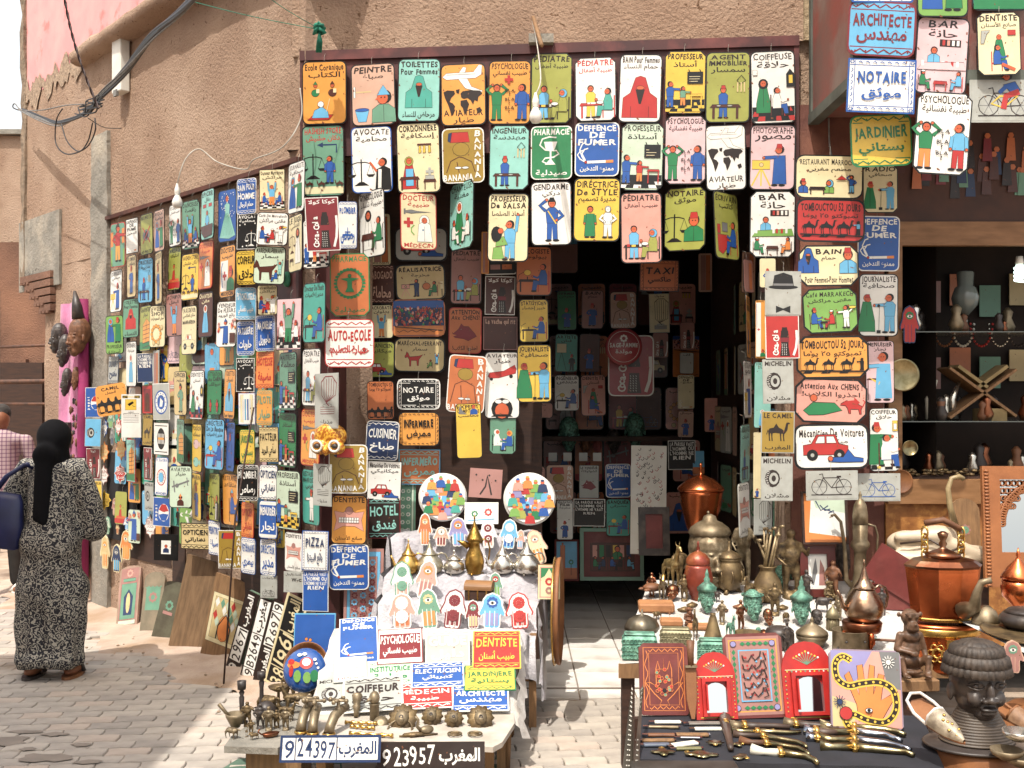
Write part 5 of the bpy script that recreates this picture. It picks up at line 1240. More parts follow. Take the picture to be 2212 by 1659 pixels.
for ph in (0,math.pi):
 q = []
 for k in range(25):
  t = k/24; u = 133+80*t+(-18)*sin(math.pi*t)*.6; v = -40+275*t; a = k*1.5+ph; q.append(pc(u+1.8*cos(a),v,.8-.1*t+.01*sin(a)))
 cable('strand',None,q,.0055,mat('brown_cable','3f2f2c','2e2220',20,.7),5,parent=tw,sub=2)
cable('green_line','thin green string stretched across the upper wall to the green knot',[P(330,-20,7.2),P(520,30,6.6),P(680,62,6.45)],.0022,GREENR,4,'string'); cable('green_line','thin green string running from the top edge down to the green knot',[P(560,-20,6.2),P(620,22,6.3),P(682,58,6.45)],.0022,GREENR,4,'string')
kn = thing('rag_knot','teal rag knotted on a nail above the sign panel','knot')
b = MB()
for i in range(8): a = i*.8; c = P(690,62,6.5); b.tube([c+Vector((.03*cos(a),.02*sin(a),.02*sin(a*2))),c+Vector((.035*cos(a+1.5),.03*sin(a+1),.03*sin(a*2+1))),c+Vector((.03*cos(a+3),.02*sin(a+3),.025*sin(a)))],.011,6)
b.build('knot',GREENR,kn); b = MB()
for i in range(4): b.tube([P(690,70,6.5),P(686+3*i,90,6.51),P(684+3*i,113,6.55)],.006,5)
b.build('tail',GREENR,kn)
GLASS = mat('frosted_bulb','d8d6cf','cfcdc6',5,.25,coat=.6,spec=.6); BRS = mat('aged_brass','8a6d3a','5f4a28',30,.38,1.0,bump=.2,bscale=60,bdist=.002,c3=lin('4b3b24'),s3=12,lo3=.5,hi3=.75)
def bulb(label,pos,s=1,wire=None):
 t = thing('light_bulb',label,'light bulb',MT_(pos))
 MB().lathe([(.004,-.068),(.02,-.064),(.032,-.048),(.035,-.03),(.03,-.01),(.018,.012),(.014,.025)],16).build('glass',GLASS,t)
 MB().lathe([(.016,.02),(.018,.024),(.016,.03),(.019,.036),(.018,.06),(.012,.075),(.006,.1)],12).build('socket',WHITE,t)
 if wire: cable('flex',None,[Vector(q)-Vector(pos) for q in wire],.004,mat('white_flex','b9b4aa','a19b90',20,.6),parent=t)
 return t
bulb('bare white bulb hanging on the left wall above the signs',P(383,428,7.3),1,[P(383,395,7.3),P(400,345,7.3),P(430,322,7.35),P(470,350,7.3),P(530,366,7.0),P(548,345,6.9),P(610,318,6.6),P(650,255,6.6),P(648,190,6.6)])
bulb('bare bulb on a white flex in front of the sign panel',P(1157,240,5.95),1,[P(1157,205,5.95),P(1168,170,6.0),P(1160,95,6.3),P(1150,45,6.5)])
pk = thing('wooden_peg','wooden peg sticking out of a grey stone above the sign panel','peg'); MB().tube([P(1152,38,6.55),P(1170,98,6.0)],.013,6).build('stick',OLDW,pk); MB().box(tuple(P(1142,98,6.62)),tuple(P(1196,72,6.56))).build('stone',CEM,pk)
# ------------------------------------------------------------------ metals, leather, painted wood
BRASS = mat('worn_brass','91826a','665a45',14,.5,.6,bump=.25,bscale=45,bdist=.003,c3=lin('54412a'),s3=9,lo3=.5,hi3=.75,rvar=.1)
GOLDB = mat('bright_brass','d0aa62','b48d49',8,.27,.9,bump=.12,bscale=40,bdist=.002,rvar=.06)
BRONZE = mat('dark_bronze','84704f','5f4e38',16,.5,.6,bump=.45,bscale=50,bdist=.003,c3=lin('3c3226'),s3=10,rvar=.1)
SILVER = mat('silver_metal','cfcabf','b3ada1',10,.24,.9,bump=.1,bscale=50,bdist=.002,rvar=.06)
ENGR = mat('engraved_silver','c0b9a7','999079',30,.36,.85,bump=.9,bscale=70,bdist=.004)
COPPER = mat('red_copper','d0764a','aa5630',5,.25,.95,bump=.15,bscale=25,bdist=.003,c3=lin('7a3a20'),s3=4,rvar=.08)
COPDK = mat('dull_copper','8f5a40','6a4232',8,.35,1.0,bump=.2,bscale=40,bdist=.003,c3=lin('9a8a70'),s3=6)
PATINA = mat('green_patina_bronze','7fae98','3d6b5b',22,.6,.25,bump=.6,bscale=50,bdist=.004,c3=lin('3a4238'),s3=14,lo3=.5,hi3=.65)
WOODB = mat('carved_brown_wood','7a5136','5b3a26',10,.6,bump=.4,bscale=35,bdist=.004,c3=lin('4a3020'),s3=7)
BLKW = mat('blackened_wood','3a3330','28221f',12,.45,bump=.35,bscale=40,bdist=.003,c3=lin('574d45'),s3=9)
REDL = mat('red_lacquer','b52a24','96211e',8,.4,bump=.1,bscale=40,bdist=.002)
LEATH = mat('tan_leather','8a5a34','6a4226',7,.6,bump=.35,bscale=60,bdist=.003)
MIRR = mat('mirror_glass','d8dcdc','d8dcdc',5,.03,1.0)
STONE = mat('soft_wood_block','a9774e','8c5f3c',9,.75,bump=.3,bscale=50,bdist=.003)
TP0,TPN = Vector((0,5.2,.51)),Vector((0,-.16,1.1)).normalized()
ont = lambda u,v: hit(u,v,TP0,TPN)
onh = lambda u,v,h: hit(u,v,Vector((0,0,h)),Vector((0,0,1)))
px = lambda n,p: n*p.y/F
# ---- centre stepped display under a white cloth
cx0,cx1 = -.74,.13
disp = thing('stepped_display','stepped display bench draped in creased white satin left of the doorway','display bench')
prof = [(5.78,.27),(5.79,.50),(5.82,.515),(5.98,.52),(6.0,.535),(6.01,.63),(6.03,.643),(6.20,.645),(6.22,.66),(6.23,.745),(6.25,.757),(6.44,.76),(6.46,.77),(6.475,.925),(6.50,.94),(6.85,.94)]
w = MB(); nx = 46; vs = []
for j,(y,z) in enumerate(prof):
 for i in range(nx+1):
  x = cx0+(cx1-cx0)*i/nx+(.05*(y-5.8) if 1 else 0); ed = max(0,1-(nx-i)/4)
  fold = .009*sin(i*.9+j*1.3)+.011*sin(i*.33+j*.7)+.004*U_(-1,1); vs.append((x+fold,y+(fold if j % 2 else fold*1.5),z+fold*.5-ed*.02))
k_ = nx+1; w.add(vs,[(j*k_+i,j*k_+i+1,(j+1)*k_+i+1,(j+1)*k_+i) for j in range(len(prof)-1) for i in range(nx)],smooth=True)
vs = []                                                     # the side fall
for j,(y,z) in enumerate(prof):
 for i in range(9):
  t = i/8; zz = z+(max(.16,z-.42)-z)*t; x = cx1+.05*(y-5.8)+.012+.02*sin(t*1.6)+.014*sin(j*1.9+t*3)+.01*sin(j*.8); vs.append((x,y,zz-(.02 if i == 0 else 0)))
w.add(vs,[(j*9+i,j*9+i+1,(j+1)*9+i+1,(j+1)*9+i) for j in range(len(prof)-1) for i in range(8)],smooth=True)
vs = []
for j,(y,z) in enumerate(prof):
 for i in range(6):
  t = i/5; x = cx0+.05*(y-5.8)-.02-.05*t+.014*sin(j*1.7+t*2); vs.append((x,y,z-(.3*t)))
w.add(vs,[(j*6+i,(j+1)*6+i,(j+1)*6+i+1,j*6+i+1) for j in range(len(prof)-1) for i in range(5)],smooth=True)
w.build('cloth',CLOTHS,disp)
for x,y in ((cx0+.03,5.86),(cx1-.02,5.86),(cx0+.03,6.8),(cx1-.02,6.8)): MB().box((x-.02,y-.02,0),(x+.02,y+.02,.5)).build('leg',OLDW,disp)
MB().box((cx0+.02,5.84,.25),(cx1-.02,5.86,.3)).build('rail',OLDW,disp)
sl = thing('sloping_stand','low sloping stand with frayed white cloth below the steps','display stand')
SP0 = Vector((0,5.15,.27)); SPN = Vector((0,-.27,.62)).normalized()
w = MB(); vs = []
for j in range(9):
 y = 5.13+(5.80-5.13)*j/8
 for i in range(31): x = -.97+(1.0)*i/30+.02*j/8; vs.append((x+(U_(-.01,.012) if i in (0,30) else 0),y,.262+(y-5.15)*.4355-.006+.004*sin(i*.8)+(-.03 if i == 30 else 0)))
w.add(vs,[(j*31+i,j*31+i+1,(j+1)*31+i+1,(j+1)*31+i) for j in range(8) for i in range(30)],smooth=True)
vs = [(.03+.012*sin(i*2.1)+U_(-.005,.005),5.13+.67*i/12,.25+.67*i/12*.43) for i in range(13)]; vs += [(a+.03+U_(-.01,.02),b,c-U_(.06,.13)) for a,b,c in vs]; w.add(vs,[(i,i+1,14+i,13+i) for i in range(12)])
w.build('cloth',CLOTH,sl)
for x,y,z in ((-.9,5.2,.26),(-.02,5.2,.26),(.0,5.7,.46)): MB().tube([(x,y,0),(x,y,z)],[.012,.024],6).build('leg',OLDW,sl)
lb = thing('low_board','low whitewashed board carrying the brass taps and knockers','board')
b = MB(); pts = []
for u,v in ((630,1592),(660,1575),(700,1530),(1108,1528),(1112,1560),(1085,1602),(1065,1613),(840,1600)): p = onh(u,v,.27); pts.append((p.x,p.y))
b.prism(pts,.245,.268); b.build('top',mat('chalky_board','b9b1a6','a1988c',8,.9,bump=.4,bscale=40,bdist=.004),lb)
for x,y in ((-.85,4.9),(-.1,4.9),(-.05,5.1),(-.85,5.1)): MB().box((x-.02,y-.02,0),(x+.02,y+.02,.245)).build('leg',OLDW,lb)
sb = thing('stone_slab','grey slab at the far left end crowded with little bronze figures','slab')
b = MB(); pts = [(lambda p: (p.x,p.y))(onh(u,v,.2)) for u,v in ((484,1612),(600,1616),(648,1580),(668,1530),(610,1515),(500,1590))]; b.prism(pts,.17,.2); b.build('top',CEM,sb); MB().box((-1.2,4.95,0),(-.95,5.2,.17)).build('support',OLDW,sb)
b = MB(); b.add([(-1.5,4.75,.006),(.1,4.75,.006),(-.05,5.38,.006),(-1.28,5.5,.006)],[(0,1,2,3)]); tag(b.build('green_mat',mat('green_mat','57705f','465c4e',6,.9)),'faded green mat spread on the paving under the low board','mat')
def slope_sign(ln):
 f = (ln+'|||').split('|'); x0,y0,x1,y1 = map(float,f[0].split()); op = f[1].split(); o = opts(op[2:]); u0,v0 = Rg('B2',x0,y0); u1,v1 = Rg('B2',x1,y1)
 lift = o.get('lift',.02); c = hit((u0+u1)/2,(v0+v1)/2,SP0+SPN*lift,SPN); a = hit((u0+u1)/2,v0,SP0+SPN*lift,SPN); b = hit((u0+u1)/2,v1,SP0+SPN*lift,SPN); H = (a-b).length; Wd = px(u1-u0,c)*.93
 Z = (a-b).normalized(); X = Vector((1,o.get('sk',-.0),0)).normalized(); Y = Z.cross(X).normalized(); X = Y.cross(Z)
 M = Matrix((X,Y,Z)).transposed().to_4x4(); M.translation = c
 M = M @ MR_(R(o.get('up',4)),4,'X'); make_sign(M,Wd,H/Wd,op[0],op[1],f[2],f[3],f[4],o,hook=False,bend=0); SIGNS[-1].update(zone='slope',uv=((u0+u1)/2,(v0+v1)/2),ph='')
for ln in '''130 580 430 880|b w T=w abot sq lift=.05 lh=.115|DEFONCE/DE/FUMER|ممنوع التدخين|cig
405 660 760 890|w d K=Q T=w C=d sq lift=.045|PSYCHOLOGUE|طبيب نفساني
757 668 1100 915|z w sq T=w K=Q lift=.045|GUIDE|دليل
1098 675 1472 925|r y K=Q T=y sq lift=.045|DENTISTE|طبيب أسنان
90 860 350 1025|w z T=r sq lift=.04 lh=.15 bot|La vache qui rit|
330 890 690 1050|w e K=Q T=g C=e sq lift=.03|INSTITUTRICE|معلمة
650 900 1062 1065|b w K=Q T=w sq lift=.033|ELECTRICIEN|كهربائي
1035 920 1437 1090|y g K=Q T=g sq lift=.03|JARDINIERE|بستانية
-30 1015 240 1200|z z sq wood T=h lift=.02|MICHELIN||tyre
150 1010 620 1238|z w K=Q T=h sq lift=.03|COIFFEUR|حلاق
540 1048 985 1222|r w K=Q T=w sq lift=.018|MÉDECIN|طبيبة
945 1058 1390 1240|b w K=Q T=w sq lift=.016|ARCHITECTE|مهندس'''.split('\n'): slope_sign(ln)
# ---- long number plates
def numplate(M,W,H,cols,segs,label,name='number_plate'):
 t = thing(name,label,'number plate',M); b = MB(); c0 = cols[1]; b.box((-W/2,0,-H/2),(W/2,.004,H/2),c=PL[c0]); b.build('plate',PAINT,t); c = Cv(W,H/W); c.z = .0005; x = .02; a = H/W; tot = sum(s[1] for s in segs)
 for k,(tx,wd,inv) in enumerate(segs):
  x1 = x+.96*wd/tot; bgc = cols[1] if inv else cols[0]; c.rect(x+.006,a*.1,x1-.006,a*.9,bgc); fc = cols[0] if inv else cols[1]
  if any(ord(q) > 1000 for q in tx): c.atext(tx,x+.02,x1-.02,a*.22,a*.84,fc,.03)
  else: c.text(tx,x+.02,x1-.02,a*.2,a*.82,fc,.01)
  x = x1
 c.z += .001; c.pic.build('painted_fields',PAINT,t); c.let.build('painted_numerals',PAINT,t); return t
def Maxes(c,X,Z):
 Z = Z.normalized(); Y = Z.cross(X).normalized(); X = Y.cross(Z); M = Matrix((X,Y,Z)).transposed().to_4x4(); M.translation = c; return M
for (u0,v0,u1,v1,hh,cols,segs,lab) in ((605,1613,822,1622,47,('w','n'),(('9',.8,0),('24397',2.4,0),('المغرب',2.4,0)),'white number plate with dark blue figures in front of the brass taps'),
  (816,1622,1046,1643,48,('w','h'),(('9',.8,1),('23957',2.8,1),('المغرب',2.8,1)),'black number plate with white figures below the brass knockers')):
 hh *= 1.2; a = P(u0,v0,4.62); b = P(u1,v1,4.55); numplate(Maxes((a+b)/2,(b-a).normalized(),Vector((0,.35,1))),(b-a).length,px(hh,a),cols,segs,lab)
def lean(u,v,ut,vt,Wd,off=.05):
 g = onh(u,v,.0); t = hit(ut,vt,WP+WN*off,WN); return Maxes((g+t)/2,Vector((cos(R(24)),-sin(R(24)),0)),t-g),(t-g).length
for (u,v,ut,vt,Wd,cols,segs,lab,off) in (
 (500,1450,547,1280,.105,('w','h'),(('9',.8,1),('29671',3,0),('المغرب',3,1)),'leaning plate with arabic word at its top beside the green board',.12),
 (532,1466,576,1293,.105,('w','h'),(('9',.8,0),('B2649',3,0),('مغرب',3,0)),'leaning white number plate, second from the left of the four',.12),
 (560,1476,606,1300,.105,('w','h'),(('المغرب',3,1),('12697',3,0),('9',.8,0)),'leaning plate, third of the four at the wall foot',.12),
 (592,1482,644,1290,.16,('h','k'),(('38',1.5,0),('1961',3,0),('المغرب',3,0)),'wide black leaning plate beside the blue painting',.12)):
 M,ln = lean(u,v,ut,vt,Wd,off); fc = cols; M2 = M @ MR_(R(-90),4,'Y')
 numplate(M2,ln,Wd,('w','h') if cols[0] == 'w' else (('h','w') if cols[1] == 'w' else ('k','i')),segs,lab)
# ---- leaning boards at the wall foot
def tablet(label,u,v,ut,vt,Wd,m,paint=None,arch=0,th=.02,name='wooden_tablet',off=.05,cat='wooden board'):
 M,ln = lean(u,v,ut,vt,Wd,off); t = thing(name,label,cat,M); a = ln/Wd
 pts = [(-Wd/2,-ln/2),(Wd/2,-ln/2),(Wd/2,ln/2-arch)]+([(Wd/2*cos(R(q)),ln/2-arch+arch*sin(R(q))) for q in range(15,180,15)] if arch else [])+[(-Wd/2,ln/2-arch)]
 b = MB(); b.prism(pts,-th,0,M=MR_(R(90),4,'X')); b.build('board',m,t)
 if paint: c = Cv(Wd,a); c.z = .0004; paint(c,a); c.pic.build('painted_pattern',WOODP,t)
 return t
def p_mih(c,a): c.rect(.08,.1,.92,a-.1,'v'); c.rect(.14,.7,.86,a-.35,'G',True); c.rect(.2,.5,.8,.62,'G',True); c.poly([(.3,a-.5),(.28,a*.5),(.5,a*.38),(.72,a*.5),(.7,a-.5)],'n'); c.circ(.5,a*.6,.1,'S',.4); c.circ(.5,.3,.3,'v',.2); petals(c,.5,.3,.18,'P'); c.rect(.1,a-.3,.9,a-.14,'e',True)
def p_soft(c,a): c.rect(.15,.6,.85,a*.6,'G'); petals(c,.5,a*.4,.25,'v'); wavy(c,.1,.9,.6,'G',.04,4,.04)
def p_dark(c,a): petals(c,.4,a*.4,.2,'G'); c.rect(.2,a*.5,.6,a*.55,'v')
def p_loz(c,a):
 c.rect(.05,.42,.95,a-.35,'i',True); c.rect(.13,.5,.87,a-.45,'S',True)
 n = 4; s = .155
 for j in range(13):
  for i in range(n+(j % 2 == 0)):
   x = .2+.15*i+(0 if j % 2 == 0 else .075); y = .62+j*.145
   if y < a-.75: c.poly([(x,y-.12),(x+.062,y),(x,y+.12),(x-.062,y)],'wrGSe'[(i*2+j*3) % 5],False)
 c.circ(.5,a-.72,.17,'A',.3); c.line([(.33,a-.45),(.33,a-.75),(.5,a-1.05),(.67,a-.75),(.67,a-.45)],.03,'k')
tablet('pale tablet painted with a blue prayer niche, leftmost board at the wall foot',272,1357,283,1222,.20,mat('chalky_pink_board','a9857a','8b7a66',9,.85),p_mih,.03)
tablet('grey arched tablet with faded paint, second board from the left',322,1374,336,1235,.19,mat('greyed_board','8a7c68','6f6756',9,.9),p_soft,.06)
tablet('dark mossy tablet, third board from the left at the wall foot',350,1388,385,1258,.22,mat('mossy_board','5a5846','474133',9,.9,bump=.4,bscale=40,bdist=.004),p_dark,.03)
tablet('large plain brown plank leaning on the wall, fourth board from the left',398,1406,440,1207,.29,mat('plain_plank','7a5f43','604931',6,.85,bump=.5,bscale=30,bdist=.005,stretch=(5,5,1)),None)
tablet('cream board painted with coloured lozenges behind a thin iron rod',470,1426,505,1250,.30,OLDW,p_loz,0)
tablet('plain green edged board behind the first number plate',515,1448,562,1285,.17,mat('green_board','6d8468','55695a',8,.8),None,0,off=.06)
tablet('plain dark green board between two number plates',546,1462,592,1296,.15,mat('green_board2','4f5f4c','3e4a3e',8,.8),None,0,off=.06)
rd = MB(); rd.tube([onh(483,1480,0),hit(508,1120,WP+WN*.3,WN),hit(548,880,WP+WN*.12,WN)],.006,6); tag(rd.build('iron_rod',DARKW),'thin dark rod leaning across the wall signs','rod')
M,ln = lean(668,1505,678,1326,.3,.32); bp = thing('blue_painting','bright blue painted panel leaning behind the round dish','painting',Maxes(P(678,1405,6.0),Vector((1,-.1,0)).normalized(),Vector((0,.2,1))))
MB().box((-.115,0,-.2),(.115,.012,.2),c=PL['s']).build('panel',PAINT,bp); c = Cv(.22,1.75); c.z = .001; c.rect(0,0,1,1.75,'b'); [c.circ(.3+.1*i,.6+.02*i,.04,'A') for i in range(2)]; c.pic.build('painted_picture',PAINT,bp)
ds = thing('patterned_dish','brown zigzag-rimmed bowl leaning against the blue painting','dish',TR_(P(661,1437,5.75),R(-10),R(66)))
MB().lathe([(.02,-.05),(.09,-.045),(.115,-.01),(.122,.01),(.117,.01),(.105,-.012),(.08,-.035),(.001,-.04)],32).build('bowl',LEATH,ds)
gl = thing('painted_dish','round shiny dish painted with blue sky, red bird and flowers','painted dish',TR_(P(656,1447,5.5),R(-6),R(70)))
MB().lathe([(.001,.035),(.05,.03),(.09,.012),(.108,-.01),(.11,-.016),(.1,-.016)],36,c=PL['b']).build('dish',mat('glazed_dish','ffffff',scale=3,rough=.12,attr='paint',coat=.8),gl)
b = MB()
def dab(x,y,rx,ry,col,k): n = 10; z = .036+.0006*k-.17*(x*x+y*y)*18*.03; b.add([(x+rx*cos(6.283*i/n),y+ry*sin(6.283*i/n),.037+.0004*k-2.2*((x+rx*cos(6.283*i/n))**2+(y+ry*sin(6.283*i/n))**2)) for i in range(n)],[tuple(range(n))],0,PL[col])
for k,(x,y,rx,ry,col) in enumerate(((-.045,.02,.035,.018,'A'),(-.06,.035,.018,.015,'r'),(-.055,-.01,.012,.03,'r'),(.02,.03,.035,.03,'r'),(.02,.035,.022,.02,'w'),(-.02,-.035,.02,.03,'E'),(.03,-.04,.02,.028,'E'),(.065,-.03,.02,.03,'g'),(-.02,.07,.012,.008,'w'),(.005,.075,.012,.008,'w'),(.06,.05,.008,.008,'w'),(.07,.03,.006,.006,'w'),(.08,.01,.006,.006,'w'))): dab(x,y,rx,ry,col,k)
b.build('painted_picture',PAINT,gl)
# ---- hands of fatima, star plaques
def hpts(w,h,fat=0):
 q = [(-.26,0),(-.17,-.02),(-.09,0),(0,-.03),(.09,0),(.17,-.02),(.26,0),(.30,.1),(.29,.34),(.33,.40),(.46,.34),(.5,.42),(.44,.52),(.37,.64),(.34,.80),(.22,.93),(0,1.0),(-.22,.93),(-.34,.80),(-.37,.64),(-.44,.52),(-.5,.42),(-.46,.34),(-.33,.40),(-.29,.34),(-.30,.1)]
 return [(x*w,y*h) for x,y in q]
def hamsa(label,M,w,h,c1,c2,c3,rim='w',lat=0,group=None):
 t = thing('hand_ornament',label,'hand ornament',M,group); b = MB(); b.prism(hpts(w,h),-.008,0,c=PL[rim],M=MR_(R(90),4,'X')); b.build('board',WOODP,t)
 c = Cv(w,h/w); a = h/w; f = lambda pts: [(x/w+.5,a-y/h*a) for x,y in pts]; c.z = .0005; inner = [(x*.88,h*.03+(y)*.93) for x,y in hpts(w,h)]; c.poly(f(inner),c1,False)
 for x in (-.17,0,.17): c.line([(.5+x-.08,a*.96),(.5+x-.08,a*.52)],.022,rim)
 for x in (-.17,0,.17): c.poly([(.5+x-.05,a*.93),(.5+x+.05,a*.93),(.5+x+.05,a*.58),(.5+x-.05,a*.58)],c3,False)
 if lat:
  for yy in (.3,.68): petals(c,.5,a*yy,.26,c2,12); petals(c,.5,a*yy,.12,rim,8); c.circ(.5,a*yy,.05,c2)
 else: petals(c,.5,a*.28,.24,c2,9); c.circ(.5,a*.3,.13,'w',.07); c.circ(.5,a*.3,.05,'k')
 c.pic.build('painted_pattern',WOODP,t,M=MT_((0,0,h/2))); return t
def star(label,M,w,h,c1,rim,fr,ar):
 t = thing('star_plaque',label,'star plaque',M); a = h/w; q = [(-.5,0),(-.34,.12),(-.34,.3),(-.1,.34),(0,.5),(.1,.34),(.34,.3),(.34,.12),(.5,0),(.34,-.12),(.34,-.3),(.1,-.34),(0,-.5),(-.1,-.34),(-.34,-.3),(-.34,-.12)]
 b = MB(); b.prism([(x*w,y*h) for x,y in q],-.006,0,c=PL[rim],M=MR_(R(90),4,'X')); b.build('plaque',WOODP,t)
 c = Cv(w,a); c.z = .0006; c.poly([(.5+x*.9,a/2-y*a*.9) for x,y in q],c1,False); c.text(fr,.2,.8,a*.24,a*.4,rim,.03); c.line([(.2,a*.44),(.8,a*.44)],.02,rim); c.atext(ar,.2,.8,a*.6,a*.78,rim); wavy(c,.22,.78,a*.52,rim,.03,3,.03); c.pic.build('painted_pattern',WOODP,t); c.let.build('painted_lettering',WOODP,t); return t
def wallM(u,v,off=.04,yaw=None,tilt=0): return TR_(hit(u,v,WP+WN*off,WN),WYAW if yaw is None else yaw,R(tilt))
for (x0,y0,x1,y1,cs,lab) in ((170,640,235,810,'w b BAR حانة','narrow white and blue star plaque beside the green hand'),(285,635,350,800,'w r POMPE مضخة','white and red star plaque beside the white warning notice'),(155,840,245,1020,'S A CAFE مقهى','orange star plaque reading CAFE'),(290,810,390,1000,'S A TAXI طاكسي','orange star plaque under the white warning notice'),
 (145,1035,245,1210,'w v BAIN حمام','white star plaque reading BAIN'),(275,1020,390,1195,'r w HOTEL فندق','red star plaque reading HOTEL'),(135,1245,265,1410,'O y TAXI طاكسي','mustard star plaque reading TAXI at the far left'),(525,1445,640,1650,'w v PEINTRE رسام','white star plaque reading PEINTRE beside a blue roundel plate')):
 c1,rim,fr,ar = cs.split(); u,v = Rg('L2',(x0+x1)/2,(y0+y1)/2); p = hit(u,v,WP+WN*.07,WN); star(lab,TR_(p,R(-30)),px((x1-x0)*.2604,p)*1.25,px((y1-y0)*.2604,p),c1,rim,fr,ar)
for (x0,y0,x1,y1,cs,lab) in ((218,600,292,728,'GeE','small sage green hand hanging highest beside the camel plate'),(240,728,292,870,'uzn','blue-grey hand hanging between two star plaques'),(190,1465,262,1608,'eGG','pale green hand hanging over the black panel'),(255,1310,318,1452,'vaa','small brown hand below the mustard star plaque'),(345,1468,445,1575,'wbs','white and blue hand, topmost on the lower black panel'),(292,1495,330,1610,'SaB','narrow tan hand between green and blue hands')):
 u,v = Rg('L2',(x0+x1)/2,y1); p = hit(u,v,WP+WN*.07,WN); hamsa(lab,TR_(p,R(-35)),px((x1-x0)*.2604,p)*1.25,px((y1-y0)*.2604,p),cs[0],cs[1],cs[2],cs[1])
for (u0,v0,u1,v1,cs,lab) in ((213,1156,240,1227,'SoA','large tan hand with orange lines, lowest left of three'),(237,1175,266,1235,'nus','slate blue hand hanging lowest of the hands'),(255,1145,289,1208,'ASo','bright orange hand at the right of the lowest three')):
 p = hit((u0+u1)/2,v1,WP+WN*.08,WN); hamsa(lab,TR_(p,R(-35)),px(u1-u0,p)*1.3,px(v1-v0,p),cs[0],cs[1],cs[2],'i')
b = MB(); wall_mesh(b,walong(wallpoint(217)),walong(wallpoint(303)),.62,1.32,0,.03); tag(b.build('black_panel',mat('black_felt','1c1a1c','141214',8,.9)),'black hanging panel behind the hands and star plaques','panel')
for (x0,y0,x1,y1,st,cs,lat,lab) in ((520,210,675,440,2,'wGP',1,'white lattice hand at the left of the upper hand row'),(672,210,830,448,2,'PAv',0,'pink and orange eye hand left of the little chest'),(1228,280,1330,440,2,'GrE',0,'small green hand right of the little chest'),
 (500,430,700,650,1,'PwB',1,'pale pink lattice hand, first in the lower hand row'),(718,400,885,650,1,'GSA',0,'grey-green eye hand with orange fingers in the lower row'),(868,415,1048,660,1,'wdd',1,'white hand with crimson lattice in the lower row'),(1060,478,1172,655,1,'dGS',0,'small dark red eye hand in the lower row'),(1155,450,1342,672,1,'sbV',0,'sky blue eye hand in the lower row'),(1365,455,1550,680,1,'wrr',1,'white hand with red splashes, last in the lower row')):
 y,h = {1: (5.86,.52),2: (6.07,.645)}[st]; u0,_ = Rg('B2',x0,0); u1,_ = Rg('B2',x1,0); w_ = (u1-u0)/F*y; hh = (y1-y0)*.2969/F*y*1.16; w_ *= 1.12; hamsa(lab,TR_(Vector((((u0+u1)/2-CX)/F*y,y,h+.01)),R(U_(-8,8)),R(-16),R(U_(-10,10))),w_,hh,cs[0],cs[1],cs[2],'w' if cs[0] != 'w' else cs[1],lat)
for (x0,y0,x1,y1,cs,lat,lab) in ((1140,1100,1265,1365,'BSA',0,'tall terracotta hand beside the left painted plate'),(1265,1215,1405,1375,'awd',0,'small beige hand behind the silver teapots'),(1395,1135,1575,1375,'VAs',0,'lilac and orange hand behind the tall coffee pot'),(1655,1160,1805,1390,'wdP',1,'white rosette hand right of the coffee pot'),(1810,1150,1975,1395,'swb',1,'light blue lattice hand left of the right painted plate'),(1950,1240,2030,1400,'PSs',0,'small salmon hand partly behind the blue one')):
 y,h = 6.42,.765; u0,_ = Rg('M2',x0,0); u1,_ = Rg('M2',x1,0); v1 = Rg('M2',0,y1)[1]; zb = CH-(v1-863)/F*y; hamsa(lab,TR_(Vector((((u0+u1)/2-CX)/F*y,y,max(zb,h))),0,R(-12),R(U_(-6,6))),(u1-u0)/F*y,(y1-y0)*.2604/F*y,cs[0],cs[1],cs[2],'w',lat)
p = Vector(((1168-CX)/F*6.4,6.38,.80)); hamsa('cream hand with pierced top below the right painted plate',TR_(p,R(10),R(-14),R(-12)),.13,.2,'i','a','A','a')
for (x0,y0,x1,y1,reg,d,cols,lab) in ((175,65,460,615,'B2',6.42,'vsd','tall painted panel with red and blue calligraphy standing behind the smoking plates'),(915,720,1125,1360,'M2',6.95,'Gew','tall green panel painted with white lattice beside the left painted plate')):
 u0,v0 = Rg(reg,x0,y0); u1,v1 = Rg(reg,x1,y1); p = P((u0+u1)/2,(v0+v1)/2,d); w_,h_ = px(u1-u0,p),px(v1-v0,p); t = thing('tall_board',lab,'painted board',TR_(p,0,R(-8))); MB().box((-w_/2,0,-h_/2),(w_/2,.012,h_/2)).build('board',OLDW,t); c = Cv(w_,h_/w_); c.z = .0006; a = c.a
 c.rect(0,0,1,a,cols[0]); c.rect(.08,.08,.92,a-.08,cols[1],True); c.rect(.16,.2,.84,a-.2,cols[0],True)
 for j in range(9):
  for i in range(3): petals(c,.28+.22*i,.35+j*(a-.6)/8,.1,cols[2] if (i+j) % 2 else cols[1],7)
 c.pic.build('painted_pattern',WOODP,t)
ch = thing('wooden_chest','little domed wooden chest with brass bands on the step','chest',TR_(Vector(((1036-CX)/F*6.05,6.08,.645)),R(-12)))
MB().box((-.075,-.05,0),(.075,.05,.055),bev=.004).build('box',DARKW,ch)
lid = MB(); lid.prism([(-.055,0),(.055,0),(.055,.012)]+[(.055*cos(R(a)),.012+.035*sin(R(a))) for a in range(15,180,15)]+[(-.055,.012)],-.078,.078,M=MT_((0,0,.056)) @ MR_(R(90),4,'Z') @ MR_(R(90),4,'X')); lid.build('lid',HONEY,ch)
for x in (-.05,0,.05): MB().box((x-.004,-.053,0),(x+.004,-.05,.06)).build('band',GOLDB,ch)
gp = thing('niche_painting','small upright panel painted with a green arch and lattice','painted panel',TR_(Vector(((1186-CX)/F*6.1,6.1,.645+.09)),R(-4),R(-12)))
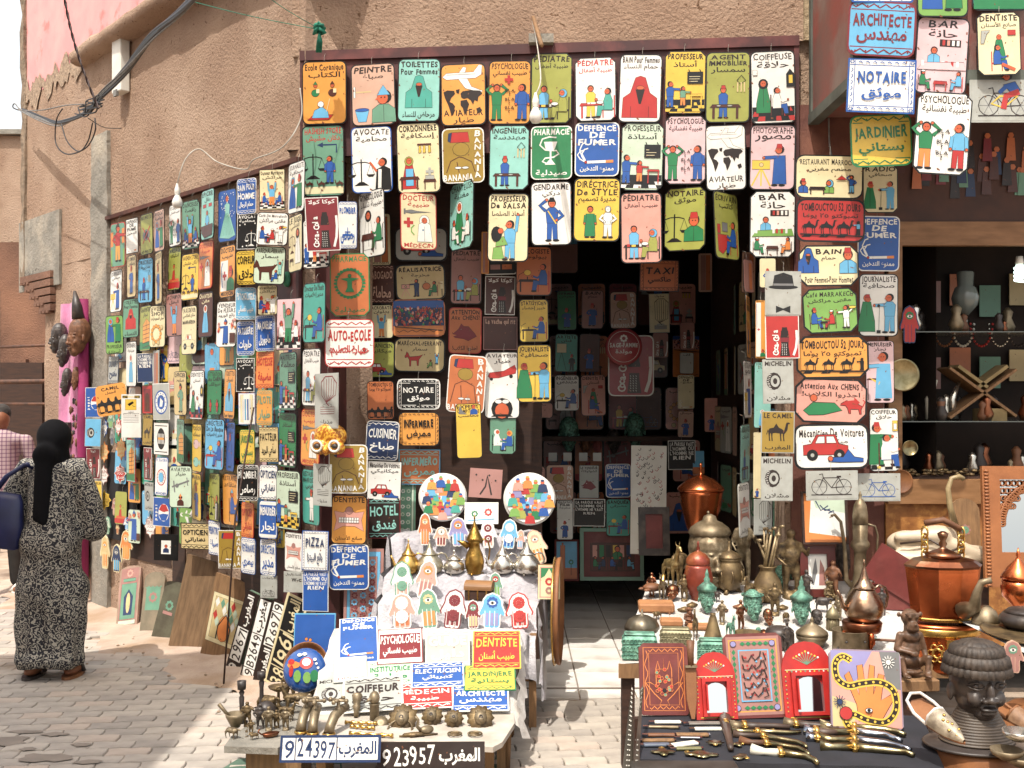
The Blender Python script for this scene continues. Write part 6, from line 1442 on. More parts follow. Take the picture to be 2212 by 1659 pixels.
MB().box((-.063,0,-.09),(.063,.012,.10)).build('board',OLDW,gp); c = Cv(.12,1.55); c.z = .0006; c.rect(0,0,1,1.55,'i'); c.rect(.06,.06,.94,1.49,'P'); c.rect(.12,.12,.88,1.43,'i'); c.poly([(.12,.6),(.3,.5),(.5,.15),(.7,.5),(.88,.6),(.88,.12),(.12,.12)],'g',False); petals(c,.5,.75,.22,'r',12); petals(c,.5,1.15,.2,'v',12); c.pic.build('painted_pattern',WOODP,gp)
def crowd_plate(label,u,v,d,r,tilt,seed):
 random.seed(seed); t = thing('painted_plate',label,'painted plate',TR_(P(u,v,d),R(8),R(tilt))); MB().lathe([(.4*r,.0),(.8*r,-.006),(r,-.018),(r*1.0,-.022),(.6*r,-.012)],40,c=PL['w'],M=MR_(R(90),4,'X')).build('plate',mat('glazed_dish','fff'),t)
 c = Cv(2*r,1); c.z = .001; c.circ(.5,.5,.46,'w',None,30,False)
 cols = 'bgnsPAEtVrlo'
 for k in range(23):
  a = k*2.4; q = .05+.33*(k/23)**.5; x,y = .5+q*cos(a),.52+q*sin(a); col = cols[(k*7+seed) % 12]; s = .105
  c.poly([(x-s,y+s),(x-s*.7,y-s*.3),(x,y-s*.6),(x+s*.7,y-s*.3),(x+s,y+s)],col,False); c.circ(x,y-s*.8,s*.38,'f',None,8,False); c.circ(x,y-s*1.05,s*.36,cols[(k*5+seed) % 12],s*.22,8,False)
 c.pic.build('painted_picture',PAINT,t); random.seed(seed+1)
crowd_plate('white plate painted with people in robes, left of the pair',957,1073,6.62,.147,-12,3)
crowd_plate('white plate painted with orange dancers, right of the pair',1145,1077,6.55,.158,-10,8)
random.seed(5)
fp = thing('flat_painting','small glossy white painting propped between the two plates','painting',TR_(P(1040,1110,6.5),0,R(-20))); MB().box((-.1,0,-.06),(.1,.01,.07),c=PL['w']).build('panel',PAINT,fp); c = Cv(.2,.6); c.z = .001; petals(c,.3,.3,.12,'g'); petals(c,.7,.25,.14,'r'); c.line([(.1,.5),(.9,.45)],.03,'s'); c.pic.build('painted_picture',PAINT,fp)
fp = thing('calligraphy_painting','dusky pink panel with dark calligraphy between the plates','painting',TR_(P(1049,1044,6.75),R(3),R(-12),R(4))); MB().box((-.1,0,-.09),(.1,.01,.09),c=PL['v']).build('panel',PAINT,fp); c = Cv(.2,.9); c.z = .001; c.line([(.35,.8),(.5,.55),(.55,.2),(.62,.5),(.7,.8)],.05,'h'); [c.circ(.2+.2*i,.2+.15*(i % 2),.03,'h') for i in range(4)]; c.pic.build('painted_picture',PAINT,fp)
# ---- teapots
def teapot(label,u,vb,w,h,m,kind='tea',M=None,d=6.27,zb=.757,flip=1,name='teapot'):
 X = (u-CX)/F*d; W_ = w/F*d; H_ = h/F*d; t = thing(name,label,'teapot' if kind != 'dallah' else 'coffee pot',M or TR_((X,d,zb),R(U_(-14,14)))); r = W_/2
 if kind == 'tea': pb = [(.55,0),(.75,.03),(.95,.12),(1,.2),(.95,.3),(.75,.42),(.55,.5),(.5,.53)]; pl = [(.55,.53),(.56,.55),(.42,.60),(.25,.68),(.15,.78),(.1,.84),(.03,.88),(.07,.92),(.02,1.0)]
 elif kind == 'low': pb = [(.6,0),(.85,.06),(1,.22),(.95,.4),(.7,.52),(.6,.56)]; pl = [(.66,.56),(.62,.62),(.4,.72),(.15,.78),(.05,.8),(.1,.86),(.02,1.0)]
 else: pb = [(.62,0),(.6,.02),(.78,.1),(.82,.2),(.7,.32),(.48,.42),(.45,.5),(.62,.56)]; pl = [(.66,.56),(.7,.58),(.66,.6),(.45,.68),(.25,.78),(.1,.86),(.05,.9),(.09,.93),(.02,1.0)]
 MB().lathe([(a*r,b*H_) for a,b in pb],28).build('body',m,t); MB().lathe([(a*r,b*H_) for a,b in pl],24).build('lid',m,t)
 f = flip; q = .32 if kind != 'low' else .3
 if kind == 'dallah': pts = [(-.5*f*r,0,.46*H_),(-1.0*f*r,0,.52*H_),(-1.45*f*r,0,.56*H_)]; rr = [.3*r,.22*r,.03*r]
 else: pts = [(-.8*f*r,0,.2*H_),(-1.15*f*r,0,.26*H_),(-1.3*f*r,0,.42*H_),(-1.45*f*r,0,.52*H_)]; rr = [.2*r,.14*r,.09*r,.07*r]
 MB().tube(pts,rr,10).build('spout',m,t)
 MB().tube([(.5*f*r,0,.5*H_),(.8*f*r,0,.58*H_),(1.15*f*r,0,.54*H_),(1.3*f*r,0,.4*H_),(1.2*f*r,0,.24*H_),(.95*f*r,0,.16*H_)],.07*r,8).build('handle',m,t)
 if kind != 'tea' or r > .05:
  for k in range(3): a = 2.1*k; MB().ell((.7*r*cos(a),.7*r*sin(a),0),.1*r,8,6).build('foot',m,t)
 return t
teapot('small gold teapot with pointed lid, leftmost of the pots',882,1232,52,75,GOLDB)
teapot('engraved silver teapot, second pot from the left',928,1236,60,76,ENGR)
teapot('squat silver pot with domed lid in front of the hands',981,1240,46,52,SILVER,'low')
teapot('tall engraved brass coffee pot with beak spout among the silver teapots',1025,1240,52,128,mat('engraved_brass','b08a4a','876a34',30,.28,1,bump=.9,bscale=80,bdist=.004),'dallah')
teapot('plain silver teapot right of the tall coffee pot',1085,1240,52,74,SILVER)
teapot('wide silver teapot at the right end of the row',1138,1240,60,78,SILVER)
sv = thing('round_drum','large round brown rimmed drum standing on edge beside the display','drum',TR_(Vector((.235,5.98,.60)),R(84),R(90)))
MB().lathe([(.001,0),(.25,0),(.27,.004),(.285,.012),(.29,.03),(.28,.034),(.27,.012),(.001,.01)],48,rib=.006,nr=40).build('disc',LEATH,sv); MB().torus(.289,.006).build('rim',GOLDB,sv)
# ------------------------------------------------------------------ figure templates, one unit tall, standing at the origin and facing -Y
TPL = {}
def tpl(name,parts,vox=.022,sm=3):
 if name not in TPL: TPL[name] = blob(parts,vox,sm,name)
 return TPL[name]
def T_man(arm=0):
 return [('e',(0,0,.62),(.11,.1,.16)),('e',(0,0,.93),(.055,.06,.07)),('c',(0,0,.84),.03,(0,0,.9),.03),('c',(0,0,.78),.085,(0,0,.55),.07),('e',(0,0,.5),(.095,.075,.07)),
     ('c',(-.05,0,.48),.055,(-.06,-.01,.25),.04),('c',(-.06,-.01,.25),.038,(-.06,.01,.04),.025),('c',(.05,0,.48),.055,(.07,-.03,.25),.04),('c',(.07,-.03,.25),.038,(.07,.01,.04),.025),
     ('e',(-.06,-.03,.025),(.03,.06,.025)),('e',(.07,-.03,.025),(.03,.06,.025)),('c',(-.1,0,.78),.035,(-.17,-.02,.6),.028),('c',(-.17,-.02,.6),.026,(-.1,-.12,.5),.02),
     ('c',(.1,0,.78),.035,(.18,-.03,.62),.028),('c',(.18,-.03,.62),.026,(.16,-.12,.74),.02),('c',(0,0,0),.1,(0,0,.01),.1)]
def T_quad(horn=1,neck=.35,fat=1,leg=.5):
 z = leg; p = [('e',(0,0,z+.06),(.12*fat,.26,.13*fat)),('e',(0,-.16,z+.07),(.11*fat,.13,.13*fat)),('c',(0,-.22,z+.12),.06,(0,-.3,z+neck),.04),('e',(0,-.34,z+neck+.03),(.045,.09,.05)),('c',(0,-.38,z+neck+.01),.035,(0,-.44,z+neck-.03),.025)]
 for x in (-.07,.07):
  for y,k in ((-.18,-.02),(.19,.03)): p += [('c',(x*fat,y,z),.05,(x*fat,y+k,z*.5),.026),('c',(x*fat,y+k,z*.5),.024,(x*fat,y-k*.3,.02),.02),('e',(x*fat,y-.01,.015),(.025,.035,.018))]
  if horn: p.append(('c',(x*.4,-.3,z+neck+.06),.015,(x*.9,-.26,z+neck+.06+.13*horn),.008))
  else: p.append(('e',(x*.8,-.29,z+neck+.07),(.02,.01,.04)))
 p.append(('c',(0,.26,z+.1),.02,(0,.31,z-.1),.01)); return p
def T_head():
 p = [('e',(0,.06,.62),(.27,.30,.32)),('e',(0,-.02,.42),(.22,.24,.28)),('e',(0,-.1,.2),(.13,.13,.13)),('e',(0,-.255,.42),(.04,.06,.1)),('e',(0,-.3,.36),(.055,.045,.035)),('e',(-.045,-.27,.345),(.03,.03,.025)),('e',(.045,-.27,.345),(.03,.03,.025)),
         ('e',(0,-.245,.262),(.085,.04,.018)),('e',(0,-.235,.225),(.075,.045,.022)),('c',(-.05,-.23,.56),.018,(-.17,-.17,.56),.014),('c',(.05,-.23,.56),.018,(.17,-.17,.56),.014)]
 for s in (-1,1): p += [('e',(s*.105,-.20,.49),(.045,.03,.022)),('c',(s*.05,-.225,.505),.009,(s*.105,-.225,.52),.01),('c',(s*.105,-.225,.52),.01,(s*.17,-.18,.5),.008),('c',(s*.06,-.22,.468),.008,(s*.16,-.185,.468),.008),('e',(s*.27,.02,.46),(.025,.05,.08)),('e',(s*.14,-.16,.38),(.06,.05,.06))]
 return p
def T_monkey():
 p = [('e',(0,.02,.36),(.15,.13,.2)),('e',(0,.0,.2),(.14,.13,.12)),('e',(0,-.02,.54),(.13,.11,.1)),('e',(0,0,.8),(.12,.12,.12)),('e',(0,-.1,.70),(.075,.09,.06)),('e',(0,-.1,.66),(.085,.085,.055)),('e',(0,-.175,.73),(.03,.03,.02)),('c',(-.1,-.1,.86),.022,(.1,-.1,.86),.022),('c',(0,0,.6),.08,(0,0,.7),.08)]
 for s in (-1,1): p += [('e',(s*.055,-.115,.82),(.03,.02,.025)),('e',(s*.16,0,.84),(.03,.02,.04)),('c',(s*.14,0,.55),.055,(s*.2,-.02,.36),.042),('c',(s*.12,-.02,.16),.065,(s*.2,-.16,.26),.05),('c',(s*.2,-.16,.26),.045,(s*.16,-.2,.06),.035),('e',(s*.15,-.24,.035),(.05,.09,.03))]
 p += [('c',(-.2,-.02,.36),.04,(-.02,-.15,.33),.03),('c',(.2,-.02,.36),.04,(.2,-.16,.1),.03),('e',(0,-.16,.32),(.06,.035,.045)),('e',(.19,-.2,.08),(.03,.05,.03)),('e',(0,.02,.05),(.2,.15,.05))]
 return p
def T_bird(): return [('e',(0,.02,.5),(.08,.16,.1)),('c',(0,-.08,.55),.04,(0,-.12,.78),.022),('c',(0,-.12,.78),.02,(0,-.1,.92),.018),('e',(0,-.12,.95),(.03,.05,.03)),('c',(0,-.15,.95),.012,(0,-.28,.9),.006),('c',(-.04,.02,.42),.016,(-.04,.02,.03),.012),('c',(.04,.02,.42),.016,(.04,.02,.03),.012),('c',(0,.15,.5),.05,(0,.28,.4),.02),('e',(0,0,.012),(.12,.12,.015))]
def place(kind,label,cat,u,v,hpx,m,rz=0,name=None,surf=None,p=None,sq=1,h=None):
 p = p or (surf or ont)(u,v); H_ = h or px(hpx,p)
 me = {'man': lambda: tpl('human_figure',T_man(),.02),'ante': lambda: tpl('antelope_figure',T_quad(1.3,.38,.8,.5)),'camel': lambda: tpl('camel_figure',T_quad(0,.42,1.2,.48)),'ox': lambda: tpl('ox_figure',T_quad(.7,.15,1.35,.42)),'head': lambda: tpl('head_figure',T_head(),.014,1),'monkey': lambda: tpl('monkey_figure',T_monkey(),.014,2),'bird': lambda: tpl('bird_figure',T_bird(),.02)}[kind]()
 t = thing(name or 'figurine',label,cat,TR_(p,rz)); me2 = me.copy(); me2.materials.clear(); me2.materials.append(m); link('figure',me2,t,Matrix.Diagonal((H_*sq,H_*sq,H_,1))); return t,p,H_
def lath(label,name,cat,u,v,w,h,m,body,lid=None,m2=None,surf=None,n=24,rz=0,rib=0,nr=8,parts=('body','lid')):
 p = (surf or ont)(u,v); W_,H_ = px(w,p)/2,px(h,p); t = thing(name,label,cat,TR_(p,rz)); MB().lathe([(a*W_,b*H_) for a,b in body],n,rib=rib,nr=nr).build(parts[0],m,t)
 if lid: MB().lathe([(a*W_,b*H_) for a,b in lid],n,rib=rib,nr=nr).build(parts[1],m2 or m,t)
 return t,W_,H_
# ---- platform with the white cloth
pf = thing('display_platform','wide low table under a bright white cloth crowded with bronzes on the right','table')
c = [(onh(0,0,0))]; L0,L1 = 1335,2010
def pp(u,y): z = .51+(y-5.2)*.1455; return Vector(((u-CX)/F*y,y,z))
q = [pp(1336,5.16),pp(2100,5.16),pp(2100,6.42),pp(1402,6.42)]
b = MB(); nx,ny = 34,14; vs = []
for j in range(ny+1):
 for i in range(nx+1):
  a = q[0].lerp(q[1],i/nx).lerp(q[3].lerp(q[2],i/nx),j/ny); vs.append(a+Vector((0,0,.004+.003*sin(i*.8+j)+U_(-.0015,.0015))))
b.add(vs,[(j*(nx+1)+i,j*(nx+1)+i+1,(j+1)*(nx+1)+i+1,(j+1)*(nx+1)+i) for j in range(ny) for i in range(nx)],smooth=True); b.build('cloth',CLOTH,pf)
b = MB(); b.prism([(a.x,a.y) for a in q],.44,.508); b.build('top',OLDW,pf)
for x,y in ((q[0].x+.05,5.22),(1.9,5.22),(q[3].x+.05,6.35),(1.9,6.35)): MB().box((x-.03,y-.03,0),(x+.03,y+.03,.44)).build('leg',DARKW,pf)
t,W_,H_ = lath('red leather-covered pot with domed lid and copper figure finial','lidded_pot','pot',1508,1296,64,128,mat('red_pot','8a4030','6b2e22',12,.35,.3,bump=.5,bscale=30,bdist=.004,c3=lin('a5683c'),s3=9),[(.5,0),(.45,.05),(.6,.1),(.95,.25),(1,.38),(.85,.55),(.78,.6)],[(.8,.6),(.82,.62),(.78,.70),(.5,.78),(.2,.82),(.08,.84),(.14,.87),(.06,.92),(.1,.95),(.02,1)])
t,W_,H_ = lath('olive bronze pot with rope relief and lid on three feet','bronze_pot','pot',1575,1280,62,112,BRONZE,[(.4,.04),(.7,.1),(.98,.28),(1,.42),(.8,.58),(.72,.62),(.85,.66)],[(.85,.66),(.8,.7),(.6,.76),(.3,.8),(.1,.84),(.06,.95),(.02,1)])
for k in range(3): a = 2.1*k; MB().tube([(W_*.3*cos(a),W_*.3*sin(a),.1*H_),(W_*.8*cos(a),W_*.8*sin(a),0)],.012,6).build('foot',BRONZE,t)
for k in range(8): a = k*.785; MB().tube([(W_*1.0*cos(a),W_*1.0*sin(a),.45*H_),(W_*1.04*cos(a+.12),W_*1.04*sin(a+.12),.33*H_),(W_*.95*cos(a),W_*.95*sin(a),.22*H_)],.006,5).build('rope_relief',BRONZE,t)
t,W_,H_ = lath('earthen bronze vase holding a bundle of long thin pipes','pipe_vase','vase',1658,1300,64,78,BRONZE,[(.6,0),(.9,.15),(1,.35),(.85,.6),(.5,.85),(.5,.93),(.62,.97),(.58,1.0),(.4,.98)])
for k in range(7): a = k*.9; x0 = (.25*W_*cos(a),.25*W_*sin(a),.8*H_); x1 = (-.055+.018*k*1.1,.02*sin(a),H_*U_(1.5,2.45)); MB().tube([x0,x1],.007,6).tube([x1,Vector(x1)+Vector((.012,-.03,.004))],.009,6).build('pipe',mat('bone_pipe','a08d6c','7c6a4d',20,.4,.3),t)
t,p,H_ = place('head','large gilded brass deity mask behind the lidded pots','mask',0,0,0,BRASS,R(6),'brass_mask',p=P(1536,1282,6.3),h=.42,sq=1.1)
MB().lathe([(.25*H_,.66*H_),(.29*H_,.70*H_),(.26*H_,.77*H_),(.17*H_,.84*H_),(.1*H_,.87*H_),(.08*H_,.93*H_),(.02*H_,.96*H_)],28,rib=.03,nr=14,M=MT_((0,.06*H_,.12*H_))).build('crown',BRASS,t)
for s in (-1,1): MB().lathe([(.01,-.02),(.03,0),(.012,.03)],12,M=MT_((s*.31*H_,.0,.36*H_))).build('earring',BRASS,t)
place('man','tall brass figure of a walking woman with raised arm beside the mask','statue',1606,1262,150,BRASS,R(-14),'brass_statue')
place('man','small brass figure with lifted arms at the top of the mask','statue',1536,1185,62,BRASS,R(10),'brass_statue',p=P(1530,1165,6.42))
place('ante','slender pale antelope at the back left of the platform','figurine',1449,1278,108,mat('pale_brass','b09a6c','8a744a',16,.4,.8,bump=.4,bscale=40,bdist=.003),R(20))
place('ox','stout grey-brown goat figure behind the antelope','figurine',1470,1262,105,BRONZE,R(-30))
t,p,H_ = place('man','tall weathered bronze warrior leaning on a shield by the horse picture','statue',1708,1292,150,BRONZE,R(8),'bronze_statue',sq=1.3)
place('bird','brass crane standing in front of the horse picture','figurine',1768,1275,84,BRASS,R(-20))
place('ox','dark bull figure with horns near the hut box','figurine',1776,1325,54,BLKW,R(70))
t,p,H_ = place('head','dark carved wooden mask with narrow eyes behind the tall ewer','mask',1822,1262,105,BLKW,R(12),'wooden_mask',sq=.55)
for (u,v,h,lab,k) in ((1527,1328,80,'green crowned queen head with spire, leftmost of the green heads',1),(1627,1346,90,'pale green broad face mask in the middle of the platform',0),(1731,1354,88,'dark green crowned head between hut box and lidded bowl',1)):
 t,p,H_ = place('head',lab,'head figure',u,v,h*.86,PATINA,R(U_(-12,12)),'patinated_bust',sq=.95)
 if k: MB().lathe([(.28*H_,.75*H_),(.3*H_,.86*H_),(.2*H_,.95*H_),(.08*H_,1.05*H_),(.1*H_,1.12*H_),(.05*H_,1.2*H_),(.06*H_,1.28*H_),(.01*H_,1.45*H_)],20,rib=.08,nr=16).build('crown',PATINA,t)
 else: MB().torus(.29*H_,.03*H_,MT_((0,.06*H_,.78*H_))).build('headband',PATINA,t)
place('man','thin copper skeleton figure bending between the green heads','statue',1600,1367,72,COPDK,R(25),'copper_figure')
place('man','bronze villager with wide collar behind the copper skull','statue',1674,1330,72,BRONZE,R(-10),'bronze_statue',sq=1.35)
t,p,H_ = place('head','shiny copper skull lying in the middle of the platform','skull',1660,1354,42,COPDK,R(30),'copper_skull',sq=.9)
for s in (-1,1): MB().ell((s*.11*H_,-.235*H_,.5*H_),(.05*H_,.03*H_,.05*H_),10,6).build('eye_socket',BLKW,t)
t,W_,H_ = lath('little grey hut-shaped box with conical roof','hut_box','box',1799,1363,32,58,mat('grey_tin','8a8064','67604b',14,.5,.6,bump=.6,bscale=60,bdist=.003),[(.8,0),(.8,.5)],[(1,.5),(.8,.68),(.4,.84),(.15,.9),(.1,1)],parts=('wall','roof'))
for k in range(10): a = k*.628; MB().box((-.003,-.002,0),(.003,.002,.45*H_),M=MR_(a,4,'Z') @ MT_((.82*W_,0,0))).build('rib',BRASS,t)
lath('domed brass bowl with pierced lid and finial near the front','lidded_bowl','bowl',1754,1398,68,66,BRASS,[(.35,0),(.7,.08),(.98,.3),(1,.42)],[(1.02,.42),(.98,.5),(.75,.6),(.4,.72),(.15,.78),(.1,.85),(.13,.9),(.02,1)],rib=.0)
t,W_,H_ = lath('open brass cylinder pierced with leaf shapes beside the monkey','brass_cylinder','pot',1838,1412,78,52,BRASS,[(.98,0),(1,.02),(1,.98),(1.02,1),(.97,1),(.95,.1)],parts=('body','lid'))
for k,a in enumerate((-150,-120,-95,-60,-30)): MB().ell((W_*1.005*cos(R(a)),W_*1.005*sin(R(a)),H_*(.62 if k % 2 else .3)),(.008,.008,.006),6,5).build('pierced_hole',BLKW,t)
MB().tube([(W_,0,H_*.6),(W_+.12,-.01,H_*.55),(W_+.17,-.01,H_*.6)],[.006,.007,.004],8).build('handle',WOODB,t)
def grille(label,u,v,w,h,m):
 p = ont(u,v); W_,H_ = px(w,p),px(h,p); t = thing('filigree_box',label,'box',TR_(p,R(-6))); MB().box((-W_/2,-W_*.28,0),(W_/2,W_*.28,H_),bev=.012).build('body',m,t)
 b = MB(); n = 9
 for j in range(3):
  for i in range(n): b.torus(.0105,.0028,MT_((-W_/2+W_*(i+.5)/n,-W_*.285,H_*(.2+.3*j))) @ MR_(R(90),4,'X'),10,4)
 b.build('filigree',m,t); MB().torus(W_*.1,.005,MT_((0,-W_*.29,H_*.5)) @ MR_(R(90),4,'X')).build('medallion',m,t); MB().box((-W_*.45,-W_*.2,H_),(W_*.45,W_*.2,H_*1.12),bev=.006).build('lid',m,t); return t
grille('large turquoise filigree box at the left front of the platform',1381,1424,74,52,PATINA)
grille('turquoise filigree box half hidden behind the red mirrors',1540,1428,66,44,PATINA)
grille('small pale drum box with zigzag sides between filigree boxes',1459,1402,66,42,mat('pale_tin','8d866a','6d6750',16,.5,.5,bump=.7,bscale=50,bdist=.003))
lath('grey pumpkin-shaped dome behind the large turquoise box','ribbed_dome','dome',1387,1360,74,44,mat('pewter','6f675a','57503f',12,.4,.7),[(1,0),(.98,.2),(.8,.5),(.4,.68),(.08,.75),(.05,1)],rib=.04,nr=8)
lath('dark bronze cone cup in front of the first green head','bronze_cone','cone',1540,1385,44,60,BRONZE,[(1,0),(.95,.05),(.35,.85),(.25,.95),(.3,1)])
place('ante','small dark antelope standing left of the bronze cone','figurine',1502,1382,72,BRONZE,R(-15),sq=.8)
place('ante','turquoise horse figure right of the bronze cone','figurine',1578,1386,62,PATINA,R(10)); place('ox','turquoise ram figure below the copper skull','figurine',1638,1378,36,PATINA,R(-20))
lath('brown bowl behind the calligraphy board','brown_bowl','bowl',1615,1388,56,24,BRONZE,[(.6,0),(.95,.4),(1,1),(.93,1),(.6,.3)])
lath('round dark drum at the right of the turquoise horse','dark_drum','drum',1684,1400,62,46,BLKW,[(.8,0),(1,.2),(1,.7),(.9,.9),(.6,1),(.01,1.02)]); place('man','thin black figure sitting on the dark drum','figurine',1700,1412,70,BLKW,R(10))
for (u,v,w,h,lab) in ((1417,1318,76,18,'thick wooden block carrying a carved turtle'),(1450,1350,48,14,'small wooden block with a carved bird in front of the turtle'),(1510,1358,50,10,'wooden block under fallen filigree leaves')):
 p = ont(u,v); W_ = px(w,p); H_ = px(h,p); t = thing('wooden_block',lab,'block',TR_(p,R(-4))); MB().box((-W_/2,-W_*.4,0),(W_/2,W_*.4,H_),bev=.008).build('block',STONE,t)
t = thing('turtle_carving','carved brown turtle lying on the thick block','carving',TR_(ont(1412,1300)+Vector((0,.06,.05)),R(25))); MB().ell((0,0,.02),(.055,.045,.025),14,8).build('shell',WOODB,t)
for a in (35,145,215,325): MB().ell((.06*cos(R(a)),.05*sin(R(a)),.012),(.024,.014,.008),8,5).build('flipper',WOODB,t)
MB().tube([(.05,0,.02),(.07,0,.03),(.075,0,.085)],[.012,.012,.01],8).build('neck',GOLDB,t)
place('bird','tiny carved bird on the small wooden block','carving',1447,1338,24,WOODB,R(60),h=.06)
for k,(u,v,m) in enumerate(((1480,1322,BRONZE),(1495,1312,BRONZE),(1560,1322,WOODB),(1600,1316,WOODB),(1690,1318,BRONZE),(1650,1372,COPDK),(1848,1360,SILVER),(1860,1385,BRONZE),(1490,1335,BRASS))):
 p = ont(u,v); t = thing('small_bronze',['pierced bronze leaf by the first green head','brown shell lying behind the first green head','copper shell right of the first green head','copper shell left of the broad green mask','little bronze bell behind the copper skull','copper fragment before the copper skull','silver lid lying under the tall ewer','bronze scrap beside the brass cylinder','flat brass leaf left of the bronze cone'][k],'ornament',TR_(p,k)); MB().lathe([(.01,0),(.035,.006),(.04,.016),(.02,.024),(.004,.03)],14,rib=.12,nr=6,sy=.7).build('body',m,t)
t,W_,H_ = lath('tall copper urn with conical lid standing in the dark doorway','copper_urn','urn',1514,1150,98,150,COPPER,[(.5,0),(.62,.05),(.9,.4),(.95,.55),(.98,.6)],[(1.0,.6),(1.04,.62),(1,.65),(.6,.76),(.2,.82),(.06,.84),(.06,.9),(.1,.92),(.05,.95),(.09,.97),(.02,1)],surf=lambda u,v: P(u,v,7.2))
MB().lathe([(.45*W_,-.55),(.5*W_,0)],20).build('stand',BLKW,t)
t,W_,H_ = lath('tall brass ewer with long curved spout and bullet lid','brass_ewer','ewer',1858,1300,38,240,BRASS,[(1.4,0),(1.5,.03),(1.3,.08),(.95,.14),(.72,.25),(.66,.42),(.7,.46),(1.05,.5),(1.05,.53),(.8,.56),(.85,.7)],[(.88,.7),(.86,.78),(.7,.87),(.35,.92),(.15,.93),(.2,.96),(.02,1)])
MB().tube([(-.6*W_,0,.12*H_),(-1.6*W_,0,.2*H_),(-1.75*W_,0,.5*H_),(-2.2*W_,0,.72*H_),(-2.9*W_,0,.785*H_),(-3.3*W_,0,.77*H_)],[.018,.014,.011,.009,.008,.009],8).build('spout',BRASS,t)
MB().tube([(.85*W_,0,.7*H_),(1.7*W_,0,.68*H_),(2.0*W_,0,.6*H_),(1.8*W_,0,.3*H_),(1.3*W_,0,.1*H_)],.006,8).build('handle',BRASS,t)
br = thing('brazier_stand','round copper brazier on three figured legs under the engraved teapot','brazier',TR_(ont(1862,1408)))
MB().lathe([(.085,.1),(.09,.11),(.095,.145),(.09,.15),(.06,.15)],24).build('ring',COPDK,br)
for k in range(3): a = 2.1*k-1.3; MB().tube([(.07*cos(a),.07*sin(a),.12),(.085*cos(a),.085*sin(a),.06),(.07*cos(a),.07*sin(a),.03),(.1*cos(a),.1*sin(a),0)],[.014,.016,.01,.014],8).build('leg',COPPER,br)
p = ont(1862,1408); s_ = F/p.y
teapot('big engraved copper and silver teapot standing on the brazier',1873,1340,84,136,mat('silvered_copper','a58a72','7a5a48',8,.24,1,bump=.5,bscale=60,bdist=.004,c3=lin('b5aa98'),s3=6),'tea',TR_(p+Vector((.01,.0,.145)),R(8)),d=p.y)
bx = thing('copper_brazier_box','oval copper brazier box with brass rosettes under the kettle','brazier',TR_((2.06,5.25,.46),R(-4)))
oval = lambda k,r,z,sy=.62: (r,z)
MB().lathe([(.15,0),(.165,.02),(.16,.1),(.165,.2),(.172,.215),(.165,.225),(.12,.225)],32,sy=.66).build('box',COPPER,bx); MB().lathe([(.168,.17),(.176,.18),(.172,.2),(.166,.21)],32,sy=.66).build('band',GOLDB,bx)
for a in (-118,-62):
 M = MR_(R(a+90),4,'Z') @ MT_((0,-.128 if abs(a+90) < 40 else -.14,.1)) @ MR_(R(90),4,'X'); b = MB(); b.torus(.022,.004,M)
 for k in range(6): b.torus(.014,.0035,M @ MT_((.03*cos(k*1.047),.03*sin(k*1.047),0)),12,5)
 b.build('rosette',GOLDB,bx)
MB().box((-.02,-.125,.12),(.02,-.105,.165)).ell((0,-.128,.13),.01,8,6).build('clasp',GOLDB,bx)
kt = thing('copper_kettle','large polished copper kettle with chain handle and brass spout','kettle',TR_((2.06,5.25,.70),R(-4)))
n8 = [(.13,0),(.14,.012),(.150,.03),(.175,.235),(.178,.25)]
MB().lathe(n8,10,sy=.68,smooth=False).build('body',COPPER,kt); MB().lathe([(.142,.0),(.146,.012),(.14,.02)],10,sy=.68,smooth=False).build('base_band',GOLDB,kt)
MB().lathe([(.178,.25),(.184,.262),(.15,.285),(.09,.3),(.085,.305)],10,sy=.68,smooth=False).build('shoulder',COPDK,kt)
MB().lathe([(.08,.3),(.082,.312),(.05,.325),(.025,.335),(.012,.345),(.02,.36),(.012,.375),(.022,.395),(.026,.41),(.01,.42)],20).build('lid',COPDK,kt)
MB().tube([(.06,-.1,.06),(.09,-.165,.09),(.095,-.185,.16),(.11,-.2,.21),(.15,-.215,.225)],[.045,.03,.02,.016,.014],10).build('spout',BRASS,kt)
for s in (-1,1):
 b = MB()
 for k in range(4): b.torus(.02,.005,MT_((s*.085,0,.31+.035*k)) @ MR_(R(90*(k % 2)+30),4,'Z') @ MR_(R(90),4,'X') @ Matrix.Diagonal((1,1.35,1,1)),12,5)
 b.build('chain',GOLDB,kt)
MB().tube([(-.085,0,.46),(0,0,.475),(.085,0,.43)],[.014,.016,.014],10).build('grip',WOODB,kt)
t = thing('wooden_block','square wooden plinth under the carved monkey','block',TR_(P(1968,1462,4.9),R(5))); MB().box((-.1,-.07,-.05),(.1,.08,0),bev=.004).build('block',OLDW,t); MB().box((-.05,-.04,-.6),(.05,.04,-.05)).build('pedestal',DARKW,t)
place('monkey','carved brown wooden monkey sitting with hands on its belly','carving',1965,1456,155,mat('monkey_wood','5f4534','43301f',12,.45,bump=.5,bscale=50,bdist=.003,c3=lin('7a5c48'),s3=7),R(6),'wooden_monkey',p=P(1965,1457,4.9))
MT = {'brass': BRASS,'bronze': BRONZE,'dark': BLKW,'green': PATINA,'copper': COPDK,'wooden': WOODB}; KD = {'man': 'standing man','ante': 'antelope','head': 'face','ox': 'beast','bird': 'bird','camel': 'camel','monkey': 'squatting ape'}
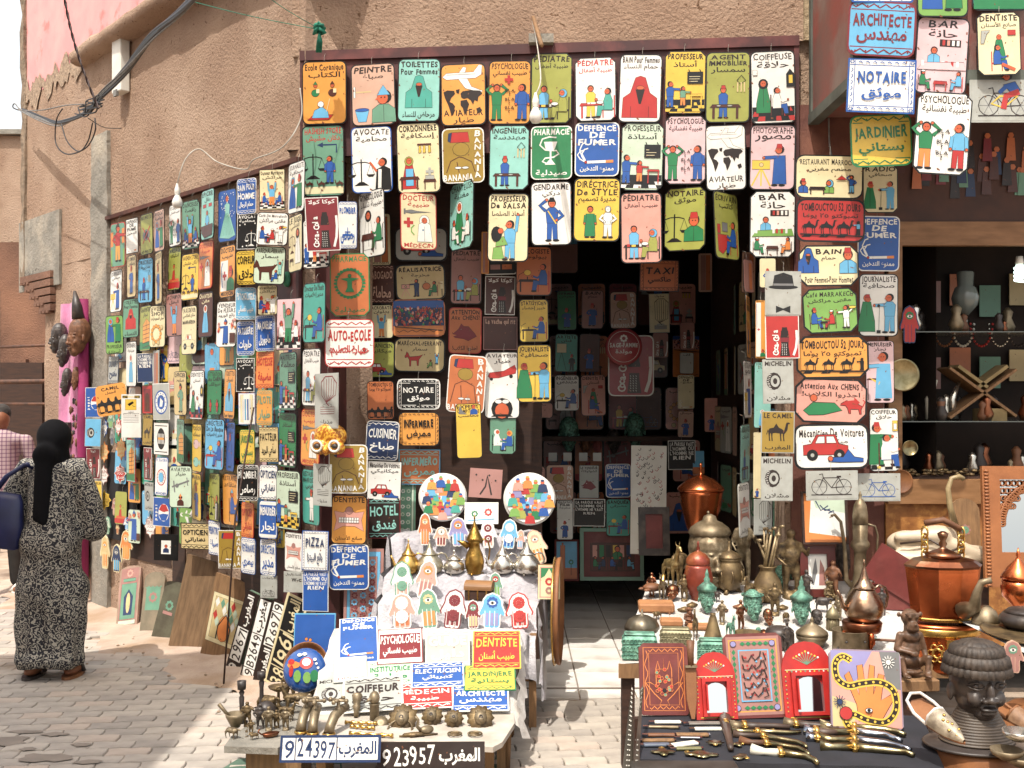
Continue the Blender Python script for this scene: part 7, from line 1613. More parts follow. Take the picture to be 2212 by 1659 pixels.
for ln in '''man 1478 1300 60 bronze beside the red pot|ox 1545 1300 34 dark below the olive pot|man 1590 1275 78 brass behind the olive pot|camel 1622 1300 58 bronze left of the pipe vase|head 1690 1275 58 green behind the weathered warrior|man 1742 1300 70 dark left of the crane
monkey 1790 1300 50 bronze right of the crane|bird 1720 1322 46 brass above the third green bust|ante 1432 1296 60 brass left of the pale antelope|man 1800 1296 86 wooden in front of the dark wooden mask|head 1452 1300 40 copper at the foot of the pale antelope|ox 1698 1345 34 bronze right of the copper skull
man 1560 1350 54 brass between cone and copper figure|bird 1668 1385 40 copper behind the dark drum|head 1765 1350 36 dark behind the lidded bowl|camel 1850 1322 44 bronze left of the brazier legs|man 1812 1340 52 brass right of the hut box|monkey 1488 1352 44 wooden behind the drum box
ox 1420 1340 30 bronze behind the large turquoise box|head 1640 1310 44 bronze above the broad green mask|man 1905 1330 60 dark right of the engraved teapot|bird 1890 1380 44 green between brazier and monkey|man 1408 1290 54 copper behind the turtle|head 1755 1262 50 wooden below the horse picture'''.replace('\n','|').split('|'):
 kd,u,v,h,mt,wh = ln.split(' ',5); place(kd,'small %s %s %s' % (mt,KD[kd],wh),'figurine',float(u),float(v),float(h),MT[mt],R(U_(-50,50)),'small_figurine',sq=1.25)
# ---- leather stool and the black bust
st_ = thing('leather_drum_stool','brown leather drum stool with brass studs at the front right','stool',TR_((1.735,4.12,0)))
MB().lathe([(.16,0),(.17,.1),(.165,.3),(.172,.44),(.165,.455),(.001,.458)],36).build('drum',LEATH,st_); MB().lathe([(.173,.05),(.176,.07),(.173,.09)],36).build('band',BRASS,st_)
for k in range(16): a = k*.3927; MB().ell((.172*cos(a),.172*sin(a),.40),.009,8,5).build('stud',GOLDB,st_)
for k in range(6): a = k*1.047-2; MB().box((-.02,-.003,.1),(.02,.002,.38),M=MR_(a,4,'Z') @ MT_((0,-.173,0))).build('leather_panel',mat('red_leather','6b2a20','4f1e18',8,.55),st_)
bu = thing('carved_bust','large blackened wooden head with ribbed cap and ringed neck','bust',TR_((1.735,4.10,.462),R(4)))
MB().lathe([(.001,0),(.19,.0),(.2,.006),(.19,.012),(.10,.02)],40,sy=.8).build('base_rim',BLKW,bu)
pr = []
for k in range(13): r = .135-.0055*k; z = .018+.0095*k; pr += [(r,z),(r+.004,z+.004),(r,z+.008)]
MB().lathe(pr,36,sy=.85).build('neck_rings',mat('ringed_wood','4d4237','382f27',12,.5,bump=.3,bscale=60,bdist=.002),bu)
bobj('face',[('e',(0,.0,.245),(.098,.10,.12)),('e',(0,-.01,.185),(.082,.085,.075)),('e',(0,-.06,.135),(.04,.035,.03)),('e',(0,-.1,.215),(.014,.022,.04)),('e',(0,-.115,.192),(.018,.016,.012)),('e',(-.02,-.105,.188),(.012,.012,.009)),('e',(.02,-.105,.188),(.012,.012,.009)),
 ('e',(0,-.097,.156),(.034,.018,.008)),('e',(0,-.094,.142),(.03,.018,.009)),('e',(-.045,-.075,.19),(.025,.025,.03)),('e',(.045,-.075,.19),(.025,.025,.03)),('c',(-.015,-.09,.262),.006,(-.07,-.07,.262),.005),('c',(.015,-.09,.262),.006,(.07,-.07,.262),.005),('e',(-.098,.01,.2),(.01,.022,.035)),('e',(.098,.01,.2),(.01,.022,.035)),('c',(0,0,.06),.065,(0,0,.13),.07)],BLKW,bu,.0045,2)
for s in (-1,1):
 b = MB()
 for zz,rr in ((.012,.0032),(-.010,.0028)): b.tube([(s*.018,-.093,.24),(s*.03,-.096,.24+zz),(s*.045,-.094,.24+zz*1.15),(s*.062,-.084,.24+zz*.8),(s*.074,-.072,.24)],rr,6)
 b.ell((s*.046,-.0885,.24),(.011,.006,.008),10,6); b.build('eye',BLKW,bu)
for k,(z,r) in enumerate(((.268,.118),(.300,.112),(.332,.094))): MB().lathe([(r,z),(r+.006,z+.003),(r-.002,z+.034),(r*.8,z+.045)],96,rib=.035,nr=32,sy=1.02).build('cap_row',mat('ribbed_cap','453b33','2c2520',40,.6,bump=.5,bscale=90,bdist=.003),bu)
MB().lathe([(.085,.36),(.06,.385),(.03,.394),(.001,.396)],64,rib=.05,nr=20).build('cap_top',MATS['ribbed_cap'],bu)
def slipper(label,M,m1,m2):
 t = thing('slipper',label,'slipper',M); sole = [(-.035,.1),(-.042,.04),(-.04,-.03),(-.03,-.09),(-.012,-.14),(0,-.155),(.012,-.14),(.03,-.09),(.04,-.03),(.042,.04),(.035,.1),(0,.115)]
 MB().prism(sole,0,.008).build('sole',LEATH,t); b = MB(); vs = []; n = 9
 for j,y in enumerate((-.15,-.12,-.09,-.06,-.03,-.01)):
  w_ = (.006,.02,.032,.038,.041,.042)[j]; hh = (.012,.022,.032,.042,.05,.052)[j]
  for i in range(n): a = math.pi*i/(n-1); vs.append((-w_*cos(a),y,.008+hh*sin(a)))
 b.add(vs,[(j*n+i,j*n+i+1,(j+1)*n+i+1,(j+1)*n+i) for j in range(5) for i in range(n-1)],smooth=True); b.build('vamp',m1,t)
 MB().tube([(-.042,-.01,.012),(-.044,.05,.02),(-.03,.1,.035),(0,.115,.04),(.03,.1,.035),(.044,.05,.02),(.042,-.01,.012)],.006,8).tube([(-.042,-.01,.012),(-.03,-.012,.045),(0,-.014,.06),(.03,-.012,.045),(.042,-.01,.012)],.005,8).build('rim',m2,t)
 b = MB()
 for k in range(7): b.ell((.02*cos(k*2.4)*(.4+.1*k),-.05-.012*k,.055-.005*k),(.006,.006,.003),6,4)
 b.build('sequins',GOLDB,t); return t
def slm(a,b,up): a,b,up = Vector(a),Vector(b),Vector(up); y = (a-b).normalized(); x = y.cross(up).normalized(); z = x.cross(y); M = Matrix((x,y,z)).transposed().to_4x4(); M.translation = (a+b)/2; return M
slipper('pointed white beaded slipper leaning on the black bust',slm(P(1975,1520,3.98),P(2062,1590,3.80),(-.25,-.45,.85)),mat('beaded_leather','a59a86','7b6f60',40,.5,.2,bump=.5,bscale=80,bdist=.003),CLOTH)
slipper('pointed tan embroidered slipper right of the black bust',TR_(P(2180,1550,4.25),R(35),R(18)),mat('embroidered_leather','8b6a4e','6d4f38',30,.6,bump=.4,bscale=60,bdist=.003),LEATH)
# ---- knife table
KZ = .45; kn = thing('knife_table','low table covered with black cloth in the right foreground','table')
b = MB(); vs = []; q = [onh(1372,1640,KZ),onh(2040,1660,KZ),onh(1990,1545,KZ),onh(1380,1545,KZ)]; nx,ny = 24,10
for j in range(ny+1):
 for i in range(nx+1): a = q[0].lerp(q[1],i/nx).lerp(q[3].lerp(q[2],i/nx),j/ny); vs.append((a.x,a.y,KZ+.002*sin(i*1.1+j)))
b.add(vs,[(j*(nx+1)+i,j*(nx+1)+i+1,(j+1)*(nx+1)+i+1,(j+1)*(nx+1)+i) for j in range(ny) for i in range(nx)],smooth=True); o_ = len(b.v)
b.add([vs[i] for i in range(nx+1)]+[(vs[i][0],vs[i][1]-.015+.006*sin(i*2),KZ-.12) for i in range(nx+1)],[(i,i+1,nx+2+i,nx+1+i) for i in range(nx)],smooth=True)
b.build('cloth',mat('black_cloth','23242c','191a20',6,.85,bump=.3,bscale=30,bdist=.003),kn)
for a in q: MB().box((a.x-.02,a.y-.02,0),(a.x+.02,a.y+.02,KZ-.01)).build('leg',DARKW,kn)
tr = thing('pierced_tray','tall pierced grey metal tray edge standing left of the knives','tray',Matrix.Identity(4))
for (u0,u1,u2,u3) in ((1344,1366,1362,1340),(1366,1380,1378,1366)):
 A_,B_ = P(u0,1660,3.86),P(u1,1660,3.9); C_,D2 = P(u2+4,1490,4.3),P(u3+24,1478,4.32); b = MB(); b.add([A_,B_,C_,D2],[(0,1,2,3)]); b.add([x+Vector((.004,.004,-.012)) for x in (A_,B_,C_,D2)],[(3,2,1,0)]); b.build('side',mat('pierced_metal','6f675c','565045',9,.45,.7),tr)
 b = MB(); nrm = (B_-A_).cross(D2-A_).normalized()
 if nrm.y > 0: nrm = -nrm
 for k in range(17):
  for s in (.38,.62): c = (A_.lerp(B_,s)).lerp(D2.lerp(C_,s),(k+.5)/17)+nrm*.002; b.add([c+(B_-A_).normalized()*.0045*cos(x*1.05)+(D2-A_).normalized()*.0045*sin(x*1.05) for x in range(6)],[tuple(range(6))])
 b.build('pierced_dots',mat('dot_white','bdb8ac'),tr)
tablebase = MB(); tablebase.box((q[0].x,q[0].y+.0,KZ-.16),(q[1].x-.12,q[0].y+.02,KZ-.1))
WHT = mat('bone_white','dcd9cc','c9c4b4',9,.3); BLADE = mat('steel_blade','a9adb6','858992',10,.2,1.0)
def knife(label,x0,y0,x1,y1,m,m2=None,w=.012,name='folding_knife',reg='K1'):
 a = onh(*Rg(reg,x0,y0),KZ+.006); b = onh(*Rg(reg,x1,y1),KZ+.006); t = thing(name,label,'knife',Maxes((a+b)/2,(b-a).normalized(),Vector((0,0,1)))); l = (b-a).length
 MB().box((-l/2+.03*0,-w,-.004),(l/2,w,.006),bev=.003).build('handle',m,t); MB().box((-l/2-.022,-w*.8,-.003),(-l/2,w*.8,.005)).box((l/2,-w*.8,-.003),(l/2+.006,w*.8,.005)).build('bolster',m2 or BLADE,t); MB().box((-l/2+.006,w,-.001),(l/2-.01,w+.004,.003)).build('blade',BLADE,t); return t
DK = mat('dark_handle','4b3a30','332720',9,.5)
for (a,m,lab,w) in (((500,942,745,942),WHT,'folding knife with white handle in the top row at the left',.012),((445,985,725,990),BRASS,'folding knife with brass and mother-of-pearl handle',.009),((870,1005,1125,1005),WHT,'folding knife with white handle in the second row',.012),((815,955,1110,952),mat('grey_handle','77716a','5c5750',9,.5),'large folding knife with grey handle',.015),((440,1060,690,1062),WOODB,'brown folding knife with notched spine',.012),((700,1058,1000,1060),OLDW,'light brown folding knife in the middle',.014),((735,1085,925,1088),BLADE,'short steel folding knife',.009),((385,1112,685,1110),OLDW,'long pale wooden folding knife at the left edge',.012),((665,1160,890,1130),WHT,'thick folding knife with white handle near the front',.018),((400,1152,640,1150),mat('blue_grey','5e6877','4a5260',9,.4),'blue-grey folding knife with dotted handle',.014),((700,1188,935,1185),mat('olive_handle','77744e','5b5838',9,.5),'olive handled folding knife beside the thick white one',.010)): knife(lab,*a,m,w=w)
def dagger(label,pts,hl,m,m2,reg='K1',r=.011,name='curved_dagger'):
 P_ = [onh(*Rg(reg,x,y),KZ+.012) for x,y in pts]; t = thing(name,label,'dagger'); n = len(P_);
 MB().tube(P_[:hl+1],[r*1.7]+[r*.9]*(hl-1)+[r*1.2],8).build('hilt',m,t); MB().tube(P_[hl:],[r*1.35]+[r*(1.1-.6*k/(n-hl)) for k in range(1,n-hl)],8).build('sheath',m2,t)
 b = MB()
 for k in (hl,hl+1): b.torus(.012,.0022,MT_(P_[k]+Vector((0,-.015 if k == hl else .012,.002))),12,5)
 b.build('ring',GOLDB,t); MB().tube([P_[hl]-Vector((.008,0,0)),P_[hl]+Vector((.008,0,0))],r*1.7,10).build('collar',GOLDB,t); return t
SHM = mat('brass_sheath','9d9272','746a4c',12,.28,1,bump=.4,bscale=60,bdist=.003)
dagger('curved dagger with dark hilt, topmost of the three curved ones',[(1230,1050),(1320,1060),(1500,1070),(1680,1100),(1820,1125),(1890,1150),(1900,1172)],2,DK,SHM)
dagger('curved dagger with brown wooden hilt in the middle of three',[(1290,1110),(1400,1128),(1530,1135),(1700,1160),(1830,1180),(1900,1210),(1925,1240)],2,WOODB,SHM)
dagger('curved dagger with wide white hilt, lowest of three',[(1400,1195),(1520,1215),(1660,1225),(1800,1240),(1900,1255),(1970,1285),(2005,1315)],2,WHT,SHM,r=.014)
dagger('slim straight brass dagger above the curved ones',[(1215,1020),(1320,1025),(1450,1030),(1600,1028),(1750,1035),(1850,1030)],2,SHM,SHM,r=.010)
dagger('long inlaid dagger with chequered sheath at the table back',[(1200,975),(1330,978),(1450,975),(1600,975),(1750,985)],1,BRASS,DK,r=.014)
dagger('dark straight dagger lying across the table',[(1150,910),(1160,970),(1180,1060),(1200,1150),(1205,1190)],1,DK,DK,r=.016)
dagger('dagger with dark flared hilt at the right, upper one',[(1700,945),(1800,960),(1930,965),(2060,975),(2200,1000)],1,BRASS,DK,r=.014); dagger('dagger with silver tip at the right, lower one',[(1890,1020),(1990,1035),(2110,1035),(2200,1030)],1,BLADE,DK,r=.016); dagger('dagger with pale bolster near the right swords',[(1900,1080),(2000,1090),(2110,1092),(2210,1090)],1,BLADE,DK,r=.014)
for k,(y0,y1,x1,lab) in enumerate(((1240,1330,835,'long curved sword with engraved sheath, furthest of four'),(1290,1390,800,'long curved sword with ball tip, second of four'),(1370,1480,890,'long curved sword in silver sheath, third of four'),(1440,1530,920,'long sword with brass sheath, nearest of four'))): dagger(lab,[(0,y0),(120,y0+8),(330,y0+15),(500,y0+25),(650,y0+40),(x1-70,y1-30),(x1,y1)],2,SHM,BLADE if k in (1,2) else SHM,'K2',.016,'long_sword')
for k,(x,y,s,lab) in enumerate(((580,1220,.035,'brass cross pendant with knobs at the left front'),(880,1240,.03,'fan-shaped brass brooch in the front middle'),(985,1245,.032,'toothed brass triangle brooch beside the ring pin'),(1060,1135,.026,'small sun-shaped brass pin'),(1290,1265,.026,'anchor-shaped brass pendant with a ring'),(1265,1150,.02,'arrow-shaped brass pendant tip'))):
 a = onh(*Rg('K1',x,y),KZ+.006); t = thing('brass_pendant',lab,'pendant',TR_(a,k)); MB().lathe([(.3*s,0),(s,.001),(s,.005),(.3*s,.007)],18,rib=.35,nr=(4,3,3,8,2,3)[k]).build('plate',SHM,t); MB().torus(.3*s,.002,MT_((0,s*1.1,.004)),12,4).build('ring',GOLDB,t)
lb2 = thing('leather_case','long worn leather case along the front edge of the knife table','case',Maxes(onh(*Rg('K1',780,1360),KZ),Vector((1,0,0)),Vector((0,0,1)))); MB().box((-.19,-.05,-.01),(.19,.05,.012),bev=.01).build('case',mat('worn_black_leather','3c3834','28241f',8,.5),lb2)
# ---- upright boards on the knife table
def upright(label,x0,y0,x1,y1,d,m,reg='K1',name='painted_board',cat='painted board',th=.014,paint=None,top=None,roll=0):
 u0,v0 = Rg(reg,x0,y0); u1,v1 = Rg(reg,x1,y1); W_ = (u1-u0)/F*d; H_ = (v1-v0)/F*d; p = P((u0+u1)/2,v1,d); p.z = max(p.z,KZ+.006); t = thing(name,label,cat,TR_(p,0,R(-14)) @ MR_(R(roll),4,'Y')); b = MB()
 pts = top(W_,H_) if top else [(-W_/2,.012),(-W_/2+.012,0),(W_/2-.012,0),(W_/2,.012),(W_/2,H_-.02),(W_/2-.02,H_),(-W_/2+.02,H_),(-W_/2,H_-.02)]
 b.prism(pts,-th,0,M=MR_(R(90),4,'X')); b.build('board',m,t)
 if paint: c = Cv(W_,H_/W_); c.z = .0005; paint(c,H_/W_); c.pic.build('painted_pattern',PAINT,t,M=MT_((0,0,H_/2)))
 return t,W_,H_
MAR = mat('maroon_leather','6e2f2c','55231f',7,.5,bump=.3,bscale=60,bdist=.002,c3=lin('86504a'),s3=3)
def p_ham(c,a):
 for k,w_ in ((.09,.016),(.2,.01)): c.line([(k,k),(1-k,k),(1-k,a-k),(k,a-k),(k,k)],w_,'A')
 for q in (.145,.855): c.line([(q+.03*sin(i*1.2),.15+(a-.3)*i/16) for i in range(17)],.014,'A')
 for q in (.145,a-.145): wavy(c,.2,.8,q,'A',.03,5,.014)
 f = lambda pts: [(.5+x,a*.86-y*a*.62) for x,y in pts]; c.line(f([(-.1,0),(.1,0),(.06,.1),(.2,.25),(.38,.5),(.28,.5),(.16,.42),(.16,.8),(.12,.98),(.08,.8),(0,.8),(0,1.05),(-.0,.8),(-.08,.8),(-.12,.98),(-.16,.8),(-.16,.42),(-.28,.5),(-.38,.5),(-.2,.25),(-.06,.1),(-.1,0)]),.016,'A')
 for i in range(22): x,y = .5+U_(-.16,.16),a*U_(.36,.76); c.circ(x,y,.03,'rGd'[i % 3],None,7,False); c.line([(x+.035*cos(k),y+.035*sin(k)) for k in range(7)],.008,'A')
 c.circ(.5,a*.66,.04,'k')
upright('maroon leather board tooled with an orange hand, leftmost of the row',372,250,828,900,4.5,MAR,paint=p_ham)
def p_cal(c,a):
 c.rect(.05,.05,.95,a-.05,'v'); c.rect(.09,.1,.91,a-.1,'o',False); c.rect(.11,.12,.89,a-.12,'v')
 for q in (.17,.83):
  for i in range(9): c.poly([(q,.26+i*(a-.5)/9),(q+.035,.31+i*(a-.5)/9),(q,.36+i*(a-.5)/9),(q-.035,.31+i*(a-.5)/9)],'g',False)
 for q in (.17,a-.17):
  for i in range(5): c.poly([(.28+.1*i,q),(.33+.1*i,q-.035),(.38+.1*i,q),(.33+.1*i,q+.035)],'g',False)
 for x in (.17,.83):
  for y in (.17,a-.17): c.circ(x,y,.05,'V')
 c.rect(.24,.27,.76,a-.27,'s'); c.rect(.26,.29,.74,a-.29,'v')
 for i in range(40): c.line([(U_(.28,.7),U_(.32,a-.34))]*1+[(U_(.28,.72),U_(.32,a-.34))],.008,'rsP'[i % 3]) if 0 else c.circ(U_(.29,.71),U_(.33,a-.33),.02,'rsd'[i % 3],None,6,False)
 for j in range(5): y = .4+j*(a-.8)/4; c.line([(.3,y-.04),(.32,y+.05),(.4,y+.06),(.46,y-.03),(.52,y+.05),(.6,y-.02),(.62,y-.1)],.022,'h'); c.line([(.66,y-.08),(.7,y+.04),(.62,y+.07)],.02,'h')
upright('tall maroon board with arabic calligraphy and green borders, centre of the row',1185,185,1735,950,4.46,MAR,paint=p_cal,roll=-2)
def p_hand(c,a):
 c.rect(.02,.02,.98,a-.02,'P'); c.poly([(.02,.02),(.6,.02),(.3,a*.5),(.02,a*.3)],'V',False); c.poly([(.98,.02),(.98,a*.5),(.8,.5),(.7,.02)],'u',False); c.poly([(.02,a*.6),(.4,a*.7),(.3,a-.02),(.02,a-.02)],'S',False)
 s1 = [(.3,.15),(.18,.1),(.08,.2),(.1,.4),(.25,.5),(.45,.46),(.7,.44),(.88,.55),(.9,.8),(.75,.97),(.5,.95),(.3,.88),(.2,.98),(.3,1.1)]
 sm_ = []
 for i in range(len(s1)-1):
  p0,p1,p2,p3 = [Vector(s1[max(0,min(len(s1)-1,i+k))]) for k in (-1,0,1,2)]
  for k in range(5): q_ = k/5; sm_.append(tuple(.5*((2*p1)+(p2-p0)*q_+(2*p0-5*p1+4*p2-p3)*q_*q_+(3*p1-p0-3*p2+p3)*q_**3)))
 c.poly([(.38,a-.1),(.36,.75),(.2,.36),(.27,.3),(.4,.62),(.38,.22),(.46,.2),(.5,.58),(.56,.2),(.63,.22),(.6,.6),(.68,.32),(.76,.34),(.7,.68),(.84,.6),(.88,.66),(.7,.95),(.68,a-.1)],'A'); c.line(sm_,.105,'y'); c.line(sm_,.06,'h')
 for i in range(0,len(sm_),2): c.circ(sm_[i][0],sm_[i][1],.02,'y',None,6,False)
 for x,y,q in ((.82,.16,'w'),(.12,.72,'n'),(.2,a-.2,'r')):
  for k in range(12): c.line([(x,y),(x+.09*cos(k*.52),y+.09*sin(k*.52))],.01,q if q != 'r' else 'o')
  c.circ(x,y,.04 if q != 'r' else .09,q)
 c.circ(.52,.82,.05,'w',.03); c.circ(.52,.82,.02,'k')
upright('board painted with an orange hand and a yellow snake',115,510,828,1272,4.3,mat('snake_board','8b7a88'),'K2',paint=p_hand,roll=2)
def ogee(W_,H_): s = H_*.64; return [(-W_/2,0),(W_/2,0),(W_/2,s)]+[(W_/2*cos(t)**.8 if t < 1.57 else 0,s+(H_-s)*sin(t)**1.25) for t in (.2,.45,.75,1.05,1.3)]+[(0,H_)]+[(-W_/2*cos(t)**.8,s+(H_-s)*sin(t)**1.25) for t in (1.3,1.05,.75,.45,.2)]+[(-W_/2,s)]
def p_arch(c,a):
 y = a*.2
 for i in range(9): x = .25+.06*i; c.line([(.5,a*.3),(x,a*(.13+.02*abs(i-4)))],.012,'G'); c.circ(x,a*(.13+.02*abs(i-4)),.022,'oyw'[i % 3],None,6,False)
 c.rect(.06,a*.36,.94,a*.37,'i'); [c.circ(.1+.09*i,a*.385,.018,'yGw'[i % 3],None,6,False) for i in range(10)]; c.line([(.1,a*.97),(.9,a*.97)],.02,'y')
 [c.circ(q,a*(.45+.055*i),.014,'yG'[i % 2],None,6,False) for i in range(9) for q in (.06,.94)]
for x0,y0,x1,y1,lab,mir in ((893,310,1275,918,'red painted mirror with one small shutter open, dull glass',0),(1712,236,2185,940,'larger red painted mirror with bright reflecting glass',1)):
 t,W_,H_ = upright(lab,x0,y0,x1,y1,4.44,REDL,name='red_mirror',cat='mirror',top=ogee,paint=p_arch,roll=-1.5)
 fr = MB(); a,b_,z0,z1 = W_*.34,W_*.26,H_*.1,H_*.56
 for lo,hi in (((-a,-.02,z0),(-b_,0,z1)),((b_,-.02,z0),(a,0,z1)),((-a,-.02,z0-.014),(a,-.0005,z0)),((-a,-.02,z1),(a,-.0005,z1+.014))): fr.box(lo,hi)
 fr.build('inner_frame',REDL,t); g_ = [(-b_,z0),(b_,z0),(b_,z1-.04)]+[(b_*cos(q),z1-.04+.035*sin(q)) for q in (.4,.8,1.2,1.57,1.94,2.34,2.74)]+[(-b_,z1-.04)]; b = MB(); b.prism(g_,.001,.003,M=MR_(R(90),4,'X')); b.build('glass',MIRR,t,M=MR_(R(0),4,'X'))
 MB().box((-b_-.002,-.05,z0+.01),(-b_+.004,-.012,z1-.01)).build('shutter',REDL,t)
t,W_,H_ = upright('long brown leather knife sheath standing between the boards',805,440,905,912,4.42,LEATH,name='leather_sheath',cat='sheath',top=lambda W_,H_: [(-W_*.1,0),(W_*.2,0),(W_*.45,H_*.4),(W_*.5,H_),(-W_*.5,H_),(-W_*.48,H_*.35)])
MB().tube([(0,-.005,H_),(0,-.005,H_*1.28),(.002,-.005,H_*1.5)],[.012,.014,.017],10).build('hilt',WOODB,t); MB().box((-W_*.55,-.016,H_-.006),(W_*.55,.004,H_+.004)).build('guard',BRASS,t)
# ---- shop window at the right
sw = thing('shop_window','dim wooden shop window with shelves of antiques at the right','shop window')
WX0,WX1,WY = 2.2,5.4,6.5
MB().box((WX0,WY-.02,2.66),(WX1,WY+.03,2.80)).build('beam',HONEY,sw); MB().box((WX0+.02,WY-.03,.9),(WX0+.1,WY+.02,2.66)).build('frame_post',HONEY,sw); MB().box((WX0,WY-.08,1.14),(WX1,WY+.0,1.28)).build('counter_edge',HONEY,sw); MB().box((WX0,WY,2.80),(WX1,WY+.02,3.5)).build('painted_fascia',mat('brown_fascia','4e2c1c','3a2015',5,.6),sw)
MB().box((WX0,WY-.04,.3),(WX1,WY-.02,1.14)).build('carved_front',mat('inlaid_panel','9c6836','7a4a24',14,.5,bump=.5,bscale=25,bdist=.004,c3=lin('c08a4a'),s3=18),sw)
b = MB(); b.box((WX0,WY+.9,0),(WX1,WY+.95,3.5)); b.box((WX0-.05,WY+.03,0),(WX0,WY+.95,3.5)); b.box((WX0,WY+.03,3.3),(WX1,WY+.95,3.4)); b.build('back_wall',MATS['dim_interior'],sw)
GL2 = mat('shelf_glass','6a706c','6a706c',5,.1,0,spec=.5)
for z,k in ((1.62,1),(2.16,2)): MB().box((WX0+.1,WY+.1,z-.006),(WX1,WY+.6,z)).build('shelf',GL2,sw)
MB().box((WX0+.1,WY+.0,1.27),(WX1,WY+.6,1.29)).build('shelf',DARKW,sw)
c = Cv(1.5,.45); c.z = .001
for i in range(60): x = U_(.04,.96); y = .12+.17*random.random(); c.poly([(x-.02,y+.06),(x-.014,y-.03),(x+.014,y-.03),(x+.02,y+.06)],'KdnGhB'[i % 6],False); c.circ(x,y-.04,.012,'B',None,6,False)
c.line([(.02,.1),(.5,.01),(.96,.1)],.01,'k'); c.pic.build('painted_picture',PAINT,sw,M=MT_((2.98,WY-.002,3.12)))
p = P(2112,868,6.75); bk = thing('book_stand','crossed carved wooden book stand with an old open book','book stand',TR_((p.x,6.75,1.62)))
for s in (-1,1):
 b = MB(); b.box((-.26,-.1,-.008),(.24,.1,.008),M=MT_((0,0,.17)) @ MR_(R(s*36),4,'Y')); b.build('leaf_board',OLDW,bk)
b = MB(); b.box((-.02,-.08,.01),(.2,.08,.03),M=MT_((0,0,.2)) @ MR_(R(-36),4,'Y')); b.box((-.2,-.08,.01),(.02,.08,.03),M=MT_((0,0,.2)) @ MR_(R(36),4,'Y')); b.build('book',mat('old_paper','9a8760','7d6c4a',9,.9),bk)
t = thing('old_book','closed old book lying under the crossed stand','book',TR_((p.x+.06,6.72,1.62))); MB().box((-.08,-.06,0),(.08,.06,.075)).build('pages',MATS['old_paper'],t)
t = thing('spiral_bulb','lit white spiral bulb hanging in the shop window','light bulb',TR_(P(2202,590,6.6)))
lm = bpy.data.materials.new('lit_tube'); lm.use_nodes = True; e_ = lm.node_tree.nodes['Principled BSDF']; e_.inputs['Emission Color'].default_value = (.75,1,.9,1); e_.inputs['Emission Strength'].default_value = 1.6
MB().tube([(.026*cos(k*.6),.026*sin(k*.6),-.05+.0022*k) for k in range(46)],.008,6).build('tube',lm,t); MB().lathe([(.02,.05),(.024,.06),(.02,.1)],12).build('socket',WHITE,t)
for k,(u,v,r,lab) in enumerate(((1950,810,.095,'round dull brass tray hanging on the window post'),(1965,968,.045,'small brass disc below the hanging tray'),(1945,1040,.07,'dark round basket lid at the window corner'))):
 t = thing('brass_disc',lab,'disc',TR_(P(u,v,6.42),0,R(90))); MB().lathe([(.001,0),(r*.9,.004),(r,.012),(r*.98,-.004)],30).build('disc',SHM if k < 2 else LEATH,t)
jt = thing('jewellery_tray','red tray heaped with silver jewellery on the window counter','jewellery tray',TR_(P(2140,1055,6.5)+Vector((0,.1,.0)))); MB().box((-.2,-.07,0),(.2,.07,.02)).build('tray',REDL,jt); b = MB()
for k in range(70): b.ell((U_(-.19,.19),U_(-.06,.06),.03+U_(0,.02)),(.014,.011,.008),6,4)
tag(b.build('jewellery',SILVER,jt),kind='stuff')
b = MB()
for k in range(60): b.ell((U_(WX0+.12,2.95),WY+U_(.0,.12),1.30+U_(0,.03)),(.02,.014,.01),6,4)
tag(b.build('trinkets',BRONZE,sw),kind='stuff')
for k,(u,v,h,m,lab) in enumerate(((2010,905,90,BLKW,'pale horn standing on the lower shelf'),(2060,905,60,BRASS,'metal hand ornament on the lower glass shelf'))):
 t = thing('shelf_ornament',lab,'ornament',TR_(P(u,v,6.75))); MB().tube([(0,0,0),(-.01,0,.12),(.04,0,.24)],[.03,.024,.006],10).build('body',WHT if k == 0 else SILVER,t)
for k in range(5):
 u = 2040+40*k; t = thing('necklace','bead necklace %s hanging in the window' % ['with brown pendants, leftmost,','with pale beads, second from left,','with red beads, in the middle,','with silver drops, fourth,','with dark beads, rightmost,'][k],'necklace',TR_(P(u,700,6.95))); b = MB()
 for j in range(15): a = R(180+j*12.8); b.ell((.07*cos(a),0,.14*sin(a)),.009,6,5)
 b.build('beads',(LEATH,WHT,REDL,SILVER,BLKW)[k],t)
tj = thing('glass_lamp','grey ribbed glass lamp on the upper window shelf','lamp',TR_(P(2085,660,6.8))); MB().lathe([(.02,-.06),(.07,.0),(.08,.05),(.06,.11),(.045,.12),(.05,.2),(.045,.21)],24,rib=.06,nr=10).build('shade',GL2,tj)
hamsa('red and blue hand ornament hanging on the window frame',TR_(P(1965,740,6.44)),.12,.22,'r','g','r','n')
ab = thing('shop_sign_box','large red-brown box with grey trim jutting from the wall at the upper right','sign box')
RB = mat('faded_red_paint','8a4038','6e5048',2.5,.7,bump=.3,bscale=40,bdist=.004,c3=lin('7d6a62'),s3=3); GT = mat('grey_trim','5b6058','474b44',6,.7)
X0 = 1.77; MB().box((X0,5.69,3.42),(5.2,6.5,5.2)).build('body',RB,ab); b = MB(); b.box((X0-.012,5.66,3.38),(X0+.05,6.52,3.44)); b.box((X0-.012,5.66,3.38),(5.2,5.7,3.45)); b.box((X0-.014,5.655,3.44),(X0+.03,5.70,5.2)); b.box((X0-.012,6.46,3.44),(X0+.03,6.5,5.2)); b.build('trim',GT,ab)
b = MB(); fac(b,2.98,3.52,0,3.5,-.3,-.02,nx=3,nz=20,jit=.006); b.build('pillar',mat('maroon_plaster','6a4034','53302a',3,.8,bump=.5,bscale=30,bdist=.01,c3=lin('94624c'),s3=1.5),D_)
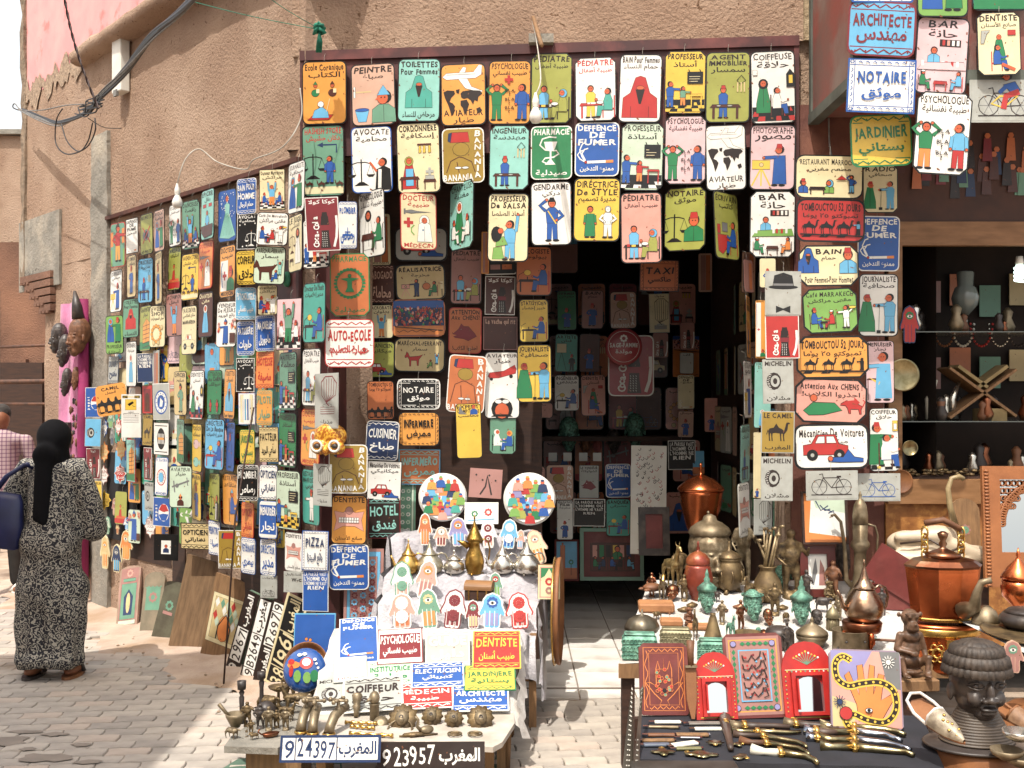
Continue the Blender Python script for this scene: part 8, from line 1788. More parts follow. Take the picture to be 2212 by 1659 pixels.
cable('wall_cable','thin grey cable looping down the wall under the sign box',[P(1790,255,6.4),P(1795,330,6.4),P(1820,372,6.3),P(1850,355,6.2),P(1860,310,6.2)],.005,GREYC)
def framed(label,u0,v0,u1,v1,d,m,fm,paint=None,fw=.03,tilt=8,rz=0):
 p = P((u0+u1)/2,v1,d); W_,H_ = (u1-u0)/F*d,(v1-v0)/F*d; t = thing('framed_picture',label,'picture',TR_(p,R(rz),R(-tilt))); b = MB()
 for lo,hi in (((-W_/2,-.02,0),(W_/2,.0,fw)),((-W_/2,-.02,H_-fw),(W_/2,0,H_)),((-W_/2,-.02,fw),(-W_/2+fw,0,H_-fw)),((W_/2-fw,-.02,fw),(W_/2,0,H_-fw))): b.box(lo,hi)
 b.build('frame',fm,t); MB().box((-W_/2+fw*.5,-.004,fw*.5),(W_/2-fw*.5,.004,H_-fw*.5)).build('backing',m,t)
 if paint: c = Cv(W_-2*fw,(H_-2*fw)/(W_-2*fw)); c.z = .005; paint(c,c.a); c.pic.build('painted_picture',PAINT,t,M=MT_((0,0,H_/2)))
MAH = mat('mahogany','5a2018','451812',6,.4)
def p_horse(c,a): c.rect(0,0,1,a,'w'); c.poly([(.15,a*.85),(.25,a*.5),(.35,a*.25),(.42,a*.12),(.46,a*.25),(.5,a*.5),(.42,a*.62),(.3,a*.9)],'u'); c.poly([(.55,a*.9),(.6,a*.5),(.66,a*.15),(.85,a*.4),(.9,a*.9)],'v')
framed('mahogany framed drawing of two horse heads behind the crane',1729,1180,1806,1290,6.1,WHITE,MAH,p_horse,.045)
def p_or(c,a): c.rect(0,0,1,a,'w'); c.poly([(0,0),(.2,0),(.15,a*.5),(.12,a*.8),(1,a*.9),(1,a),(0,a)],'A',False); c.poly([(.2,0),(1,0),(1,a*.4),(.3,a*.3)],'e',False); [c.line([(.3+.1*i,a*.15+.1*i),(.42+.1*i,a*.35),(.6+.05*i,a*.25+.08*i)],.03,'n') for i in range(4)]
framed('orange framed painting with blue calligraphy below the bicycle plates',1733,1062,1832,1176,6.1,WHITE,DARKW,p_or,.012)
framed('dark framed brown picture at the doorway edge',1380,1096,1447,1200,7.9,MAR,BLKW,None,.05)
b_ = thing('calligraphy_board','tall white board filled with red and black script in the doorway','painted board',TR_(P(1400,1197,8.3),0,R(-4),R(1))); MB().box((-.135,0,0),(.135,.012,.82)).build('board',WHITE,b_); c = Cv(.27,3.0); c.z = .001; PIC['script'][0](c,0,3,None); c.pic.build('painted_script',PAINT,b_,M=MT_((0,0,.41)))
framed('pale framed painting of a crowded bar leaning at the shop back',1253,1141,1391,1254,8.9,MAR,mat('mint_frame','7f9c8c'),lambda c,a: PIC['barbig'][0](c,0,a,None),.03,6)
framed('small painting of a brick minaret and palm leaning at the shop back',1198,1166,1251,1255,8.95,MAR,mat('red_frame','5e2422'),lambda c,a: PIC['minaret'][0](c,0,a,None),.012,6)
ish = thing('inner_shelf','dark wooden shelf deep inside the shop','shelf'); MB().box((.2,9.2,1.40),(1.5,9.5,1.44)).build('board',DARKW,ish)
for (u,v,h,m,lab) in ((1229,982,88,PATINA,'large teal mask on the inner shelf at the left'),(1372,975,88,PATINA,'large teal mask with open mouth on the inner shelf'),(1326,985,62,BLKW,'black mask with pale lips on the inner shelf'),(1265,985,45,WOODB,'small brown mask between the two teal ones'),(1290,985,40,mat('pink_clay','8a4a46'),'small pink clay head on the inner shelf')): place('head',lab,'mask',u,v,h,m,0,'shelf_mask',p=P(u,v,9.35),sq=.9)
for k,u in enumerate((1194,1226,1260,1290)): t = thing('price_card','small white card under the inner shelf, %s' % ('first','second','third','fourth')[k]+' from the left','card',TR_(P(u,987,9.18))); MB().box((-.035,0,-.035),(.035,.003,.035)).build('card',WHITE,t)
ow = thing('owl_mask','golden spotted bird mask with white-ringed eyes over the orange doctor sign','mask',TR_(P(708,950,6.22),R(-12)))
me = blob([('e',(0,.04,.02),(.1,.05,.075)),('e',(-.05,0,-.045),(.055,.035,.04)),('e',(.05,0,-.045),(.055,.035,.04)),('e',(0,-.03,-.06),(.018,.03,.03))],.008,2,'mask'); me.materials.clear(); me.materials.append(mat('gold_spots','d9a53c','9a5a1c',70,.35,.2,lo=.45,hi=.55)); link('mask',me,ow)
for s in (-1,1): MB().torus(.03,.007,MT_((s*.052,-.037,-.035)) @ MR_(R(90),4,'X')).build('eye_ring',WHITE,ow); MB().ell((s*.052,-.03,-.035),(.02,.012,.014),12,8).build('eye',BLKW,ow)
t = thing('round_plaque','round dark red plaque reading SAGE-FEMME inside the doorway','round plaque',TR_(P(1347,749,8.0))); MB().lathe([(.001,0),(.13,0),(.135,.006),(.13,.01),(.001,.01)],30,c=PL['d'],M=MR_(R(90),4,'X')).build('plaque',PAINT,t); c = Cv(.24,1); c.z = .012; c.line([(.5+.47*cos(i*.21),.5+.47*sin(i*.21)) for i in range(31)],.012,'z'); c.text('SAGE-FAMME',.08,.92,.4,.52,'z',.03); c.atext('مولدة',.25,.75,.58,.74,'z'); petals(c,.5,.25,.14,'z'); c.pic.build('painted_pattern',PAINT,t); c.let.build('painted_lettering',PAINT,t)
c_ = Vector(P(1363,790,8.15)); make_sign(TR_(c_),.34,1.33,'d','z','','كولا','coke',{'T': 'z','k': 'z'},'large rounded dark red tray sign behind the round plaque',hook=False); SIGNS.pop()
pn = [q for q in PIC if q not in ('banania','tyre','hat','script','barbig','cctv','pepsi')]; sd_ = bpy.data.objects
for i in range(52):
 side = i % 2; k = i//2; cols_ = 'vaKSBzPGdi'
 if side: M = TR_((1.69,7.0+.33*(k % 7),1.05+.46*(k//7)),R(-90+U_(-12,12))); wh = 'right inner'
 else: M = TR_((.42+.27*(k % 5)+U_(-.04,.04),9.7,.75+.46*(k//5)),R(U_(-6,6))); wh = 'back'
 make_sign(M,.25,1.5,cols_[i*7 % 10],'k','','طبيب',pn[i*11 % len(pn)],{},'dim small plaque among many on the %s wall of the dark shop' % wh,group='dim plaques on the %s wall of the shop' % wh,hook=False); SIGNS.pop()
for k in range(14):
 t = thing('window_card','dim picture card on the back wall of the shop window','picture card',TR_((WX0+.2+.2*(k % 7),WY+.86,(2.45,1.95)[k//7]+U_(-.05,.05))),'dim cards in the shop window'); MB().box((-.07,-.01,-.11),(.07,0,.1),c=PL['KavBGSP'[k % 7]]).build('card',PAINT,t)
for k in range(44):
 t = thing('window_antique','small dim antique on the shelves of the shop window','antique',TR_((WX0+.16+.085*(k % 11)+U_(-.02,.02),WY+.16+.13*(k % 3),(1.62,2.16,1.30,1.62)[k//11])),'dim antiques on the window shelves'); r = U_(.022,.05); MB().lathe([(r*.6,0),(r,r),(r*.5,r*2.2),(r*.7,r*3),(r*.2,r*3.6)],14,rib=.05*(k % 3),nr=6).build('body',(BRASS,WOODB,SILVER,BLKW,COPDK)[k % 5],t)
t = thing('leather_bag','large cream leather saddle bag with dark strap lying behind the kettle','bag',TR_((2.35,6.1,.86),R(-12)))
me = blob([('e',(0,0,.05),(.2,.15,.09)),('e',(.16,-.02,.03),(.18,.13,.06)),('e',(-.14,0,.09),(.12,.1,.07)),('c',(-.2,-.08,.13),.03,(.02,-.12,.15),.045),('c',(.0,-.1,.12),.05,(.26,-.12,.03),.03),('e',(.02,.02,.14),(.1,.1,.05)),('c',(-.22,-.1,.02),.04,(.1,-.14,.0),.05)],.012,4,'bag'); me.materials.clear(); me.materials.append(mat('cream_leather','c8b8a0','b5a48c',6,.5,bump=.3,bscale=30,bdist=.004)); link('body',me,t); MB().tube([(-.2,-.12,.1),(-.05,-.16,.13),(.05,-.17,.07),(.12,-.16,.1)],.007,6).build('strap',DK,t)
b = MB(); b.box((-.25,-.15,-.22),(.25,.15,.0)); b.build('support',DARKW,t)
t = thing('open_case','dark red leather case standing open in front of the cream bag','case',TR_((2.03,5.9,.72),R(-10))); MB().box((-.17,-.01,0),(.2,.01,.2),M=MR_(R(32),4,'Y')).build('flap',MAR,t); MB().box((-.15,0,-.1),(.17,.16,.02)).build('base',MAR,t)
t = thing('carved_board','arched faded carved board behind the kettle handle','carved board',TR_(P(2087,1200,6.15),0,R(-5))); b = MB(); b.prism([(-.085,-.3),(.085,-.3),(.085,.24)]+[(.085*cos(R(a)),.24+.08*sin(R(a))) for a in range(20,180,20)]+[(-.085,.24)],-.02,0,M=MR_(R(90),4,'X')); b.build('board',OLDW,t); c = Cv(.15,3.4); c.z = .001; petals(c,.5,.75,.25,'v'); c.circ(.5,.75,.14,'G'); petals(c,.4,1.4,.2,'v'); c.pic.build('painted_pattern',WOODP,t)
t = thing('curved_horn','pale curved walking-stick horn hooked over the counter','horn',TR_(P(2052,1110,6.0))); MB().tube([(.03,0,-.06),(.0,0,.04),(-.01,0,.14),(.01,0,.195),(.05,0,.205),(.075,0,.19)],[.018,.016,.014,.013,.014,.014],10).build('horn',mat('horn','a08e6a','7b6a4a',10,.4),t)
om = thing('carved_mirror','large orange carved wooden mirror frame with openwork arch at the right edge','mirror',TR_((2.49,5.75,.77),R(-3),R(-5)))
OW = mat('carved_orange_wood','9c6238','7f4c28',5,.5,bump=.4,bscale=40,bdist=.004); b = MB(); b.box((-.02,-.03,0),(.07,.0,.63)); b.box((.07,-.03,.56),(.6,0,.63)); b.box((.07,-.03,.0),(.6,0,.18)); b.box((.52,-.03,.18),(.6,0,.56)); b.build('frame',OW,om)
b = MB()
for k in range(34): z = .01+k*.018; b.ell((.0,-.034,z),(.014,.006,.007),6,4,M=Matrix.Identity(4))
b.build('rope_moulding',OW,om)
b = MB()
for k in range(26): a = R(180-k*3.6); r = .24; b.torus(.016,.005,MT_((.32+r*cos(a)*1.0,-.02,.33+r*sin(a)*.9)) @ MR_(R(90),4,'X'),8,4)
for k in range(20): b.torus(.014,.004,MT_((.09+.03*(k % 5)*(1-(k//5)*.2),-.02,.54-.04*(k//5))) @ MR_(R(90),4,'X'),8,4)
b.build('openwork_arch',OW,om); MB().box((.07,-.008,.18),(.52,-.004,.56)).build('glass',MIRR,om)
t2 = thing('side_table','table with white cloth at the right edge under the round tray','table',TR_((2.45,4.9,0))); b = MB(); vs = []
for j in range(9):
 for i in range(15): z = .70-.045*j if j else .705; vs.append((-.34+.07*i,-.42-.02*j*sin(i*1.3)*.6-.006*j,z))
b.add(vs,[(j*15+i,j*15+i+1,(j+1)*15+i+1,(j+1)*15+i) for j in range(8) for i in range(14)],smooth=True); b.add([(-.34,-.42,.706),(.66,-.42,.706),(.66,.35,.706),(-.34,.35,.706)],[(0,1,2,3)]); b.build('cloth',CLOTH,t2)
for x in (-.3,.5): MB().box((x-.02,.3,0),(x+.02,.34,.7)).build('leg',DARKW,t2)
t = thing('round_tray','wide round bronze tray with little cups at the right edge','tray',TR_((2.42,4.82,.708))); MB().lathe([(.001,.004),(.3,.004),(.33,.012),(.34,.02),(.33,.02),(.3,.010)],44).build('tray',BRONZE,t)
for k,(x,y) in enumerate(((-.16,-.22),(-.06,-.25),(.05,-.25))):
 t = thing('brass_cup',['tiny brass footed cup, leftmost on the tray','tiny brass footed cup, second on the tray','tiny brass footed cup, at the picture edge'][k],'cup',TR_((2.42+x,4.82+y,.715))); MB().lathe([(.018,0),(.006,.006),(.005,.02),(.02,.028),(.024,.045),(.02,.045),(.012,.03)],16).build('cup',BRASS,t)
lath('dark round metal hand warmer on the tray','hand_warmer','pot',2180,1305,120,50,BLKW,[(.7,0),(1,.3),(1,.5),(.85,.7)],[(.85,.7),(.7,.85),(.3,.95),(.01,1)],surf=lambda u,v: Vector((2.33,4.95,.715)))
lath('shiny copper sugar urn with domed lid at the right edge','copper_sugar_urn','urn',2190,1272,72,150,COPPER,[(.3,0),(.55,.04),(.3,.1),(.35,.16),(.9,.3),(1,.42),(.9,.55)],[(1,.55),(.95,.6),(.6,.72),(.2,.82),(.1,.86),(.14,.9),(.02,1)],surf=lambda u,v: Vector((2.42,5.25,.71)))
lath('hammered brass dome behind the hand warmer','brass_dome','dome',2148,1275,60,40,BRASS,[(1,0),(.95,.3),(.7,.7),(.3,.95),(.01,1)],surf=lambda u,v: Vector((2.2,5.1,.71)))
hamsa('brown painted eye hand hanging against the white cloth',TR_(P(2188,1453,4.4)),.095,.13,'v','G','v','a'); hamsa('white and blue lattice hand leaning behind the black bust',TR_(P(2146,1490,4.35),0,0,R(-8)),.11,.2,'w','b','w','w',1)
t = thing('leather_pouf','brown tooled leather cushion at the far right behind the bust','cushion',TR_((2.22,4.45,.2))); MB().lathe([(.001,.0),(.2,.01),(.27,.1),(.27,.2),(.2,.29),(.001,.3)],30,rib=.02,nr=12).build('cushion',LEATH,t)
for k,(u,v,lab) in enumerate(((2200,1600,'small silver bowl at the lower right edge'),(2175,1640,'small brass bowl stacked below the silver one'),(2205,1655,'pocket watch like dish at the lower right corner'))): lath(lab,'small_bowl','bowl',u,v,70,22,(SILVER,BRASS,BRASS)[k],[(.4,0),(.9,.5),(1,1),(.92,1),(.5,.3),(.01,.25)],surf=lambda u,v: P(u,v,3.9))
t = thing('goods_shelf','dark shelf under the small bowls at the lower right','shelf'); MB().box((1.70,3.8,.30),(2.3,4.1,.33)).build('board',DARKW,t)
# ---- brass taps and door knockers on the low board
onl = lambda u,v: onh(u,v,.27)
def tap(label,x,y,s=1,rz=0,cross=1):
 p = onl(*Rg('N',x,y)); t = thing('brass_tap',label,'tap',TR_(p,R(rz),s=s*1.35)); MB().tube([(0,-.01,.008),(0,.0,.03),(0,.025,.055),(0,.06,.065),(0,.10,.066)],[.018,.016,.017,.016,.014],10).build('body',BRASS,t); MB().lathe([(.012,.06),(.012,.075),(.006,.08),(.006,.1)],12,M=MT_((0,.05,0))).build('stem',BRASS,t)
 b = MB(); b.tube([(-.03,.05,.1),(.03,.05,.1)],.005,8); b.tube([(0,.02,.1),(0,.08,.1)],.005,8); [b.ell((q[0],q[1],.1),.008,8,6) for q in ((-.03,.05),(.03,.05),(0,.02),(0,.08))]; b.build('cross_handle',BRASS,t); MB().torus(.018,.004,MT_((0,-.01,.006))).build('lip',GOLDB,t)
tap('brass tap with cross handle, leftmost',200,410,1,-8); tap('brass tap with cross handle, second, shorter',305,420,.95,0); tap('brass tap with cross handle, third, with lip at the front',465,430,1,-22)
p = onl(*Rg('N',450,190)); t = thing('tap_head','bulbous brass tap head with a round hole above the taps','tap',TR_(p+Vector((0,.05,0)))); MB().lathe([(.035,0),(.04,.01),(.028,.02),(.034,.05),(.03,.075),(.01,.085)],20).build('bulb',BRASS,t); MB().torus(.012,.005,MT_((-.0,-.032,.055)) @ MR_(R(90),4,'X')).build('hole_ring',BRASS,t)
p = onl(*Rg('N',870,290)); t = thing('eagle_finial','brass eagle head on a cylinder','finial',TR_(p)); MB().lathe([(.022,0),(.022,.07),(.028,.075)],16).build('cylinder',BRASS,t); MB().ell((0,0,.1),(.025,.03,.032),12,8).tube([(-.015,-.02,.1),(-.035,-.03,.09)],[.012,.003],8).build('eagle_head',BRASS,t)
p = onl(*Rg('N',700,270)); t = thing('fist_finial','brass fist on a turned neck','finial',TR_(p,0,R(-20))); MB().lathe([(.01,0),(.012,.03),(.02,.05),(.014,.06),(.02,.075),(.024,.1),(.018,.11)],14,rib=.06,nr=5).build('body',BRASS,t)
p = onl(*Rg('N',930,330)); t = thing('brass_rosette','round brass rosette knob beside the eagle','knob',TR_(p,0,R(50))); MB().lathe([(.01,-.02),(.034,0),(.035,.008),(.024,.01),(.022,.015),(.012,.014),(.001,.018)],24).build('disc',BRASS,t)
for k,(x,y,r,lab) in enumerate(((1130,270,.05,'large lion-head door knocker with a big ring, leftmost'),(1400,250,.036,'lion-head door knocker with two holes, second'),(1600,275,.032,'small lion-head door knocker with one hole, third'),(1845,270,.045,'large lion-head door knocker at the right end'))):
 p = onl(*Rg('N',x,y+80)); r *= 1.3; t = thing('door_knocker',lab,'door knocker',TR_(p+Vector((0,.02,.03)),R(U_(-8,8)),R(50)))
 MB().lathe([(.001,-.006),(r,-.004),(r*1.02,.002),(r*.8,.012),(r*.5,.02),(.001,.024)],36,rib=.1,nr=11).build('mane',BRONZE,t); b = MB(); b.ell((0,-r*.1,.022),(r*.5,r*.6,r*.35),12,8); b.ell((0,-r*.35,.035),(r*.26,r*.22,r*.22),10,6); [b.ell((s*r*.3,r*.35,.025),r*.14,8,5) for s in (-1,1)]; b.build('lion_face',BRASS,t)
 MB().torus(r*.12,.003,MT_((0,-r*.2,.045))).build('mouth_ring',BLKW,t)
 if k in (0,): MB().torus(r*.85,.005,MT_((0,-r*1.0,.03)) @ MR_(R(-18),4,'X')).build('ring',BRASS,t)
for k,(x,y,r,lab) in enumerate(((1610,430,.03,'ring pull with ornate back plate'),(1790,430,.03,'oval ring pull at the right front of the board'))): p = onl(*Rg('N',x,y)); t = thing('ring_pull',lab,'ring pull',TR_(p,R(20*k))); MB().lathe([(.001,0),(r*.8,.0),(r*.6,.008),(.001,.012)],20,rib=.12,nr=7).build('back_plate',BRONZE,t); MB().torus(r,.004,MT_((0,-.01,.008)),24).build('ring',BRASS,t)
for k,(a,b_,lab) in enumerate((((600,335),(890,345),'turned brass bolt, uppermost of three'),((650,370),(870,390),'turned brass bolt in the middle'),((640,435),(1040,460),'long turned brass bolt at the front'))): A_,B_ = onl(*Rg('N',*a)),onl(*Rg('N',*b_)); n = 12; t = thing('brass_bolt',lab,'bolt'); MB().tube([A_.lerp(B_,i/n)+Vector((0,0,.01)) for i in range(n+1)],[.006 if i % 3 else .011 for i in range(n+1)],8).build('rod',GOLDB,t)
p = onl(*Rg('N',1290,430)); t = thing('brass_swan','little brass swan with curved neck among the knockers','figurine',TR_(p+Vector((.02,0,0)),R(-60))); MB().ell((0,.01,.02),(.02,.035,.02),12,8).tube([(0,-.015,.02),(0,-.035,.04),(0,-.03,.07),(0,-.045,.085)],[.01,.007,.006,.006],8).build('body',BRASS,t)
t = thing('brass_bracket','spiky openwork brass bracket lying at the front','bracket',TR_(p+Vector((-.02,-.02,0)),R(12))); MB().tube([(-.07,0,.004),(0,-.01,.004),(.1,.0,.004)],.004,6).lathe([(.01,.0),(.05,.003),(.04,.014),(.01,.018)],16,rib=.3,nr=7,sy=.4).build('plate',BRONZE,t)
# ---- bronze crowd on the slab
ons = lambda u,v: onh(u,v,.2)
Qp = lambda x,y: Rg('Q',x,y)
t = thing('candlestick','tall black candlestick at the left end of the slab','candlestick',TR_(ons(*Qp(395,960)))); MB().lathe([(.03,0),(.03,.006),(.012,.014),(.010,.06),(.013,.12),(.008,.13),(.014,.145),(.008,.155),(.02,.16),(.022,.2),(.018,.2),(.016,.17)],16).build('stem',BLKW,t)
t = thing('candlestick','black candlestick standing behind the bronze ram','candlestick',TR_(ons(*Qp(700,800)))); MB().lathe([(.03,0),(.012,.02),(.010,.12),(.014,.15),(.008,.16),(.02,.17),(.021,.2),(.018,.2)],16).build('stem',BLKW,t)
t = thing('mortar','brass pan with a slanting handle at the slab edge','mortar',TR_(ons(*Qp(300,1030)))); MB().lathe([(.02,0),(.03,.02),(.045,.05),(.048,.065),(.042,.065),(.025,.03)],20).build('bowl',BRASS,t); MB().tube([(-.03,0,.05),(-.08,.0,.11)],[.008,.01],8).build('handle',BRASS,t)
for k,(kind,x,y,h,m,rz,lab) in enumerate((('ox',780,790,300,BRONZE,60,'bronze ram standing behind the crowd'),('man',480,1010,290,BRONZE,0,'dark seated idol at the left of the bronze crowd'),('man',680,1050,300,BLKW,10,'dark many-armed bronze idol in the middle of the crowd'),('man',810,1080,290,BRASS,0,'brass drummer figure near the right of the crowd'),('man',1070,1075,270,BRASS,-10,'brass dancer on a round foot at the slab corner'),('ante',1080,930,250,BRONZE,70,'bronze gazelle with thin legs at the slab corner'),
 ('ox',240,1200,200,BRASS,60,'small brass bull at the front left'),('man',540,1130,170,BRONZE,0,'small crouching bronze man at the front'),('bird',470,1180,130,BRONZE,30,'tiny bronze bird at the front of the slab'),('ox',590,1220,120,BRONZE,-50,'tiny bronze dog at the front of the slab'),('man',930,1040,220,BRONZE,0,'bronze rider figure among the crowd'),('ante',1250,830,380,BRONZE,-70,'large bronze horse with rider at the back right'),('man',1140,620,380,BRONZE,0,'tall dark bronze warrior at the back of the slab'),('man',1320,560,330,BRONZE,20,'bronze knight beside the round shield at the back'))):
 place(kind,lab,'figurine',0,0,h*.18,m,R(rz),'bronze_figurine',p=ons(*Qp(x,y)),sq=1.6)
t = thing('incense_burner','dark pierced round burner behind the drummer figure','burner',TR_(ons(*Qp(770,900)))); MB().lathe([(.03,0),(.045,.03),(.05,.05),(.03,.075),(.01,.085)],20,rib=.05,nr=8).build('body',BLKW,t)
t = thing('oil_lamp','leaf-shaped copper oil lamp with curled handle at the front','oil lamp',TR_(ons(*Qp(840,1190)),R(30))); MB().lathe([(.01,0),(.035,.008),(.042,.022),(.034,.024),(.001,.014)],20,sy=.5).tube([(-.04,0,.018),(-.06,0,.035),(-.05,0,.045)],.004,6).build('body',COPDK,t)
t = thing('footed_dish','shallow bronze dish on a stem at the back of the slab','dish',TR_(ons(*Qp(960,740)))); MB().lathe([(.025,0),(.008,.02),(.007,.08),(.045,.1),(.052,.112),(.045,.11),(.001,.1)],20).build('dish',BRONZE,t)
t = thing('round_shield','polished brass shield-shaped vessel at the back of the slab','shield',TR_(ons(*Qp(1440,640)),R(-20),R(20))); MB().lathe([(.001,-.03),(.04,-.01),(.05,.05),(.03,.1),(.001,.11)],18,sy=.4).build('body',BRASS,t)
# ------------------------------------------------------------------ pink hanging with masks
pc_ = thing('pink_cloth','long pink cloth hanging on the wall behind the wooden masks','cloth'); b = MB(); s0,s1 = walong(wallpoint(141)),walong(wallpoint(206)); vs = []
zt,zb_ = CH+(863-662)/F*9.9,CH+(863-1232)/F*9.9
for j in range(21):
 for i in range(13): s = s0+(s1-s0)*i/12; z = zt+(zb_-zt)*j/20; q_ = WP+t_*s+WN*(.04+.02*sin(i*1.4+j*.15)+(.05 if i > 10 else 0)); vs.append((q_.x,q_.y,z+.04*sin(i*.7)*(j/20)))
b.add(vs,[(j*13+i,j*13+i+1,(j+1)*13+i+1,(j+1)*13+i) for j in range(20) for i in range(12)],smooth=True); PK = mat('pink_velvet','b96a92','9c4f78',4,.8,bump=.4,bscale=12,bdist=.02,c3=lin('d27aa8'),s3=3,sheen=.4); b.build('sheet',PK,pc_)
rl = MB(); a_ = WP+t_*s1+WN*.1; rl.tube([(a_.x,a_.y,zt),(a_.x,a_.y,(zt+zb_)/2),(a_.x,a_.y,zb_)],[.04,.05,.04],10); rl.build('rolled_edge',mat('magenta_velvet','8c2458','6f1844',4,.8),pc_)
for k,(u,v,h,m,rz,sq,lab) in enumerate(((125,770,78,BLKW,-60,.75,'pale domed wooden mask in profile, leftmost of the masks'),(168,778,100,WOODB,-40,.8,'wooden mask with upright horn crest, topmost'),(139,800,84,BLKW,-50,.6,'narrow dark face mask in the middle of the masks'),(143,862,72,BLKW,-55,.55,'dark mask with open mouth, lowest of the masks'),(163,848,60,WOODB,-40,.5,'flat oval brown mask under the horned mask'))):
 p = hit(u,v,WP+WN*.16,WN); t,_,H_ = place('head',lab,'mask',u,v,h,m,R(rz),'wooden_mask',p=p,sq=sq)
 if k == 1: MB().tube([(0,0,.9*H_),(-.02,.0,1.2*H_),(-.05,0,1.5*H_)],[.05,.04,.012],8).build('horn',BLKW,t)
for k in range(26):
 u = U_(150,186); v = 868+ (k//3)*17+U_(-3,3); p = hit(u,v,WP+WN*.08,WN); t = thing('small_carving','tiny dark carving in the cluster pinned on the pink cloth','carving',TR_(p,R(-50)),'tiny wooden carvings pinned on the pink cloth'); w_ = U_(.012,.022); h_ = U_(.02,.04)
 MB().lathe([(w_*.3,-h_),(w_,-h_*.4),(w_*.7,0),(w_,h_*.5),(w_*.2,h_)],7,sy=.6).build('body',(BLKW,WOODB)[k % 2],t)
for (u0,v0,u1,v1,lab) in ((132,914,154,965,'small dark carved tablet beside the pink cloth'),):
 t = thing('carved_tablet',lab,'carving',TR_(hit((u0+u1)/2,(v0+v1)/2,WP+WN*.08,WN),R(-40))); MB().box((-.06,-.015,-.11),(.06,.015,.11)).build('tablet',BLKW,t)
numplate(TR_(hit(165,998,WP+WN*.2,WN),R(-10)),.16,.075,('w','h'),(('9967',2,0),('المغرب',2,0)),'small white number plate hanging beside the woman in the headscarf')
# ------------------------------------------------------------------ people
SKIN = mat('skin','8a5a3e','7a4c34',9,.55,bump=.1,bscale=60,bdist=.002); HIJ = mat('black_scarf','09090b','0e0e11',8,.9,bump=.3,bscale=20,bdist=.004,spec=.15); NAVY = mat('navy_leather','1d2450','151a3c',6,.42,bump=.15,bscale=50,bdist=.003)
rm = bpy.data.materials.new('flowered_jersey'); rm.use_nodes = True; n = rm.node_tree.nodes; l = rm.node_tree.links; pb = n['Principled BSDF']; pb.inputs['Roughness'].default_value = .8
tc = n.new('ShaderNodeTexCoord'); no = n.new('ShaderNodeTexNoise'); no.inputs['Scale'].default_value = 36; no.inputs['Detail'].default_value = 1
mx = n.new('ShaderNodeMix'); mx.data_type = 'VECTOR'; mx.inputs['Factor'].default_value = .035; l.new(tc.outputs['Object'],mx.inputs[4]); l.new(no.outputs['Color'],mx.inputs[5]); l.new(tc.outputs['Object'],no.inputs['Vector'])
vo = n.new('ShaderNodeTexVoronoi'); vo.inputs['Scale'].default_value = 25; l.new(mx.outputs[1],vo.inputs['Vector'])
m1 = n.new('ShaderNodeMath'); m1.operation = 'MULTIPLY'; m1.inputs[1].default_value = 21; l.new(vo.outputs['Distance'],m1.inputs[0]); m2 = n.new('ShaderNodeMath'); m2.operation = 'SINE'; l.new(m1.outputs[0],m2.inputs[0])
v2 = n.new('ShaderNodeTexVoronoi'); v2.feature = 'DISTANCE_TO_EDGE'; v2.inputs['Scale'].default_value = 60; l.new(mx.outputs[1],v2.inputs['Vector']); m3 = n.new('ShaderNodeMath'); m3.operation = 'MULTIPLY_ADD'; m3.inputs[1].default_value = 3.4; m3.inputs[2].default_value = -.35; l.new(v2.outputs['Distance'],m3.inputs[0])
m4 = n.new('ShaderNodeMath'); m4.operation = 'ADD'; l.new(m2.outputs[0],m4.inputs[0]); l.new(m3.outputs[0],m4.inputs[1])
rp = n.new('ShaderNodeValToRGB'); rp.color_ramp.elements[0].position = .34; rp.color_ramp.elements[0].color = lin('16161f'); rp.color_ramp.elements[1].position = .46; rp.color_ramp.elements[1].color = lin('9d988c'); l.new(m4.outputs[0],rp.inputs[0]); l.new(rp.outputs[0],pb.inputs['Base Color'])
X,Y = (112-CX)/F*6.9,6.9
wo = thing('person','woman walking away in a black headscarf and long black and cream flowered dress','person',TR_((X,Y,0)))
bobj('body',[('e',(.015,0,1.50),(.075,.09,.10)),('c',(0,0,1.38),.05,(.01,0,1.45),.05),('c',(-.07,0,.7),.08,(-.1,-.02,.1),.05),('c',(.07,0,.7),.08,(.09,.05,.1),.05),('e',(0,0,1.1),(.15,.1,.3)),
 ('e',(-.125,.03,.05),(.045,.12,.035)),('c',(-.115,-.04,.06),.035,(-.11,-.03,.2),.04),('e',(.115,.05,.045),(.042,.11,.032)),('c',(.105,.0,.05),.034,(.10,.03,.2),.04),('c',(-.26,.0,1.0),.035,(-.3,.05,.93),.03),('c',(.25,.05,.95),.032,(.22,.14,.9),.028)]+[('c',(-.31+.016*k,.06,.93),.010,(-.33+.02*k,.08,.86),.008) for k in range(4)],SKIN,wo,.012,3)
P2 = [('c',(0,.0,1.28),.13,(0,.0,.95),.165),('e',(0,.02,1.30),(.19,.115,.10)),('c',(0,.02,.95),.17,(-.02,.02,.55),.19),('c',(-.05,.02,.55),.17,(-.085,.02,.14),.15),('c',(.06,.02,.55),.17,(.06,.0,.12),.13),('e',(0,-.06,.86),(.185,.12,.16)),('e',(-.02,.0,.13),(.22,.17,.09)),
 ('c',(-.16,.02,1.31),.075,(-.25,.03,1.12),.085),('c',(-.25,.03,1.12),.085,(-.27,.02,1.0),.09),('c',(.15,.02,1.31),.075,(.22,.05,1.08),.08),('c',(.22,.05,1.08),.08,(.235,.08,.93),.085)]
me = blob(P2,.016,5,'dress');
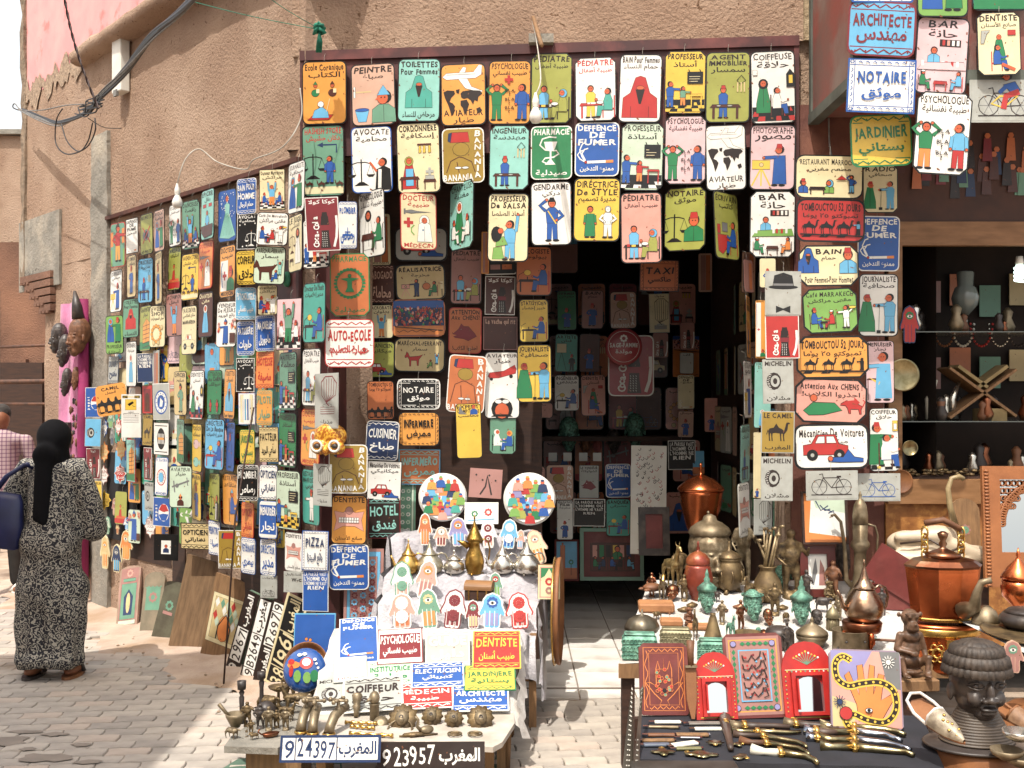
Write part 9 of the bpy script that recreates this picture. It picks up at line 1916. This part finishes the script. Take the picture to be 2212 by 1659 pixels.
for v in me.vertices:
 a = math.atan2(v.co.y,v.co.x); k = max(0,(1.15-v.co.z)/1.1); f_ = 1+.05*k*sin(a*9+v.co.z*3)+.035*k*sin(a*5-v.co.z*5)+.02*sin(v.co.z*22+a*2)*(.4+k); v.co.x *= f_; v.co.y *= f_
 if v.co.z < .09: v.co.z = .085+.01*sin(a*3)
me.materials.clear(); me.materials.append(rm); link('dress',me,wo)
me = blob([('e',(.015,0,1.515),(.105,.115,.115)),('c',(.01,-.01,1.46),.095,(.0,.01,1.36),.11),('e',(0,.02,1.34),(.13,.11,.06)),('c',(-.015,-.115,1.36),.042,(-.03,-.14,1.02),.03),('c',(.015,-.115,1.36),.042,(.01,-.145,1.0),.032),('e',(.0,-.1,1.4),(.08,.06,.08))],.014,4,'headscarf')
me.materials.clear(); me.materials.append(HIJ); link('headscarf',me,wo)
b = MB(); b.tube([(-.02,-.12,1.37),(.05,-.13,1.34),(.12,-.1,1.33)],.004,4);
for q_,(x,y) in enumerate(((-.125,.03),(.115,.05))):
 b = MB(); b.prism([(x+.055*cos(k*.5236),y+.135*sin(k*.5236)) for k in range(12)],.0,.022); b.build('sandal_sole',LEATH if q_ else BLKW,wo); MB().tube([(x-.05,y+.05,.02),(x-.03,y+.05,.075),(x+.03,y+.05,.075),(x+.05,y+.05,.02)],.014,8).build('sandal_strap',BLKW,wo)
hb = thing('handbag','navy blue leather shoulder bag hanging at the woman\'s left side','handbag',TR_((X-.27,Y-.12,1.04),R(8),0,R(10)))
b = MB(); vs = []
for z,w_,d_ in ((-.2,.13,.05),(-.19,.15,.06),(-.05,.15,.06),(.1,.12,.04),(.14,.1,.02)):
 for k in range(20): a = k*.31416; vs.append((w_*math.copysign(abs(cos(a))**.6,cos(a)),d_*math.copysign(abs(sin(a))**.6,sin(a)),z))
b.add(vs,[(j*20+k,j*20+(k+1) % 20,(j+1)*20+(k+1) % 20,(j+1)*20+k) for j in range(4) for k in range(20)]+[tuple(range(20)),tuple(range(80,100))],smooth=True); b.build('bag',NAVY,hb)
for y in (-.03,.03): MB().tube([(-.06,y,.12),(.0,y,.24),(.09,y+.02,.33),(.14,y+.05,.31)],.011,8).build('strap',NAVY,hb)
MX,MY = -4.56,9.8
mn = thing('person','man in a pale plaid shirt and dark trousers at the left edge','person',TR_((MX,MY,0),R(20)))
bobj('body',[('e',(0,0,1.58),(.075,.09,.11)),('c',(0,0,1.4),.05,(0,0,1.5),.05),('e',(0,0,1.1),(.14,.09,.25)),('c',(.22,-.05,.98),.03,(.18,-.16,1.0),.028),('e',(.16,-.2,1.0),(.03,.05,.02)),('e',(-.1,-.05,.04),(.04,.11,.035)),('e',(.12,.12,.04),(.04,.11,.035)),('c',(-.1,0,.05),.035,(-.1,0,.3),.05),('c',(.12,.15,.05),.035,(.1,.1,.3),.05)],SKIN,mn,.014,3)
bobj('hair',[('e',(0,.02,1.63),(.085,.095,.085))],mat('grey_hair','3a3633','2a2725',30,.9,bump=.5,bscale=90,bdist=.004),mn,.012,2)
sm_ = mat('plaid_shirt','b5a3a6','a59296',8,.85); nn = sm_.node_tree.nodes; ll = sm_.node_tree.links; pb = nn['Principled BSDF']; tc = nn.new('ShaderNodeTexCoord'); prev = None
for ax in ('X','Z'):
 w_ = nn.new('ShaderNodeTexWave'); w_.wave_type = 'BANDS'; w_.bands_direction = ax; w_.inputs['Scale'].default_value = 9; ll.new(tc.outputs['Object'],w_.inputs['Vector']); r_ = nn.new('ShaderNodeValToRGB'); r_.color_ramp.elements[0].position = .7; r_.color_ramp.elements[0].color = lin('d2c6c6'); r_.color_ramp.elements[1].position = .85; r_.color_ramp.elements[1].color = lin('a58f9f'); ll.new(w_.outputs['Fac'],r_.inputs[0])
 if prev is None: prev = r_.outputs[0]
 else: m_ = nn.new('ShaderNodeMix'); m_.data_type = 'RGBA'; m_.blend_type = 'MULTIPLY'; m_.inputs['Factor'].default_value = 1; ll.new(prev,m_.inputs['A']); ll.new(r_.outputs[0],m_.inputs['B']); ll.new(m_.outputs['Result'],pb.inputs['Base Color'])
bobj('shirt',[('c',(0,0,1.36),.14,(0,0,.98),.16),('e',(0,0,1.38),(.21,.12,.09)),('c',(-.2,0,1.37),.07,(-.26,.02,1.15),.06),('c',(-.26,.02,1.15),.06,(-.24,-.05,.95),.05),('c',(.2,0,1.37),.07,(.27,.02,1.15),.06),('c',(.27,.02,1.15),.06,(.22,-.06,1.0),.05)],sm_,mn,.016,4)
bobj('trousers',[('e',(0,0,.92),(.17,.12,.12)),('c',(-.08,0,.88),.1,(-.1,-.02,.5),.075),('c',(-.1,-.02,.5),.075,(-.1,0,.12),.06),('c',(.08,0,.88),.1,(.11,.06,.5),.075),('c',(.11,.06,.5),.075,(.12,.12,.12),.06)],mat('dark_trousers','22201f','2c2a28',9,.85),mn,.016,4)
for x,y in ((-.1,-.05),(.12,.12)): MB().prism([(x+.05*cos(k*.5236),y+.125*sin(k*.5236)) for k in range(12)],0,.02).tube([(x-.045,y-.04,.02),(x,y-.04,.08),(x+.045,y-.04,.02)],.02,8).build('sandal',WHITE,mn)
# ------------------------------------------------------------------ sign labels: each says which one
NM = {k: v[1] for k,v in PAL.items()}
PH = dict(panel='on the big sign panel',box='on the upper right sign box',pillar='on the column right of the doorway',wall='on the left wall',corner='on the maroon corner post',recess='in the shaded recess left of the doorway',inside='deep inside the dark shop',slope='on the sloping stand')
BRAND = ('Coca','MAJORELLE','FC ','MICHELIN','La vache','JUVENTUS','CAMEL')
from collections import Counter,defaultdict
def clean(s): return s['fr'].replace('/',' ').strip() if s['fr'] and not any(q in s['fr'] for q in BRAND) else ''
def base(s,full=True):
 d = PIC[s['pc']][1] if s['pc'] else ('ornamental borders' if s['fr'] or s['ar_'] else 'plain'); c = clean(s); a = NM[s['bg']]
 if c: return '%s sign reading %s' % (a,' '.join(c.split()[:4]))
 return '%s sign with %s' % (a,d)
for s in SIGNS: s['ar_'] = ''; s['b'] = base(s)
cnt = Counter(s['b'] for s in SIGNS); uniq = [s for s in SIGNS if cnt[s['b']] == 1 and clean(s)]; taken = set()
def near(s,skip=()):
 best = None
 for o in uniq:
  if o is s or id(o) in skip: continue
  du,dv = s['uv'][0]-o['uv'][0],s['uv'][1]-o['uv'][1]; d = math.hypot(du,dv)
  if best is None or d < best[0]: best = (d,o,du,dv)
 d,o,du,dv = best; w = ('right of' if du > 0 else 'left of') if abs(du) > abs(dv)*.8 else ('below' if dv > 0 else 'above'); return '%s %s' % (w,' '.join(clean(o).split()[:2])),id(o)
for s in SIGNS:
 zone = PH[s['zone']]
 if cnt[s['b']] == 1: lab = s['b']+' '+zone
 else:
  d = PIC[s['pc']][1] if s['pc'] else ''; skip = []
  for _ in range(6):
   nr,oid = near(s,skip); lab = s['b']+', '+nr+' '+(zone if len((s['b']+nr+zone).split()) < 15 else ''); lab = lab.strip()
   if lab not in taken: break
   skip.append(oid)
 w = lab.split()
 if len(w) > 15: lab = ' '.join((s['b']+' '+zone).split()[:15]) if (s['b']+' '+zone) not in taken else ' '.join(w[:15])
 if lab in taken: lab = ' '.join(lab.split()[:11])+', '+near(s)[0]
 taken.add(lab); s['o']['label'] = lab
 if s['fr'] or s['pc']: s['o']['group'] = {'slope': 'lettered plates on the sloping stand'}.get(s['zone'],'painted trade signs hung '+zone)
